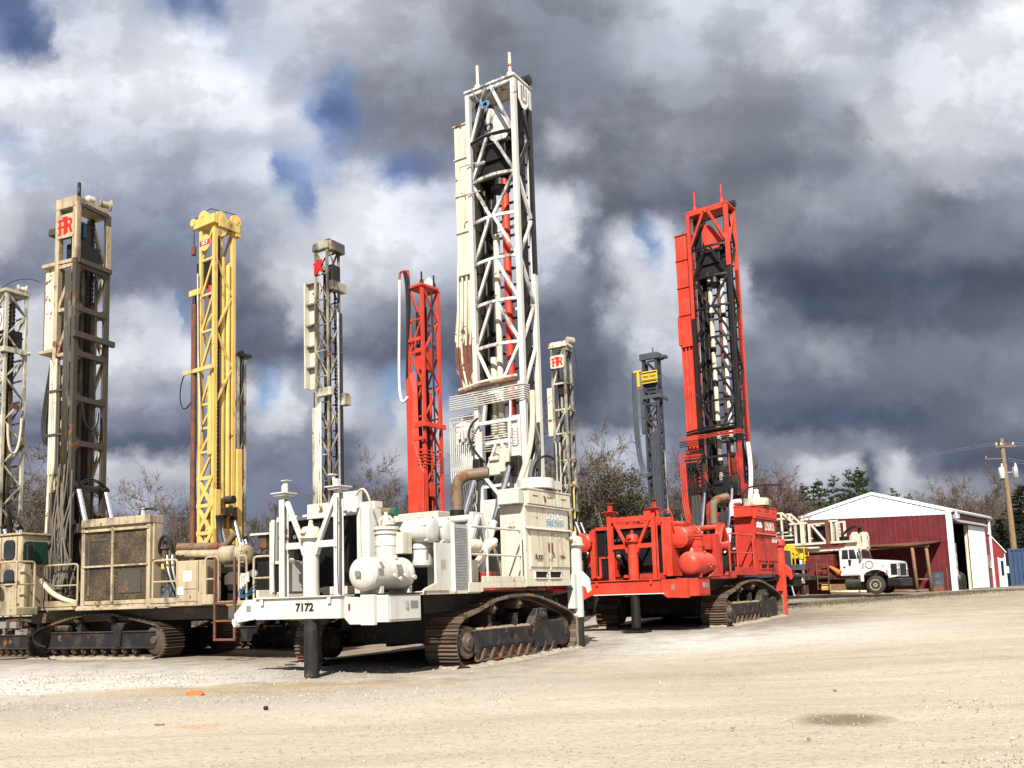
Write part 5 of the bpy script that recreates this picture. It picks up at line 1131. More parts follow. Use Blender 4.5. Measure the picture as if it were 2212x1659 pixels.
    B('channel_foot', t, root, (-6.05, -5.4, .9, 1.5, 3.75, 4.1), bevel=.08)
    for k in range(3): T('drag_hose', M['black'], root, bez((-6.1 - .06 * k, 1.3, 10.2), (-6.35 - .1 * k, 1.2, 8.0), (-6.4 - .1 * k, 1.1, 7.0), (-5.7, 1.0, 7.3 - .1 * k), 14), .05, 8)
    # hanging hose bundle at the foot of the mast
    r_ = random.Random(3)
    for k in range(24):
        xa = -5.3 + .9 * r_.random(); xb = -4.7 + 1.1 * (r_.random() - .2)
        T('hydraulic_hose', M['hose_dirty'] if k % 3 else td, root, bez((xa, .70 + .1 * r_.random(), 5.6 + r_.uniform(-.8, .9)), (xa + r_.uniform(-.1, .3), .5, 4.6), (xb + r_.uniform(-.6, .3), .0 + .4 * r_.random(), 3.2), (xb, .2 + .5 * r_.random(), 1.7 + .5 * r_.random()), 12), .03, 6)
    for k in range(12):
        xb = -4.4 + 1.2 * r_.random(); zt = r_.uniform(2.4, 3.2)
        T('hydraulic_hose', M['hose_dirty'], root, bez((xb, .1, zt), (xb + r_.uniform(-.3, .3), -.1, 2.2), (xb + r_.uniform(-.5, .5), -.15, 1.9), (xb + r_.uniform(-.7, .5), .3, r_.uniform(1.62, 2.0)), 10), .028, 6)
    T('hose_loop', M['oil_black'], root, bez((-4.65, .4, 3.7), (-5.3, .2, 3.6), (-5.4, .2, 2.6), (-4.7, .3, 2.4)), .04, 6)
    for k in range(2): T('hydraulic_hose', M['oil_black'], root, bez((x1 + .1, y0 + .1, 5.4 + .1 * k), (x1 + .25, y0 + .4, 5.9 + .1 * k), (x1 + .2, y1 - .4, 5.9), (x1 + .1, y1 + .1, 5.5 + .12 * k)), .025, 6)
    T('hydraulic_hose', M['oil_black'], root, bez((x1 + .1, y0 + .3, 8.4), (x1 + .15, y0 + .35, 7.2), (x1 + .15, y1 - .4, 7.3), (x1 + .05, y1 - .3, 8.2)), .045, 8)
    B('pivot_block', td, root, (x0, x1 + .25, y0 + .1, y1 - .1, 4.0, 4.3), (x1, x1 + .12, y0 + .35, y0 + .7, 2.0, 5.6), (x0 + .1, x1, y0, y1, 1.7, 2.6), bevel=.02)
    return root
tan_rig()
# ------------------------------------------------------------ rigs standing further back, mostly mast
def back_rig(label, xc, ytop, D, rot, w, d, mat, brace=None, front='/', side='\\', nb=10, zfoot=2.0, body=None, xbase=None, ch=.11, bw=.07, length=6.5, rel=None):
    """rig placed so its near mast corner stands on picture column xc at distance D; body runs along +X"""
    P0 = at(xc, ytop, D); x, y = P0.x, P0.y; g = gz(x, y); H = P0.z - g
    root = thing('crawler_drill_rig', label, 'drill rig', (x, y, g), R(rot))
    m = {'chord': mat, 'brace': brace or mat}
    zs = [zfoot + (H - zfoot) * k / nb for k in range(nb + 1)]
    if rel: zs = [zfoot] + [H - v for v in reversed(rel)]
    mast = lattice_mast(root, m, -w + ch / 2, -ch / 2, ch / 2, d - ch / 2, zs, ch, front, side, '/\\', 0, 0, bw)
    bm = body or mat
    side_crawler(root, [(p[0] + length - 1.2, p[1]) for p in TPROF], -.9, -.2); side_crawler(root, [(p[0] + length - 1.2, p[1]) for p in TPROF], d + .4, d + 1.1)
    B('chassis', M['frame'], root, (-w - .3, length, -.4, d + .6, 1.0, 1.45), bevel=.02)
    B('deck', bm, root, (-w - .5, length + .3, -.8, d + 1.0, 1.45, 1.58), bevel=.01)
    B('engine_house', bm, root, (1.6, length - .4, -.2, d + .4, 1.58, 2.75), bevel=.03)
    B('mast_foot', mat, root, (-w - .05, .1, -.08, .25, 1.58, zfoot + .8), (-w - .05, .1, d - .25, d + .08, 1.58, zfoot + .8), bevel=.02)
    for yy in (.15, d - .15): hydraulic_cylinder(root, bm, (1.3, yy, 1.7), (.12, yy, 4.9), .11, .4)
    return root, mast, H
def pipes(root, specs):
    for nm, mt, x, y, z0, z1, r in specs: T(nm, M[mt], root, [(x, y, z0), (x, y, z1)], r, 10)
# leftmost, cut by the frame edge
r, m, H = back_rig('pale grey lattice mast rig cut off by the left edge of the photo', 14, 628, 34, -30, 1.15, .92, M['pale'], None, 'X/', '/\\', 14, 2.2)
for x in (-.9, -.55, -.3): chain(m, M['oil_black'], x, .5, 2, H - .3, .06, .1)
pipes(r, [('drill_pipe', 'rust', -.5, .35, 2, H - 2.5, .09), ('feed_cylinder', 'oil_black', -.75, .6, 2, H - 3, .1), ('feed_cylinder', 'tan_grey', -.25, .45, 2, H - 4, .07), ('feed_cylinder', 'yellow', -.4, .7, 1.8, 5, .09)])
B('crown_plate', M['pale'], m, (-1.2, .06, -.06, .98, H, H + .12)); cw = B('rotary_head', M['oil_black'], r, (-.95, -.15, .2, .8, H - 2.3, H - 1.5), bevel=.03)
MB().lathe([(-.2, .1), (-.18, .17), (-.1, .17), (-.08, .1), (.1, .1), (.12, .17), (.18, .17)], (-.1, .7, H + .28), (.5, .8, 0), 14).build('winch_drum', M['pale'], m); T('winch_cable', M['oil_black'], m, bez((-1.0, .2, H + .1), (-.6, .3, H + .7), (.2, .7, H + .8), (.4, 1.1, H + .6)), .015, 5)
sg = MB().prism([(-1.05, H - 1.6), (-.1, H - 1.6), (-.1, H - .7), (-1.05, H - .7)], -.06, -.03, 'XZ').build('name_plate', M['paper'], m)
MB().tube([(-.5 + .36 * math.cos(R(a)), -.07, H - 1.15 + .36 * math.sin(R(a))) for a in range(0, 361, 15)], .025, 6).build('red_ring_emblem', M['txt_red'], sg); text('R', M['txt_red'], sg, (-.62, -.062, H - 1.32), (1, 0, 0), (0, 0, 1), .34, .28, .01, 'letter')
B('guide_beam', M['pale'], m, (-1.2, .05, -.1, -.02, H - 2.5, H - 2.28), (.0, .1, -.1, .85, H - 2.5, H - 2.28), bevel=.02); MB().lathe([(0, .08), (.14, .08)], (.05, .85, H - 2.39), (0, 1, 0), 10).build('guide_roller', M['cream_white'], m)
T('drag_hose', M['hose_cream'], r, bez((.05, .2, H - 5.4), (.08, .2, H - 7), (.08, .7, H - 7), (.05, .75, H - 5.1)), .05, 8); B('red_clip', M['rust'], m, (.05, .1, .3, .6, H - 4.75, H - 4.55))
MB().lathe([(0, .22), (.2, .2), (.25, .1)], (1.9, .2, 4.0), (.3, -.8, -.2), 14).build('work_lamp', M['black'], r); T('lamp_arm', M['frame'], r, [(.1, .1, 4.6), (1.0, .1, 4.6), (1.9, .2, 4.1)], .06, 6)
for k in range(6): T('hydraulic_hose', M['oil_black'], r, bez((.05, .1 + .12 * k, 5.8), (.7, .0, 5.9 - .3 * k), (1.0, -.1, 4.4), (.4 + .15 * k, 0, 3.2)), .03, 6)
# yellow
r, m, H = back_rig('bright yellow lattice mast rig behind the tan rig, round sign near its top', 464, 482, 33.5, -34, .98, 1.02, M['yellow'], None, '/', 'NNNN/\\/\\', 11, 2.2, M['yellow'], None, .15, .09, rel=[0, 1.35, 2.8, 4.3, 5.75, 7.25, 8.2, 9.15, 10.15])
yz = [2.2 + (H - 2.2) * k / 11 for k in range(12)]
xb = MB()
for k in range(4):
    dz = (H - 10.2 - 2.2) / 4; za, zb = 2.2 + k * dz, 2.2 + (k + 1) * dz
    xb.bar((-.9, -.02, za), (-.08, -.02, zb), .16, .06, (0, 1, 0)); xb.bar((-.08, -.02, za), (-.9, -.02, zb), .16, .055, (0, 1, 0)); xb.box(-.95, -.02, -.06, 0, zb - .07, zb + .07)
xb.build('cross_plate', M['yellow'], m)
B('crown_beam', M['yellow'], m, (-1.2, .1, -.12, .12, H, H + .38), (-.1, .12, .12, 1.15, H - .1, H + .3), (-1.15, -.9, .12, 1.15, H, H + .3), (-.2, .1, .95, 1.2, H - .25, H + .32), bevel=.02)
for x, y, rr_ in ((-.75, .05, .30), (-.1, .35, .22), (.0, 1.0, .24)):
    MB().lathe([(-.06, rr_), (.06, rr_)], (x, y, H + .42), (0, 1, 0) if y < .3 else (1, 0, 0), 18).box(x - .12, x + .12, y - .06, y + .06, H + .2, H + .5).build('sheave_guard', M['yellow'], m)
T('winch_cable', M['oil_black'], m, [(-1.2, .0, H + .5), (-.4, .1, H + .75), (.0, 1.0, H + .7)], .018, 5)
hk = T('hoist_line', M['oil_black'], m, [(-1.25, -.05, H + .2), (-1.25, -.05, H - .7)], .02, 5); B('hook_weight', M['rust'], hk, (-1.34, -1.16, -.12, .02, H - 1.05, H - .65), bevel=.03); MB().lathe([(-.1, .16), (.1, .16)], (-1.22, -.05, H + .3), (0, 1, 0), 12).build('line_sheave', M['yellow'], m)
sg = MB().lathe([(0, .33), (.03, .33)], (-.47, -.08, H - .72), (0, -1, 0), 36).build('round_sign', M['yellow'], m)
B('red_band', M['txt_red'], sg, (-.79, -.15, -.118, -.108, H - .82, H - .62)); text('SKT', M['txt_white'], sg, (-.66, -.119, H - .79), (1, 0, 0), (0, 0, 1), .14, .38, .03, 'lettering')
pipes(r, [('drill_pipe', 'rust', -1.22, -.02, 1.6, H - 3.1, .115), ('feed_cylinder', 'yellow', -.25, .55, 2, H - 1.2, .13), ('feed_cylinder', 'yellow', -.12, .75, 2, H - 1.5, .09), ('drill_pipe', 'rust', -.62, .4, 2.2, H - 4, .08), ('feed_cylinder', 'cream_white', -.3, .8, 2.2, H - 6, .05), ('hydraulic_line', 'oil_black', -.5, .6, 2, H - .4, .03)])
for x, y in ((-.2, .35), (-.75, .6)): chain(m, M['oil_black'], x, y, 2.2, H - .4, .05, .08)
B('rotary_head', M['oil_black'], r, (-.95, -.3, .1, .7, H - 2.4, H - 1.4), (-1.15, -.95, .0, .3, H - 2.1, H - 1.4), bevel=.04); MB().lathe([(0, .15), (.9, .18), (1.0, .1)], (-.5, .3, H - 3.3), 'Z', 12).build('red_swivel', M['red_worn'], r)
B('pipe_arm', M['yellow'], m, (-1.5, -.85, -.1, .0, H - 2.75, H - 2.5), bevel=.02); B('pipe_arm', M['yellow'], m, (-1.75, .05, -.16, -.09, H - 5.95, H - 5.78), bevel=.02); MB().lathe([(0, .09), (.6, .07)], (-1.22, -.02, H - 3.25), 'Z', 10).build('pipe_box', M['oil_black'], r)
T('drag_hose', M['black'], r, bez((-1.7, -.1, H - 5.9), (-2.25, -.1, H - 6.4), (-2.0, -.1, H - 8.0), (-1.25, -.05, H - 6.95), 14), .025, 6)
T('chrome_line', M['alum'], m, rounded([(-.92, -.1, H - 1.9), (-.86, -.1, H - 5), (-.7, -.1, H - 7.5), (-.68, -.1, H - 8.6)], .5), .03, 6)
B('lower_cover', M['yellow'], m, (-.32, -.1, -.06, .0, H - 9.3, H - 6.2), (.0, .07, .05, .95, 3.9, 4.5), (.0, .07, .05, .3, 2.0, 6.0), bevel=.02)
MB().lathe([(0, .16), (.4, .16)], (.1, .5, 5.6), (1, .2, 0), 12).box(.05, .35, .3, .8, 5.0, 5.3).build('pivot_motor', M['frame'], r)
B('side_channel', M['yellow'], m, (.05, .16, 1.0, 1.25, 2.0, H - 9.0), bevel=.02)
gr = B('engine_cover', M['yellow_bright'], r, (-1.6, -.3, -2.4, -1.4, 3.2, 3.75), bevel=.03); B('grille', M['tan_dirty'], gr, (-1.5, -.4, -2.42, -2.39, 3.28, 3.68)); B('lower_deck', M['yellow'], r, (-2.2, 2.5, -2.4, -.8, 2.9, 3.1), bevel=.02)
for k in range(6): T('hydraulic_hose', M['black'], r, bez((.05, .1 + .1 * k, 5.0), (.5, -.2, 4.6), (.7, -.2, 3.6), (.2 + .2 * k, -.1, 3.0)), .03, 6)
# narrow mast peeping out behind the yellow one
r, m, H = back_rig('narrow dirty cream mast rig half hidden behind the yellow mast', 514, 768, 46, -40, .5, .52, M['tan_grey'], M['tan_grey'], 'N', 'N/', 9, 2.2, M['tan'])
pipes(r, [('feed_cylinder', 'oil_black', -.1, .3, 2, H - .4, .08), ('feed_cylinder', 'cream_white', -.15, .5, 2, H - 1, .06), ('feed_cylinder', 'oil_black', -.3, .2, 2, H - .3, .09)])
B('crown_plate', M['oil_black'], m, (-.5, .1, 0, .8, H, H + .15)); MB().lathe([(-.15, .12), (.15, .12)], (-.2, .3, H + .25), 'X', 10).build('sheave', M['oil_black'], m)
# grey-cream mast with long trough
r, m, H = back_rig('thin grey-cream mast rig with long pale trough, standing behind the white rig radiator', 706.6, 533, 36, -32, .78, .78, M['tan_grey'], M['tan_grey'], '\\', 'X/', 13, 2.0, M['tan'], None, .09, .055)
for k in range(5):
    z1 = H - 1.35 - k * .93; tr_ = B('trough_segment', M['cream_white'], r, (-1.34, -1.26, -.06, .3, z1 - .92, z1), (-1.26, -.78, .22, .3, z1 - .92, z1)); B('bracket', M['tan_grey'], tr_, (-1.26, -.74, .0, .28, z1 - .06, z1))
B('crown_block', M['tan_grey'], m, (-.85, .05, -.05, .2, H - .05, H + .3), (-.15, .15, .1, .95, H - .1, H + .35), bevel=.03)
MB().lathe([(-.1, .2), (.1, .2)], (-.3, .4, H + .35), 'X', 12).build('sheave', M['oil_black'], m)
em = MB(); z = H - 1.1; em.box(-.6, -.52, -.08, -.04, z, z + .65); em.box(-.75, -.4, -.079, -.04, z + .42, z + .5); em.box(-.7, -.62, -.081, -.04, z, z + .42)
em.prism([(-.5, z + .05), (-.43, z + .05), (-.43, z + .25), (-.3, z + .02), (-.2, z + .02), (-.32, z + .3), (-.22, z + .42), (-.26, z + .6), (-.5, z + .6)], -.08, -.04, 'XZ'); em.build('emblem', M['txt_red'], m)
pipes(r, [('feed_cylinder', 'oil_black', -.25, .35, 2, H - 1, .06), ('feed_cylinder', 'chrome', .1, .5, 5, H - 2.8, .06), ('feed_cylinder', 'oil_black', .12, .68, 2, H - 2.8, .05), ('drill_pipe', 'oil_black', -.55, .4, 2, H - .8, .06), ('hydraulic_line', 'oil_black', -.84, .1, 2, H - 6.2, .075)])
B('rotary_head', M['oil_black'], r, (-.3, .1, .2, .7, H - 1.8, H - .7), bevel=.04); B('guide_block', M['tan_grey'], r, (-.1, .2, .1, .95, H - 1.85, H - 1.45), bevel=.02); B('guide_block', M['pale'], r, (-.5, .3, -.2, .0, H - 6.5, H - 6.15), (.05, .4, .6, .95, H - 6.8, H - 6.3), bevel=.02)
for k in range(6): T('hydraulic_line', M['pale'] if k % 2 else M['cream_white'], r, rounded([(-.4 - k * .07, -.06, H - 6.7 - .05 * k), (-.42 - k * .07, -.06, 2.4)], .1), .035, 6)
B('line_cover', M['pale'], r, (-.85, -.7, -.1, .1, 2.2, H - 6.9), bevel=.01); chain(m, M['oil_black'], -.15, .6, 2, H - .6, .05, .09)
# second red rig
r, m, H = back_rig('all red lattice mast rig with a white hose drooping on its left', 911, 616, 36, -38, .92, 1.1, M['red'], None, '\\/', '\\/', 9, 2.0, M['red_worn'], None, .12, .075)
B('crown_plate', M['red'], m, (-.85, .06, -.06, 1.0, H, H + .1))
for x, y in ((-.1, .1), (-.05, .8)): MB().lathe([(0, .09), (.2, .08), (.22, .04), (.55, .04)], (x, y, H + .1), 'Z', 8).build('tension_screw', M['oil_black'], m)
MB().prism([(.2, H + .1), (.75, H + .1), (.7, H + .45), (.5, H + .5)], -.1, -.04, 'YZ').build('crown_guard', M['paper'], m)
B('face_cover', M['red'], m, (-.98, -.55, -.08, -.02, 1.6, H - 3.9), bevel=.01); B('face_cover', M['red'], m, (.0, .05, .2, .5, 5.6, 6.2), (-.3, .0, -.06, -.02, 1.6, 6.5))
for k in range(7): T('hydraulic_line', M['red'], r, rounded([(-.7 + .05 * k, -.1, H - 3.7 - .1 * (k % 2)), (-.55 + .04 * k, -.12, H - 4.5), (-.55 + .05 * k, -.12, H - 6.6 - .12 * k), (-.45 + .07 * k, -.13, H - 7.1 - .15 * k), (-.45 + .07 * k, -.13, 1.8)], .1), .028, 6)
for k in range(5): T('hydraulic_line', M['red'], r, rounded([(-.3, -.15, H - 7.1 - .14 * k), (.12, -.14, H - 7.1 - .14 * k), (.12, .9, H - 7.15 - .14 * k)], .06), .022, 6)
B('guide_beam', M['red'], m, (-.5, .15, -.16, -.08, H - 6.1, H - 5.85), (.07, .16, -.1, 1.15, H - 6.1, H - 5.9), (-.5, .15, -.16, -.08, H - 6.65, H - 6.5), bevel=.015)
pipes(r, [('feed_cylinder', 'oil_black', -.3, .5, 2, H - .8, .07), ('drill_pipe', 'oil_black', -.55, .3, 2, H - 1, .09), ('feed_cylinder', 'oil_black', .0, .6, 3, H - .2, .04), ('feed_cylinder', 'red', -.35, .7, 2, H - 4.5, .1)])
B('rotary_head', M['red'], r, (-.65, -.12, .15, .8, H - 3.6, H - 2.6), bevel=.05); B('brace_plate', M['red'], m, (-.9, -.1, -.05, .0, H - 2.35, H - 2.2), (-.9, -.1, -.05, .0, H - 4.3, H - 4.15))
gn = MB().tube(rounded([(-.75, .0, H + .1), (-.72, -.05, H + .7), (-.85, -.05, H + .85), (-1.18, -.1, H + .85), (-1.22, -.1, H + .5)], .12), .05, 8).build('gooseneck', M['red_worn'], r); T('gooseneck_mast', M['red'], r, [(-.84, .1, 2.5), (-.84, .1, H + .1)], .05, 6)
T('white_hose', M['hose_white'], r, bez((-1.22, -.1, H + .5), (-1.28, -.1, H - 3.0), (-1.62, -.1, H - 5.6), (-.86, -.1, H - 4.7), 20), .058, 10)
for k in range(3): T('drag_hose', M['black'], r, bez((-1.0 + .12 * k, -.05, H + .82), (-.62 + .03 * k, -.05, H - .3), (-1.1 - .04 * k, -.05, H - 4.9), (-.88, -.02, H - 4.4 + .1 * k), 16), .045, 8)
# rusty cream mast right of the white one
r, m, H = back_rig('rust stained cream mast rig just right of tall white mast, red emblem on top', 1219.5, 748, 46, -28, .86, .95, M['tan_grey'], M['pale'], 'N////N/N', 'N', 9, 2.0, M['tan'], None, .13, .09, rel=[0, 1.97, 3.4, 4.7, 6.15, 7.5, 8.8])
B('crown_block', M['rust_cream'], m, (-.95, .08, -.08, .15, H, H + .3), (-.9, .08, .15, 1.0, H + .1, H + .25), bevel=.02); MB().lathe([(-.25, .14), (-.2, .22), (.2, .22), (.25, .14)], (-.05, .85, H + .5), (.5, .86, 0), 14).build('winch_drum', M['tan_grey'], m)
emblem_plate(m, M['rust_cream'], M['txt_red'], (-.84, -.1, H - 1.15), (1, 0, 0), .80, .70)
fr = MB(); zz = [H - v for v in (.1, 1.97, 3.4, 4.7, 6.15, 7.5, 8.8)]
for z in zz: MB().box(-.02, .07, .05, .9, z - .07, z + .07).build('face_frame', M['tan_grey'], m)
B('rod_loader_housing', M['rust_cream'], r, (-1.25, -.9, .2, .6, H - 4.75, H - 2.1), bevel=.02)
for x, y in ((-.6, .4), (-.25, .5)): chain(m, M['oil_black'], x, y, 2, H - .4, .07, .1)
pipes(r, [('feed_cylinder', 'tan_grey', -.45, .35, 2, H - 2.5, .07), ('feed_cylinder', 'oil_black', -.3, .7, 2, H - 2, .1), ('feed_cylinder', 'tan_grey', -.7, .5, 2, H - 3, .06), ('feed_cylinder', 'yellow', .03, .35, 2, 7, .05)])
B('rotary_head', M['oil_black'], r, (-.6, -.1, .2, .75, H - 2.6, H - 1.7), bevel=.04)
for k in range(5): T('hydraulic_line', M['pale'] if k % 2 else M['oil_black'], r, [(-.8 + k * .11, -.1, H - 5.2), (-.8 + k * .11, -.1, 1.8)], .03, 6)
T('winch_cable', M['oil_black'], m, bez((.05, .9, H + .5), (.35, 1.1, H - 1), (.3, 1.0, H - 2.5), (.1, .9, H - 3)), .018, 5); T('antenna', M['oil_black'], m, bez((-.9, 0, H - 2.6), (-1.3, 0, H - 2.8), (-1.6, 0, H - 3.2), (-1.75, 0, H - 3.6)), .015, 5); B('pennant', M['paper'], m, (-1.8, -1.65, -.01, .01, H - 3.75, H - 3.6))
# blue-grey
r, m, H = back_rig('dark blue-grey lattice mast rig with a yellow sign near its top', 1417.6, 772, 46, -32, .86, .62, M['bluegrey'], None, '/\\', 'X', 14, 2.0, M['bluegrey'], None, .12, .075)
B('crown_block', M['bluegrey_l'], m, (-.95, .08, -.1, .1, H - .05, H + .3), (-.2, .1, .1, .8, H, H + .3), (.0, .35, .4, .8, H + .05, H + .2), bevel=.02); MB().lathe([(0, .03), (.35, .03)], (-.3, .3, H + .3), 'Z', 6).build('antenna', M['oil_black'], m)
z = H - 1.38
sg = B('yellow_sign', M['yellow_bright'], m, (-.85, .05, -.16, -.1, z, z + .68), bevel=.03)
B('black_stripe', M['txt_black'], sg, (-.83, .03, -.168, -.158, z + .08, z + .15)); B('black_stripe', M['txt_black'], sg, (-.83, .03, -.168, -.158, z + .54, z + .61)); B('black_stripe', M['txt_black'], sg, (-.83, .03, -.168, -.158, z + .18, z + .205))
text('Atlas Copco', M['txt_black'], sg, (-.78, -.166, z + .27), (1, 0, 0), (0, 0, 1), .2, .76, .015, 'lettering', .004, .25)
B('hose_bracket', M['yellow_bright'], m, (-1.35, -.9, -.1, .1, z + .7, z + .82), (-1.15, -1.0, -.1, .1, z - .1, z + .7), bevel=.03)
for k in range(4): T('drag_hose', M['bluegrey_l'] if k % 2 else M['bluegrey'], r, bez((-1.4 + .05 * k, -.05, z + .75), (-1.5 + .08 * k, -.05, z - 3), (-1.4 + .1 * k, -.05, z - 5.6), (-.5, -.1, z - 4.9 + .08 * k), 18), .045, 7)
for k in range(3): B('rod_loader_housing', M['bluegrey_l'], r, (-1.1, -.82, .1, .45, H - 2.35 - k * .82, H - 1.56 - k * .82), bevel=.02)
for k in range(7): T('hydraulic_line', M['bluegrey_l'] if k % 2 else M['bluegrey'], r, rounded([(-.5 + k * .07, -.1, H - 4.2 + .08 * k), (-.5 + k * .07, -.1, 5), (-.3 + k * .1, -.15, 2.2)], .5), .034, 6)
pipes(r, [('drill_pipe', 'rust', -.62, .25, 2, H - 3, .09), ('feed_cylinder', 'oil_black', -.25, .4, 2, H - 2, .08), ('feed_cylinder', 'tan_grey', .02, .45, 2, H - 5, .04)])
B('guide_beam', M['bluegrey_l'], m, (-.85, .2, -.12, -.06, H - 2.2, H - 2.0), (.05, .12, -.06, 1.1, H - 2.2, H - 2.0), bevel=.02); B('rotary_head', M['bluegrey'], r, (-.7, -.1, .1, .5, H - 1.9, H - 1.0), bevel=.04)
# ------------------------------------------------------------ metal shed
def ribbed_paint(name, base, period, axis='X', rust=.03, dust=.12, streak=.1):
    return paint(name, base, .5, rust=rust, dust=dust, streak=streak, fade=.14)
M['shed_red'] = paint('barn_red_metal', (.145, .018, .024), .5, rust=.0, dust=.16, streak=.16, fade=.18)
M['shed_red2'] = paint('brighter_barn_red', (.30, .03, .03), .5, rust=.0, dust=.1, streak=.1)
M['shed_white'] = paint('white_metal_sheet', (.82, .83, .84), .45, rust=.0, dust=.05, streak=.05, fade=.05)
M['wood'] = simple('weathered_post', (.22, .13, .07), .8, 0, .35, 7)
M['pole_wood'] = simple('utility_pole_wood', (.25, .17, .10), .8, 0, .3, 6)
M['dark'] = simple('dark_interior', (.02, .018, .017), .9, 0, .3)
SHED = thing('metal_shed', 'long barn red metal shed with white gable and half open white sliding door', 'shed', (27.16, 54.6, 1.0), R(-40))
GW, GE0, GE1, RX, RZ, SD = 9.45, 5.32, 5.0, -4.61, 6.48, 10.2
def zroof(x): return lerp(GE1, RZ, x / RX) if x > RX else lerp(RZ, GE0, (RX - x) / (GW + RX))
def sheet(x0, x1, y, z0f, z1f, per=.3, sgn=-1, rib=.03):
    """ribbed sheeting facing -Y"""
    mb = MB(); n = int((x1 - x0) / per)
    for k in range(n):
        a = x0 + (x1 - x0) * k / n; b = x0 + (x1 - x0) * (k + 1) / n; w = b - a
        xs = [a, a + w * .72, a + w * .8, a + w * .92, b]; ys = [y, y, y - rib, y - rib, y]
        for i in range(4):
            mb.add([(xs[i], ys[i], z0f(xs[i])), (xs[i + 1], ys[i + 1], z0f(xs[i + 1])), (xs[i + 1], ys[i + 1], z1f(xs[i + 1])), (xs[i], ys[i], z1f(xs[i]))], [(0, 1, 2, 3)])
    return mb
bz = lambda x: lerp(4.73, 5.09, -x / GW)
w = sheet(-GW, 0, 0, lambda x: 0, bz).build('front_wall', M['shed_red'], SHED, recalc=False)
gb = sheet(-GW, RX, -.035, bz, lambda x: zroof(x)); gb2 = sheet(RX, 0, -.035, bz, lambda x: zroof(x)); gb.add(gb2.v, gb2.f)
gb.build('gable', M['shed_white'], SHED, recalc=False)
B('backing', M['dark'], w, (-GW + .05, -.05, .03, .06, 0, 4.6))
B('corner_trim', M['shed_white'], SHED, (-.22, .05, -.10, .0, 0, GE1 - .05)); B('corner_trim', M['shed_white'], SHED, (-GW - .05, -GW + .2, -.10, .0, 0, GE0 - .05)); B('corner_return', M['shed_white'], SHED, (.05, .09, -.10, .16, 0, GE1 - .1))
# dirty streaks and loose panel joints
rf = MB()
for a, b in (((-GW - .15, zroof(-GW) - .03), (RX, RZ + .03)), ((RX, RZ + .03), (.16, zroof(0) - .03))):
    rf.add([(a[0], -.06, a[1]), (b[0], -.06, b[1]), (b[0], SD + .3, b[1]), (a[0], SD + .3, a[1])] + [(a[0], -.06, a[1] + .08), (b[0], -.06, b[1] + .08), (b[0], SD + .3, b[1] + .08), (a[0], SD + .3, a[1] + .08)], [(0, 1, 2, 3), (7, 6, 5, 4), (0, 4, 5, 1), (1, 5, 6, 2), (2, 6, 7, 3), (3, 7, 4, 0)])
roof = rf.build('roof', M['shed_white'], SHED)
fa = MB()
for a, b in (((-GW - .16, zroof(-GW) - .05), (RX, RZ + .02)), ((RX, RZ + .02), (.17, zroof(0) - .04))): fa.add([(a[0], -.10, a[1] - .11), (b[0], -.10, b[1] - .11), (b[0], -.10, b[1] + .09), (a[0], -.10, a[1] + .09), (a[0], -.063, a[1] - .11), (b[0], -.063, b[1] - .11), (b[0], -.063, b[1] + .09), (a[0], -.063, a[1] + .09)], [(0, 1, 2, 3), (7, 6, 5, 4), (0, 4, 5, 1), (3, 2, 6, 7), (1, 5, 6, 2), (0, 3, 7, 4)])
fa.build('barge_board', M['shed_white'], SHED)
B('gutter', M['alum'], SHED, (.16, .26, -.05, SD + .25, GE1 - .14, GE1 - .04))
# right side wall with the opening
B('side_wall', M['shed_red'], SHED, (-.05, .0, 4.0, SD, 0, GE1 - .1)); B('door_header', M['shed_red'], SHED, (-.05, .02, .1, 4.0, 4.2, GE1 - .1))
B('door_jamb', M['cream_white'], SHED, (-.16, .0, 3.85, 4.0, 0, 4.2), (-.16, .0, .12, .2, 0, 4.2))
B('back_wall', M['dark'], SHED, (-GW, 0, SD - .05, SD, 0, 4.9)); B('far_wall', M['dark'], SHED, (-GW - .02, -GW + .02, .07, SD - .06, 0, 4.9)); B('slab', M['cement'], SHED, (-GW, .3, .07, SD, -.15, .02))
dr = MB()
for k in range(2): dr.box(.06, .11, 3.95 + k * 2.25, 3.95 + (k + 1) * 2.25 - .012, .08, 4.2)
for k in range(14): dr.box(.11, .118, 4.1 + k * .31, 4.12 + k * .31, .08, 4.2)
dr.build('sliding_door', M['shed_white'], SHED)
MB().prism([(.0, 4.5), (.32, 4.3), (.32, 4.24), (.0, 4.32)], .5, 8.8, 'XZ').build('door_track_hood', M['alum'], SHED)
B('downpipe', M['shed_white'], SHED, (.02, .15, 9.9, 10.1, 0, GE1 - .2)); B('meter_box', M['decal'], SHED, (.0, .14, 8.75, 9.15, 1.5, 2.3), bevel=.02); B('fuse_box', M['cream_white'], SHED, (.0, .12, 9.4, 9.75, 1.4, 1.9), bevel=.02)
for x, y, z in ((-7.4, -.25, 4.95), (.3, .25, 4.7)):
    MB().lathe([(0, .22), (.25, .20), (.3, .1), (.42, .06), (.45, .01)], (x, y, z - .25), 'Z', 14).build('barn_lamp', M['alum'], SHED)
for k, s in enumerate((-8.3, -3.3, -2.3, -5.2)): B('panel_joint', M['shed_red2'], w, (s, s + .05, -.036, -.0302, 2.7, 4.7))
B('stored_gear', M['pale'], SHED, (-.5, -.35, 2.2, 2.35, .02, 3.0), (-1.4, -.8, 1.2, 1.8, .02, 1.3), (-2.6, -1.6, 2.5, 3.4, .02, 1.8), bevel=.03)
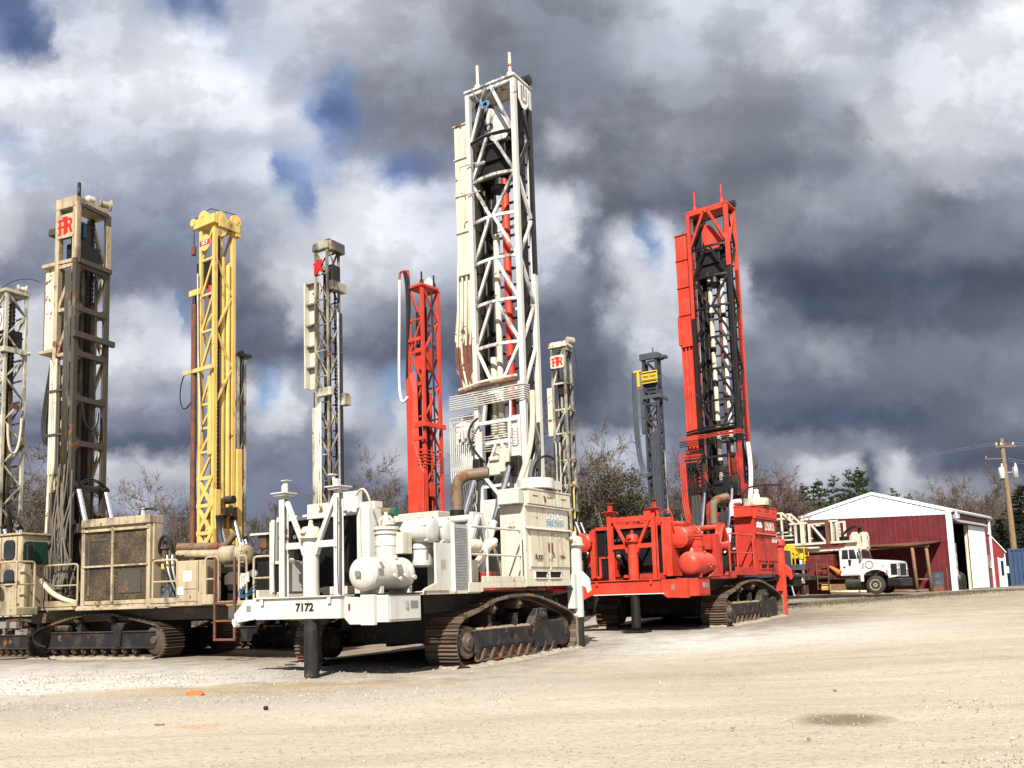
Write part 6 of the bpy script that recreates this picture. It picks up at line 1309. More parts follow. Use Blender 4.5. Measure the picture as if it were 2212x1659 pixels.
# small annex on the far end of the side
AN = MB().prism([(0, 0), (2.12, 0), (2.12, 2.5), (0, 3.75)], .0, 2.6, 'XZ').build('annex_wall', M['shed_red2'], None)
ANX = thing('annex', 'small red sloping-roof annex with white door at the far corner of the shed', 'annex', (33.42, 62.06, 1.0), R(35)); AN.parent = ANX
MB().prism([(-.05, 3.79), (2.22, 2.45), (2.22, 2.55), (-.05, 3.89)], -.08, 2.7, 'XZ').build('annex_roof', M['shed_white'], ANX)
ad = B('annex_door', M['shed_white'], ANX, (1.12, 1.9, -.05, -.002, .05, 2.08)); B('pane', M['glass'], ad, (1.33, 1.7, -.058, -.05, .85, 1.9)); B('door_frame', M['shed_white'], ad, (1.04, 1.12, -.07, -.002, .05, 2.16)); B('door_frame', M['shed_white'], ad, (1.9, 1.98, -.07, -.002, .05, 2.16)); B('corner_trim', M['shed_white'], ANX, (2.04, 2.12, -.03, -.002, 0, 2.4))
B('meter_can', M['paper'], ANX, (2.0, 2.16, -.2, -.04, 1.0, 1.5), bevel=.04)
# lean-to on the front
LT = thing('lean_to', 'sagging rusty lean-to roof on crooked wooden posts against the red shed', 'lean-to', (27.16, 54.6, 1.0), R(-40))
lr = MB(); r_ = random.Random(9); n = 15
for k in range(n):
    x0 = -9.6 + k * .6; s0 = -.04 * math.sin(k * 1.1) + r_.uniform(-.02, .02); s1 = -.04 * math.sin((k + 1) * 1.1)
    lr.add([(x0, -2.9, 2.92 + s0), (x0 + .6, -2.9, 2.92 + s1), (x0 + .6, -.02, 3.12), (x0, -.02, 3.12), (x0, -2.9, 2.84 + s0), (x0 + .6, -2.9, 2.84 + s1), (x0 + .6, -.02, 3.08), (x0, -.02, 3.08)], [(0, 1, 2, 3), (7, 6, 5, 4), (0, 4, 5, 1), (0, 3, 7, 4), (1, 5, 6, 2)])
lr.build('lean_to_roof', M['rust'], LT)
for p, q, r0 in (((-1.5, -2.7, 0), (-1.62, -2.7, 2.85), .1), ((-.72, -2.6, 0), (-.85, -2.6, 2.85), .1), ((-5.0, -2.4, 0), (-5.0, -2.4, 2.85), .09), ((-8.6, -2.4, 0), (-8.6, -2.4, 2.85), .09)): T('post', M['wood'], LT, [p, q], r0, 8)
B('shade_sheet', M['shed_red'], LT, (-9.5, -9.46, -2.8, -.05, .0, 2.85)); B('filler_crate', M['wood'], LT, (-7.2, -5.8, -1.6, -.4, 0, 1.4), bevel=.02); B('beam', M['wood'], LT, (-9.5, -.65, -2.75, -2.65, 2.70, 2.83)); MB().bar((-1.55, -2.65, .8), (-.75, -2.6, .75), .08).build('cross_rail', M['wood'], LT); MB().bar((-4.2, -2.3, .14), (-.6, -2.4, .12), .12).build('ground_rail', M['wood'], LT)  # end sheet and crate added to darken the bay under the roof
# drum by the wall, barrel in the doorway
def place(x, y, z=0.0):
    a = R(-40); return (27.16 + x * math.cos(a) - y * math.sin(a), 54.6 + x * math.sin(a) + y * math.cos(a), 1.0 + z)
d = thing('oil_drum', 'grey blue oil drum with rusty bottom standing by the red shed corner', 'drum', place(-.92, -.7)); MB().lathe([(0, .42), (.35, .42)], n=24).build('lower_body', M['rust'], d); MB().lathe([(.35, .42), (.44, .44), (.5, .42), (.8, .42), (.86, .44), (.92, .42), (1.16, .42), (1.2, .43), (1.2, .40), (1.17, .39)], n=24).build('upper_body', M['bluegrey_l'], d)
tag(MB().lathe([(0, .42), (.5, .45), (.9, .42), (1.05, .3), (1.15, .18)], place(-.45, 2.6, .02), 'Z', 20).build('barrel', M['oil_black']), 'black barrel standing in the open shed doorway', 'barrel')
tag(MB().bar(place(-.28, -.75, 0), place(-.28, -.75, 1.4), .07).build('stake', M['rust']), 'thin rusty stake standing beside the oil drum', 'stake')
tag(MB().bar(place(-2.0, -3.0, .1), place(-.9, -3.1, .12), .3, .08).build('plank', M['decal']), 'grey plank lying on the ground by the lean-to posts', 'plank')
# ------------------------------------------------------------ container, pole, excavator far right
cx = MB(); n = 40
for k in range(n):
    x = k * .3; cx.add([(x, 0, 0), (x + .1, 0, 0), (x + .14, .06, 0), (x + .26, .06, 0), (x + .3, 0, 0), (x, 0, 2.5), (x + .1, 0, 2.5), (x + .14, .06, 2.5), (x + .26, .06, 2.5), (x + .3, 0, 2.5)], [(0, 1, 6, 5), (1, 2, 7, 6), (2, 3, 8, 7), (3, 4, 9, 8)])
CT = thing('shipping_container', 'dark blue corrugated shipping container behind the shed annex', 'container', (37.15, 66.3, 1.05), R(-8)); CT.scale = (1, 1, 1.06)
cx.build('side_panel', M['blue'], CT, recalc=False); B('container_body', M['blue'], CT, (0, 12.0, .08, 2.4, .05, 2.5)); B('top_rail', M['blue'], CT, (-.03, 12.03, -.03, .08, 2.5, 2.62)); B('bottom_rail', M['blue'], CT, (-.03, 12.03, -.03, .08, -.05, .12)); B('corner_casting', M['blue'], CT, (-.08, .1, -.08, .1, -.08, 2.66), bevel=.02)
UP = thing('utility_pole', 'tall brown wooden utility pole with two pale transformers beside the blue container', 'utility pole', (39.4, 69.5, 1.0)); UP.scale = (1.06, 1.06, 1.08)
MB().tube([(0, 0, 0), (-.05, 0, 5), (-.15, 0, 10.9)], [.24, .2, .15], 12).build('pole', M['pole_wood'], UP)
B('crossarm', M['wood'], UP, (-.75, .75, -.2, -.08, 10.2, 10.34))
for x in (-.65, -.3, .6): MB().lathe([(0, .05), (.06, .08), (.14, .08), (.2, .04), (.26, .05)], (x, -.14, 10.34), 'Z', 8).build('insulator', M['alum'], UP)
for x in (-.52, .68):
    t_ = MB().lathe([(0, .17), (.04, .2), (.78, .2), (.83, .17), (.84, .1)], (x * .85, -.12, 7.9), 'Z', 18).build('transformer', M['alum'] if x > 0 else simple('pale_transformer_grey', (.62, .65, .66), .5), UP)
    MB().lathe([(0, .06), (.1, .08), (.2, .06), (.3, .03)], (x * .85 + .06, -.12, 8.72), 'Z', 8).build('bushing', M['paper'], t_)
T('bracket', M['alum'], UP, [(-.6, -.1, 8.3), (.7, -.1, 8.35)], .05, 6)
B('switch_arm', M['wood'], UP, (-1.6, -.1, -.12, -.06, 9.35, 9.42)); MB().lathe([(0, .05), (.12, .06), (.2, .03)], (-1.5, -.1, 9.42), 'Z', 8).build('lightning_arrester', M['decal'], UP)
for k, (dx, z0) in enumerate(((.6, 10.6), (-.65, 10.6), (.2, 9.4), (.2, 9.2))):
    T('power_line', M['alum'], UP, [(dx + t * 22, t * -6, z0 - 5.2 * t * (1 - t * .55) * (1 if k < 2 else 1.3)) for t in [i / 10 for i in range(11)]], .009, 4)
for k in range(2): T('power_line', M['alum'], UP, [(-.65 + k * 1.2 - t * 40, t * 30, 10.6 - 3.0 * t) for t in (0, .25, .5, .75, 1)], .007, 4)
EX = thing('excavator', 'small yellow machine showing above the annex roof behind the shed', 'excavator', (37.2, 74, 1.0), R(20))
B('house', M['yellow_bright'], EX, (-1.2, 1.2, -1, 1, 1.2, 2.4), bevel=.08); B('cab', M['yellow_bright'], EX, (-1.1, -.2, -1, .0, 2.4, 3.4), bevel=.08); B('window', M['glass'], EX, (-1.0, -.3, -1.02, -.99, 2.5, 3.25)); MB().bar((-.4, .4, 2.2), (-2.4, .4, 4.1), .35, .4).bar((-2.4, .4, 4.1), (-3.6, .4, 2.0), .28, .3).build('boom', M['yellow_bright'], EX); B('undercarriage', M['frame'], EX, (-1.5, 1.5, -1.1, 1.1, 0, .9), bevel=.1)
# ------------------------------------------------------------ drill truck
TK = thing('drill_truck', 'white bonneted truck carrying a cream drill mast laid flat over its cab', 'truck', (19.73, 48.5, 1.03), R(-38))
tw = M['truckwhite']; cm = M['cream_white']
def wheel(x, y, nm='front_wheel', front=True, dual=False):
    w = MB().lathe([(-.14, .3), (-.14, .44), (-.11, .49), (-.05, .505), (.05, .505), (.11, .49), (.14, .44), (.14, .3)], (x, y, .505), 'Y', 32).build(nm, M['rubber'], TK)
    rim = MB().lathe([(-.10, .02), (-.15, .05), (-.15, .10), (-.03, .12), (-.03, .21), (-.10, .235), (-.155, .26), (-.155, .30), (-.1, .31), (.1, .31)], (x, y, .505), 'Y', 28)
    rim.build('rim', M['tan'] if front else M['frame'], w)
    h = MB()
    for k in range(8): a = k * math.pi / 4; h.lathe([(0, .022), (.02, .018)], (x + .15 * math.cos(a), y - .062, .505 + .15 * math.sin(a)), (0, -1, 0), 6)
    h.lathe([(0, .06), (.02, .06)], (x, y - .125, .505), (0, -1, 0), 12); h.build('hub', M['oil_black'], w)
wheel(0, .14); wheel(0, 2.2)
for x in (-5.6, -6.9): wheel(x, .14, 'rear_wheel', False); wheel(x, 2.2, 'rear_wheel', False)
B('chassis_rail', M['frame'], TK, (-8.5, 1.0, .75, .9, .62, .9), bevel=.01); B('chassis_rail', M['frame'], TK, (-8.5, 1.0, 1.45, 1.6, .62, .9), bevel=.01); B('axle', M['frame'], TK, (-.08, .08, .3, 2.1, .42, .58))
cabm = MB().prism([(-1.86, 1.06), (-.72, 1.06), (-.70, 1.95), (-.86, 2.5), (-1.02, 2.62), (-1.75, 2.62), (-1.86, 2.5)], .05, 2.3, 'XZ')
cab = cabm.build('cab', tw, TK, .03)
hd = MB().prism([(-.74, 1.96), (.62, 1.84), (1.02, 1.76), (1.12, 1.66), (1.16, .92), (.72, .86), (.68, 1.0), (.5, 1.2), (.2, 1.32), (-.15, 1.32), (-.45, 1.2), (-.62, 1.02), (-.72, .72), (-.74, .72)], .02, .22, 'XZ'); hd.prism([(-.74, 1.96), (.62, 1.84), (1.02, 1.76), (1.12, 1.66), (1.16, .92), (.9, .9), (.85, 1.35), (-.74, 1.4)], .22, 2.13, 'XZ'); hd.prism([(-.74, 1.96), (.62, 1.84), (1.02, 1.76), (1.12, 1.66), (1.16, .92), (.72, .86), (.68, 1.0), (.5, 1.2), (.2, 1.32), (-.15, 1.32), (-.45, 1.2), (-.62, 1.02), (-.72, .72), (-.74, .72)], 2.13, 2.33, 'XZ')
hood = hd.build('hood', tw, TK, .035)
gl_ = B('grille', M['black'], hood, (1.13, 1.19, .55, 1.8, 1.0, 1.62), bevel=.01); B('grille_frame', M['alum'], gl_, (1.15, 1.2, .5, .56, .98, 1.66), (1.15, 1.2, 1.79, 1.85, .98, 1.66), (1.15, 1.205, .5, 1.85, 1.62, 1.68))
B('grille_corner', M['black'], gl_, (.86, 1.165, .0, .06, 1.02, 1.62))
for y in (.3, 2.05): B('headlight', M['chrome'], hood, (1.14, 1.2, y - .14, y + .14, 1.05, 1.38), bevel=.02)
B('bumper', M['oil_black'], TK, (.62, 1.36, -.02, 2.37, .40, .84), bevel=.06)
B('fender_lip', tw, hood, (-.78, -.6, -.01, .1, .70, 1.1), bevel=.03); 
pn = MB().prism([(-1.72, 2.0), (-.9, 1.98), (-1.02, 2.5), (-1.68, 2.5)], .03, .06, 'XZ').build('side_window', M['glass'], cab); B('window_bar', tw, cab, (-1.36, -1.31, .02, .055, 2.0, 2.5))
MB().add([(-.695, .15, 1.99), (-.695, 2.2, 1.99), (-.845, 2.2, 2.47), (-.845, .15, 2.47)], [(0, 1, 2, 3)]).build('windshield', M['glass'], cab)
B('quarter_window', M['glass'], cab, (-.88, -.80, .035, .055, 2.0, 2.35))
MB().prism([(-1.7, 1.95), (-.88, 1.94), (-.86, 1.12), (-1.7, 1.12)], .035, .055, 'XZ').build('door', tw, cab, .008); B('door_handle', M['black'], cab, (-1.66, -1.55, .01, .04, 1.5, 1.58), bevel=.01); B('cab_step', M['oil_black'], TK, (-1.8, -.8, .1, .5, .98, 1.04))
MB().prism([(-1.38, 1.94), (-1.2, 1.94), (-1.26, 1.6), (-1.36, 1.6)], .02, .036, 'XZ').build('door_tape', M['black'], cab)
MB().tube([(-.25 + .2 * math.cos(R(a)), .01, 1.62 + .2 * math.sin(R(a))) for a in range(0, 360, 12)] + [(-.05, .01, 1.62)], .022, 6).build('round_emblem', M['decal'], hood); T('hood_latch', M['black'], hood, [(-.62, .01, 1.42), (-.56, .01, 1.72)], .02, 6); B('red_badge', M['txt_red'], hood, (.42, .48, .012, .02, 1.46, 1.54)); B('vent', M['decal'], hood, (.60, .68, .012, .02, 1.02, 1.3)); B('hood_lettering', M['decal'], hood, (.05, .22, .013, .02, 1.68, 1.70))
mr = T('mirror_arm', M['chrome'], cab, rounded([(-.75, .02, 1.9), (-.6, -.18, 1.95), (-.6, -.18, 2.55), (-.85, .05, 2.5)], .06), .018, 6); B('mirror', M['chrome'], mr, (-.66, -.56, -.26, -.1, 2.0, 2.45), bevel=.02)
MB().lathe([(-.44, .25), (-.42, .31), (.42, .31), (.44, .25)], (-1.22, .35, .58), 'X', 22).build('fuel_tank', M['frame'], TK)
T('side_pipe', M['rust_cream'], TK, [(-2.5, .05, .2), (-.5, .0, .16)], .07, 8)
# bed
ml = M['maroon']
B('bed', ml, TK, (-7.8, -1.95, .0, 2.35, .92, 1.08), bevel=.01); B('bed_rail', M['frame'], TK, (-4.2, -2.2, -.06, .0, .9, 1.15)); B('machinery_house', ml, TK, (-4.0, -2.3, .35, 2.0, 1.08, 2.3), bevel=.03); B('side_tank', ml, TK, (-2.9, -2.2, .05, .35, 1.08, 1.6), bevel=.03)
B('blue_platform', M['bluegrey_l'], TK, (-5.2, -3.7, -.3, .3, 1.5, 1.82), bevel=.01); B('compressor_hood', M['yellow_bright'], TK, (-6.0, -4.45, .1, 2.2, 2.15, 3.0), bevel=.05); MB().prism([(-4.45, 2.2), (-4.2, 2.2), (-4.45, 2.9)], .2, 1.2, 'XZ').build('hood_gusset', M['yellow_bright'], TK)
rails(TK, M['yellow_bright'], [(-4.5, -.2, 1.82), (-4.3, -.2, 1.82), (-3.75, -.2, 1.82), (-3.72, .4, 1.82)], .95, .03); MB().lathe([(0, .2), (.3, .22), (.5, .1)], (-4.0, .2, 2.0), 'Z', 12).build('yellow_hub', M['yellow_bright'], TK); MB().lathe([(0, .07), (.25, .07)], (-4.0, -.15, 1.82), 'Z', 10).build('white_can', M['paper'], TK)
rails(TK, ml, [(-3.65, -.15, 1.1), (-3.0, -.15, 1.1), (-2.5, -.15, 1.1)], 1.0, .02)
ld = MB()
for x in (-3.08, -2.45): ld.bar((x, -.2, .33), (x, -.2, 1.95), .045)
for z in (.38, .7, 1.05, 1.4, 1.75): ld.bar((-3.08, -.2, z), (-2.45, -.2, z), .04)
ld.build('ladder', M['rust'], TK); B('hung_box', M['yellow'], TK, (-2.95, -2.5, -.05, .25, .3, .62), bevel=.02)
B('outrigger_box', M['cream_white'], TK, (-4.95, -3.9, -.25, .1, .72, 1.0), bevel=.02); B('outrigger_leg', M['cream_white'], TK, (-4.35, -4.15, -.2, .05, 1.0, 1.3)); MB().bar((-4.75, -.2, 1.25), (-4.35, -.55, .02), .06).build('prop', M['alum'], TK); B('rear_frame', M['oil_black'], TK, (-8, -4.8, .4, 2.0, .3, .7), bevel=.05)
# mast laid flat
mz0, mz1, my0, my1 = 2.98, 4.2, .35, 1.7
fr = MB()
for y in (my0, my1):
    fr.bar((-8.5, y, mz0), (-.9, y, mz0), .14, .12); fr.bar((-4.7, y, mz1), (-1.9, y, mz1), .12, .1)
ms = fr.build('laid_mast', cm, TK)
for y in (my0, my1):
    for x in (-4.35, -3.55, -1.95): MB().bar((x, y, mz0), (x, y, mz1), .13, .1).build('upright', cm, ms)
    MB().bar((-3.5, y, mz1), (-2.6, y, mz0), .11, .1).build('diagonal_brace', cm, ms); MB().bar((-6.4, y, mz1 - .2), (-5.2, y, mz0), .1, .09).build('diagonal_brace', cm, ms); MB().bar((-5.1, y, 4.9), (-4.4, y, 4.2), .1).build('diagonal_brace', cm, ms); MB().bar((-5.6, y, 4.9), (-5.05, y, 4.9), .09).build('cross_bar', cm, ms); MB().bar((-8.2, y, mz1 - .3), (-6.3, y, mz1 - .25), .09).build('cross_bar', cm, ms); MB().bar((-6.9, y, mz0), (-6.9, y, mz1 - .25), .09).build('upright', cm, ms); MB().bar((-5.15, y, mz0), (-5.15, y, 4.9), .1).build('upright', cm, ms)
for z in (3.3, 3.55, 3.75): T('mast_pipe', cm, ms, [(-8, .8, z), (-1.9, .8, z)], .05, 6)
B('mast_machinery', M['oil_black'], ms, (-3.5, -2.6, .7, 1.4, 3.15, 4.0), (-7, -4.5, .8, 1.4, 3.1, 3.5), bevel=.05)
sgn = B('lettered_panel', cm, ms, (-4.05, -3.75, my0 - .1, my0 - .05, mz0 + .02, mz1 + .05)); text('Atlas Copco', M['txt_black'], sgn, (-3.83, my0 - .104, mz0 + 1.18), (0, 0, -1), (1, 0, 0), .16, 1.1, .01, 'lettering', .004, .25)
B('dark_gap', M['oil_black'], ms, (-4.22, -4.08, my0 - .02, my0 + .2, mz0, mz1)); B('dark_gap', M['oil_black'], ms, (-3.72, -3.62, my0 - .02, my0 + .2, mz0, mz1)); B('rusty_plate', M['rust'], ms, (-2.6, -2.38, my0 - .1, my1, mz0 - .1, mz1 + .1)); B('end_plate', cm, ms, (-2.3, -2.2, my0 - .08, my1, mz0, mz1 - .02)); B('gap_shade', M['black'], ms, (-2.38, -1.98, my0, my0 + .1, mz1 - .1, mz1 + .12)); B('rusty_bar', M['rust'], ms, (-3.6, -2.6, my0 - .08, my0 + .02, mz1 - .04, mz1 + .08))
B('crown_sheet', cm, ms, (-5.7, -4.9, .4, 1.6, 4.5, 4.62), bevel=.02); MB().lathe([(-.1, .2), (.1, .2)], (-5.3, 1, 4.75), 'Y', 12).build('sheave', M['oil_black'], ms)
MB().prism([(-1.7, 2.55), (-.55, 2.5), (-.5, 2.75), (-.75, 2.85), (-.8, 3.3), (-.95, 3.5), (-1.2, 3.5), (-1.35, 3.3), (-1.7, 2.75)], .5, 1.5, 'XZ').build('mast_foot', M['rust_cream'], ms, .04); MB().prism([(-.72, 2.7), (-.5, 2.6), (-.52, 3.2), (-.6, 3.5), (-.72, 3.45)], .6, 1.4, 'XZ').build('foot_lobe', M['rust_cream'], ms, .04); B('mast_skid', M['rust_cream'], ms, (-3.9, -.5, .4, .7, 2.5, 2.6), bevel=.02); T('tube_bundle', M['alum'], ms, [(-4.4, .25, 2.75), (-3.0, .3, 2.72)], .07, 8)
for k in range(6): T('hydraulic_hose', M['black'], ms, bez((-1.9, .5 + .1 * k, 3.1 + .05 * k), (-1.3, .3, 3.9 + .05 * k), (-.2, .4, 4.0 - .05 * k), (-.9, .6, 3.35 + .06 * k)), .03, 6)
B('hose_bed', M['oil_black'], ms, (-2.0, -1.3, .5, 1.4, 2.9, 3.3), bevel=.05)
cn = thing('traffic_cone', 'orange traffic cone tipped over against the truck bed', 'cone', (0, 0, 0)); cn.matrix_world = TK.matrix_basis @ Matrix.Translation((-2.38, -.12, 1.62)) @ Matrix.Rotation(R(125), 4, 'Y')
MB().lathe([(0, .05), (.66, .16), (.68, .17)], n=18).build('cone_body', M['orange'], cn)
# ------------------------------------------------------------ small things on the yard
def small(nm, mb, mat, label, cat, x, y): o = mb.build(nm, mat); o.location = (x, y, gz(x, y)); return tag(o, label, cat)
p = at(410, 1480, 16.6); small('plastic_scrap', MB().prism([(-.16, 0), (.12, -.01), (.17, .03), (.1, .07), (-.08, .08), (-.17, .05)], -.06, .06, 'XZ'), M['orange'], 'small orange plastic scrap on the gravel left of the white rig', 'litter', -6.0, 16.6)
small('dark_stone', MB().lathe([(0, .03), (.03, .045), (.05, .03), (.06, .01)], n=8), M['oil_black'], 'small black stone on the sandy foreground', 'stone', -3.95, 14.0)
small('bark_chip', MB().box(-.06, .06, -.02, .02, 0, .02).box(-.02, .07, -.04, -.02, .0, .025), M['wood'], 'dark bark chip on the sand near the orange stain', 'debris', -5.05, 12.6)
for k, (x, y, s) in enumerate(((2.5, 10.6, .022), (4.9, 13.9, .03), (6.4, 10.2, .024), (3.1, 9.7, .022))): o = small('dark_stone', MB().lathe([(0, s), (s * .7, s * 1.1), (s * 1.1, s * .5)], n=7), M['decal'], 'small dark stone lying loose on the sandy yard', 'stone', x, y); o['group'] = 'dark stones on the yard'
rb = MB(); r_ = random.Random(21)
for _ in range(260):
    x = r_.uniform(-36, -18); y = r_.gauss(44, 2.5); s = r_.uniform(.15, .5); z = gz(x, y) + r_.uniform(0, .5) * math.exp(-((y - 44) / 2.5) ** 2)
    rb.lathe([(-s * .4, s * .6), (s * .1, s), (s * .5, s * .6), (s * .6, .05)], (x, y, z), (r_.uniform(-.4, .4), r_.uniform(-.4, .4), 1), 6)
tag(rb.build('rubble', rm, None), kind='stuff')
for k, (x, y) in enumerate(((-23.5, 40), (-22.5, 41.2))): o = MB().bar((x - 2, y, gz(x, y) + .2), (x + 2.2, y - .3, gz(x, y) + .2), .4, .4).build('timber', M['cement']); tag(o, 'grey timber baulk lying in front of the rubble at far left', 'timber', 'timber baulks at far left')
# soil pushed up along the crawlers
sm = MB(); r_ = random.Random(17)
def berm(ox, oy, rz, ax, ay, bx, by, n, wd=.22, hh=.07):
    a = R(rz); c, s = math.cos(a), math.sin(a); prev = None
    for i in range(n + 1):
        t = i / n; lx, ly = lerp(ax, bx, t), lerp(ay, by, t); px_, py_ = -(by - ay), (bx - ax); L = math.hypot(px_, py_); px_, py_ = px_ / L, py_ / L
        row = []
        for j, (o, h) in enumerate(((-1, -.03), (-.45, .55), (0, 1), (.5, .5), (1, -.03))):
            w_ = wd * r_.uniform(.7, 1.3); h_ = hh * r_.uniform(.3, 1.3) if h > 0 else 1
            x = lx + px_ * o * w_ + r_.uniform(-.03, .03); y = ly + py_ * o * w_ + r_.uniform(-.03, .03)
            X, Y = ox + x * c - y * s, oy + x * s + y * c; row.append((X, Y, gz(X, Y) + (h * h_ if h > 0 else -.03)))
        if prev: sm.add(prev + row, [(k, k + 1, k + 6, k + 5) for k in range(4)], None, True)
        prev = row
for ox, oy, rz in ((-4.58, 19.79, -32), (4.06, 30.23, -35.6)):
    berm(ox, oy, rz, 2.32, 2.6, 2.38, 8.1, 40); berm(ox, oy, rz, 1.25, 2.5, 2.3, 2.45, 9, .16, .05); berm(ox, oy, rz, -2.9, 2.5, -2.0, 2.45, 9, .16, .05)
berm(-10.64, 26.23, -23, -5.2, -.08, .1, -.08, 40)
smt, snt = mat_new('crushed_soil'); sP = N(snt, 'ShaderNodeTexCoord').outputs['Object']; sn = noise(snt, sP, 9, 6, .65)
finish(snt, mix(snt, ramp(snt, sn, [(.35, 0), (.65, 1)]), (.20, .165, .12), (.38, .33, .26)), .95, 0, sn, .9, .04, spec=.2)
tag(sm.build('crushed_soil', smt, None, recalc=False), kind='stuff')
# dead grass along the verge by the truck
gm_, gnt = mat_new('dry_grass'); gi = N(gnt, 'ShaderNodeNewGeometry'); finish(gnt, mix(gnt, ramp(gnt, gi.outputs['Random Per Island'], [(0, 0), (1, 1)]), (.06, .052, .03), (.15, .125, .075)), .9)
gr = MB(); r_ = random.Random(31)
for _ in range(8000):
    t = r_.random(); x = lerp(11.5, 28, t) + r_.gauss(0, 1.0); y = lerp(43.5, 50.5, t) - 1.0 + r_.gauss(0, 1.3) * (1 - .5 * t)
    z = gz(x, y); h = r_.uniform(.02, .09); a = r_.random() * 6.28; dx, dy = .02 * math.cos(a), .02 * math.sin(a)
    gr.add([(x - dx, y - dy, z - .02), (x + dx, y + dy, z - .02), (x + r_.uniform(-.06, .06), y + r_.uniform(-.06, .06), z + h)], [(0, 1, 2)])
tag(gr.build('dry_grass', gm_, None, recalc=False), kind='stuff')
# ------------------------------------------------------------ trees
def bark(name, a, b):
    m, nt = mat_new(name); g = N(nt, 'ShaderNodeNewGeometry'); tc = N(nt, 'ShaderNodeTexCoord').outputs['Object']
    n = noise(nt, tc, 3, 4); f = mth(nt, 'ADD', mth(nt, 'MULTIPLY', n, .6), mth(nt, 'MULTIPLY', g.outputs['Random Per Island'], .4))
    finish(nt, mix(nt, ramp(nt, f, [(.25, 0), (.75, 1)]), a, b), .9); return m
BK = bark('grey_bark', (.07, .055, .045), (.19, .155, .125)); BR = bark('reddish_twigs', (.065, .04, .036), (.15, .09, .082)); BT = bark('brown_twigs', (.06, .045, .034), (.14, .105, .08))
def foliage(name, a, b):
    m, nt = mat_new(name); g = N(nt, 'ShaderNodeNewGeometry')
    finish(nt, mix(nt, ramp(nt, g.outputs['Random Per Island'], [(0, 0), (1, 1)]), a, b), .75, spec=.25); return m
FP = foliage('pine_needles', (.018, .032, .012), (.06, .085, .03)); FC = foliage('cedar_needles', (.026, .027, .016), (.07, .064, .038)); FS = foliage('dark_spruce_needles', (.012, .022, .012), (.04, .055, .025))
def bare_mesh(seed, H=12.0, spread=.55, dens=1.15):
    r = random.Random(seed); tr = MB(); tw = MB()
    def grow(p, d, L, rad, lev):
        n = 4 if lev < 2 else 3; pts = [p]; q = Vector(p); dd = Vector(d)
        for i in range(n):
            dd = (dd + Vector((r.uniform(-1, 1), r.uniform(-1, 1), r.uniform(-.3, .6))) * (.10 + .05 * lev)).normalized(); q = q + dd * (L / n); pts.append(q.copy())
        rs = [rad * (1 - .6 * i / n) for i in range(n + 1)]
        (tr if lev < 2 else tw).tube(pts, rs, 6 if lev == 0 else (4 if lev < 3 else 3), cap=False)
        if lev >= 5: return
        nb = {0: 11, 1: 7, 2: 6, 3: 5, 4: 3}[lev]
        nb = max(2, int(nb * dens)) if lev > 1 else nb
        for k in range(nb):
            t = r.uniform(.32 if lev == 0 else .2, 1.0) if k else 1.0
            i = min(int(t * n), n - 1); f = t * n - i; pp = pts[i].lerp(pts[i + 1], f)
            ax = (pts[i + 1] - pts[i]).normalized(); side = ax.cross(Vector((r.uniform(-1, 1), r.uniform(-1, 1), r.uniform(-1, 1)))).normalized()
            nd = (ax * r.uniform(.5, .95) + side * r.uniform(.5, 1.0) * (.7 + spread) + Vector((0, 0, .22))).normalized()
            if k == 0: nd = (ax + side * .25).normalized()
            grow(pp, nd, L * r.uniform(.42, .62) * (1 - .25 * t if k else 1.0), max(rs[i] * .55, .017), lev + 1)
    grow(Vector((0, 0, 0)), Vector((0, 0, 1)), H * .58, H * .013, 0)
    zmax = max(v[2] for v in tw.v)
    s = H / zmax
    for mb in (tr, tw): mb.v = [(v[0] * s, v[1] * s, v[2] * s) for v in mb.v]
    return tr, tw
def conifer_mesh(seed, H=11.0, W=2.6, start=.25, tiers=22, droop=.1, dense=1.0, top=.15, leaf=.16):
    r = random.Random(seed); tr = MB().tube([(0, 0, 0), (0, 0, H * .5), (0, 0, H)], [H * .016, H * .011, .02], 6); fo = MB()
    for k in range(tiers):
        t = k / (tiers - 1); z = H * (start + (1 - start) * t * .985)
        L0 = W * (1 - t) ** .8 * (1 if t > .15 else .75 + t * 1.6) + top
        nbr = max(3, int(6 * dense))
        a0 = r.random() * 6.28
        for j in range(nbr):
            if r.random() < .16: continue
            a = a0 + 6.28 * j / nbr + r.uniform(-.4, .4); L = L0 * r.uniform(.55, 1.15); zz = z + r.uniform(-.2, .2)
            e = Vector((math.cos(a) * L, math.sin(a) * L, L * (.22 - droop) + r.uniform(-.1, .1)))
            p0 = Vector((0, 0, zz)); tr.tube([p0, p0 + e * .5 + Vector((0, 0, -.04 * L)), p0 + e], [.03, .02, .008], 3, cap=False)
            m = int(L / leaf * 2.6 * dense) + 3
            for i in range(m):
                s = r.uniform(.2, 1.05); c = p0 + e * s + Vector((r.gauss(0, .10 * L * (1.1 - s) + .06), r.gauss(0, .10 * L * (1.1 - s) + .06), r.gauss(.02, .06)))
                for q in range(3):
                    d = Vector((r.gauss(math.cos(a), .7), r.gauss(math.sin(a), .7), r.gauss(.25, .5))).normalized() * leaf * r.uniform(.8, 1.6); u = d.cross(Vector((r.uniform(-1, 1), r.uniform(-1, 1), r.uniform(-1, 1)))).normalized() * leaf * .20
                    fo.add([c - u, c + d * .5 - u * 1.3, c + d, c + d * .5 + u * 1.3, c + u], [(0, 1, 2, 3, 4)])
    return tr, fo
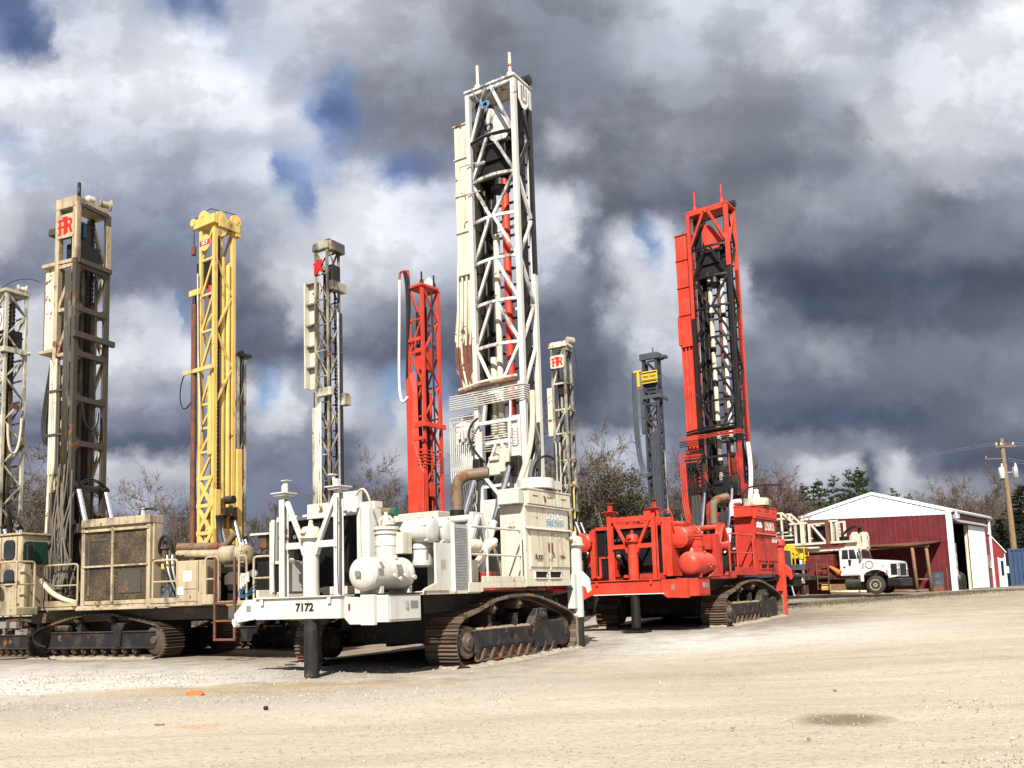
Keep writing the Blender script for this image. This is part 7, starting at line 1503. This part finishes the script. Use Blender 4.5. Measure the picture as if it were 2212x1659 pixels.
def bushy_mesh(seed, H=7.0, W=3.2):
    r = random.Random(seed); tr = MB(); fo = MB()
    for k in range(9):
        a = r.random() * 6.28; e = Vector((math.cos(a) * W * r.uniform(.2, .7), math.sin(a) * W * r.uniform(.2, .7), H * r.uniform(.5, .95))); tr.tube([(0, 0, 0), e * .5 + Vector((0, 0, .5)), e], [.16, .1, .03], 5, cap=False)
    cl = []
    for _ in range(75):
        t = r.random() ** .8; z = H * (.08 + .9 * t); w = W * (1 - ((t - .35) / .72) ** 2 if t > .35 else .85 + .4 * t) * r.uniform(.3, 1.0); a = r.random() * 6.28
        cl.append((Vector((math.cos(a) * w, math.sin(a) * w, z)), r.uniform(.3, .75)))
    for c, s in cl:
        for _ in range(int(190 * s)):
            o = Vector((r.gauss(0, 1), r.gauss(0, 1), r.gauss(0, .9))).normalized() * s * r.random() ** .45; p = c + o
            d = (o.normalized() * .5 + Vector((r.uniform(-1, 1), r.uniform(-1, 1), r.uniform(-.2, 1)))).normalized() * .17; u = d.cross(Vector((r.uniform(-1, 1), r.uniform(-1, 1), r.uniform(-1, 1)))).normalized() * .045
            fo.add([p - u, p + d, p + u], [(0, 1, 2)])
    return tr, fo
PROTO = {}
def tree(kind, label, cat, px, ytop, D, rz, group, wide=1.0):
    name, maker, mt, mf, H0 = KINDS[kind]
    P = at(px, ytop, D); g = gz(P.x, P.y) - .1; s = max(.3, (P.z - g) / H0)
    root = thing(name, label, cat, (P.x, P.y, g), rz, group); root.scale = (s * wide, s * wide, s)
    if kind not in PROTO:
        a, b = maker(); PROTO[kind] = (a.build('trunk', mt, None, recalc=False), b.build('crown', mf, None, recalc=False)); kids = PROTO[kind]
    else:
        kids = []
        for o in PROTO[kind]: c = o.copy(); COL.objects.link(c); kids.append(c)
    for c in kids: c.parent = root
    return root
KINDS = {
 'bare1': ('bare_tree', lambda: bare_mesh(1), BK, BT, 12.0), 'bare2': ('bare_tree', lambda: bare_mesh(2, spread=.75), BK, BT, 12.0), 'bare3': ('bare_tree', lambda: bare_mesh(5, spread=.4, dens=1.1), BK, BT, 12.0),
 'red1': ('bare_tree', lambda: bare_mesh(8, spread=.45, dens=1.25), BK, BR, 12.0),
 'pine1': ('pine_tree', lambda: conifer_mesh(3, 11, 3.0, .22, 20, .02, 1.0), BK, FP, 11.0), 'pine2': ('pine_tree', lambda: conifer_mesh(4, 11, 3.6, .12, 24, .0, 1.25), BK, FP, 11.0),
 'spruce': ('spruce_tree', lambda: conifer_mesh(6, 12, 3.8, .06, 30, .16, 1.3), BK, FS, 12.0), 'cedar': ('cedar_tree', lambda: bushy_mesh(7), BK, FC, 7.0)}
BL = {'A': 'leafless grey-brown tree standing at the far left between the masts', 'B': 'leafless tree behind the gap between the tan mast and yellow mast', 'C': 'leafless tree between the yellow mast and the white rig radiator', 'D': 'leafless tree left of the second red mast', 'E': 'leafless tree between the tall white mast and the blue-grey mast', 'F': 'leafless tree right behind the blue-grey mast', 'H': 'tall leafless tree behind the shed roof at right'}
n_ = 0
for grp, px, yt, D, k in (('A', 70, 905, 60, 'bare2'), ('A', 15, 980, 64, 'bare1'), ('A', 95, 980, 66, 'bare3'), ('A', -40, 930, 62, 'bare3'), ('A', 80, 1030, 58, 'bare1'), ('A', 50, 1000, 70, 'bare2'), ('B', 372, 1000, 58, 'bare1'), ('B', 345, 1040, 62, 'bare2'), ('B', 395, 1030, 60, 'bare3'), ('B', 410, 1075, 66, 'bare3'), ('B', 250, 1095, 95, 'bare1'), ('B', 225, 1090, 90, 'bare3'), ('B', 285, 1105, 100, 'bare2'), ('C', 545, 1055, 60, 'bare3'), ('C', 575, 1085, 62, 'bare2'), ('C', 610, 1095, 75, 'bare1'),
   ('D', 838, 950, 58, 'bare2'), ('D', 800, 1020, 62, 'bare1'), ('D', 770, 1060, 70, 'bare3'), ('D', 870, 1000, 66, 'bare3'), ('E', 1178, 830, 56, 'bare2'), ('E', 1262, 890, 58, 'bare1'), ('E', 1225, 950, 66, 'bare3'), ('E', 1305, 965, 62, 'bare3'), ('E', 1345, 960, 66, 'bare1'), ('E', 1375, 985, 70, 'bare2'), ('E', 1290, 1010, 75, 'bare2'), ('F', 1470, 920, 62, 'bare1'), ('F', 1450, 990, 66, 'bare3'), ('F', 1495, 960, 64, 'bare2'), ('F', 1410, 1020, 68, 'bare1'), ('F', 1530, 1010, 70, 'bare3'),
   ('H', 2010, 1045, 82, 'bare3'), ('H', 2045, 1015, 85, 'bare1'), ('H', 2085, 1005, 82, 'bare2'), ('H', 2115, 1030, 86, 'bare3'), ('H', 2150, 1015, 88, 'bare1'), ('H', 1985, 1075, 90, 'bare2'), ('H', 2200, 985, 82, 'bare3'), ('H', 2060, 1050, 78, 'bare3'), ('H', 2180, 1030, 90, 'bare2'), ('H', 2030, 1035, 80, 'bare2'), ('H', 2130, 1050, 80, 'bare1'), ('H', 2100, 1025, 90, 'bare3')):
    tree(k, BL[grp], 'tree', px, yt, D, n_ * 1.37, 'leafless trees group ' + {'A': 'at the far left', 'B': 'right of the tan mast', 'C': 'right of the yellow mast', 'D': 'left of the second red mast', 'E': 'right of the tall white mast', 'F': 'right of the blue-grey mast', 'H': 'behind the shed'}[grp]); n_ += 1
for px, yt, D in ((1625, 950, 60), (1655, 985, 62), (1690, 1030, 64), (1600, 1000, 66), (1720, 1050, 68), (1640, 965, 66), (1672, 1005, 60)): tree('red1', 'reddish leafless tree just right of the big red rig', 'tree', px, yt, D, px * .7, 'reddish leafless trees by the big red rig')
tree('cedar', 'broad olive evergreen bush behind the red radiator frame', 'tree', 1322, 1015, 56, .4, None)
tree('cedar', 'smaller olive evergreen left of the blue-grey mast', 'tree', 1378, 1068, 58, 2.0, None); tree('cedar', 'low dark evergreen under the blue-grey mast', 'tree', 1255, 1105, 60, 4.0, None)
for px, yt, D, k, lb in ((1735, 1048, 66, 'pine2', 'green pine standing nearest the big red rig'), (1765, 1038, 70, 'pine2', 'bushy pine beside the reddish trees'), (1798, 1032, 70, 'pine1', 'slim pine left of the twin tall pines'), (1832, 1018, 68, 'pine1', 'left one of the twin tall pines above the shed roof'), (1855, 1014, 68, 'pine2', 'right one of the twin tall pines above the shed roof'), (1928, 1058, 80, 'pine1', 'small pine tip above the shed ridge'), (1962, 1070, 82, 'pine1', 'lowest pine tip above the right roof slope')): tree(k, lb, 'tree', px, yt, D, px, None)
tree('spruce', 'dark green spruce behind the utility pole', 'tree', 2205, 1050, 74, .3, None, 1.7); tree('spruce', 'dark spruce just right of the annex roof', 'tree', 2158, 1125, 72, 2.3, None, 1.8); tree('spruce', 'dark spruce at the right edge of the photo', 'tree', 2250, 1060, 76, 1.3, None, 1.6)
for px, yt, D in ((1680, 1090, 62), (1715, 1095, 64), (1640, 1080, 66), (1590, 1060, 66)): tree('cedar', 'low olive evergreen filling the gap under the reddish trees', 'tree', px, yt, D, px, 'low evergreens under the reddish trees')
# keep the tree at thing > part > sub-part
def depth_of(o):
    d = 0
    while o.parent is not None: o = o.parent; d += 1
    return d
for o in list(COL.objects):
    d = depth_of(o)
    if d > 2:
        a = o
        while depth_of(a) > 1: a = a.parent
        o.parent = a
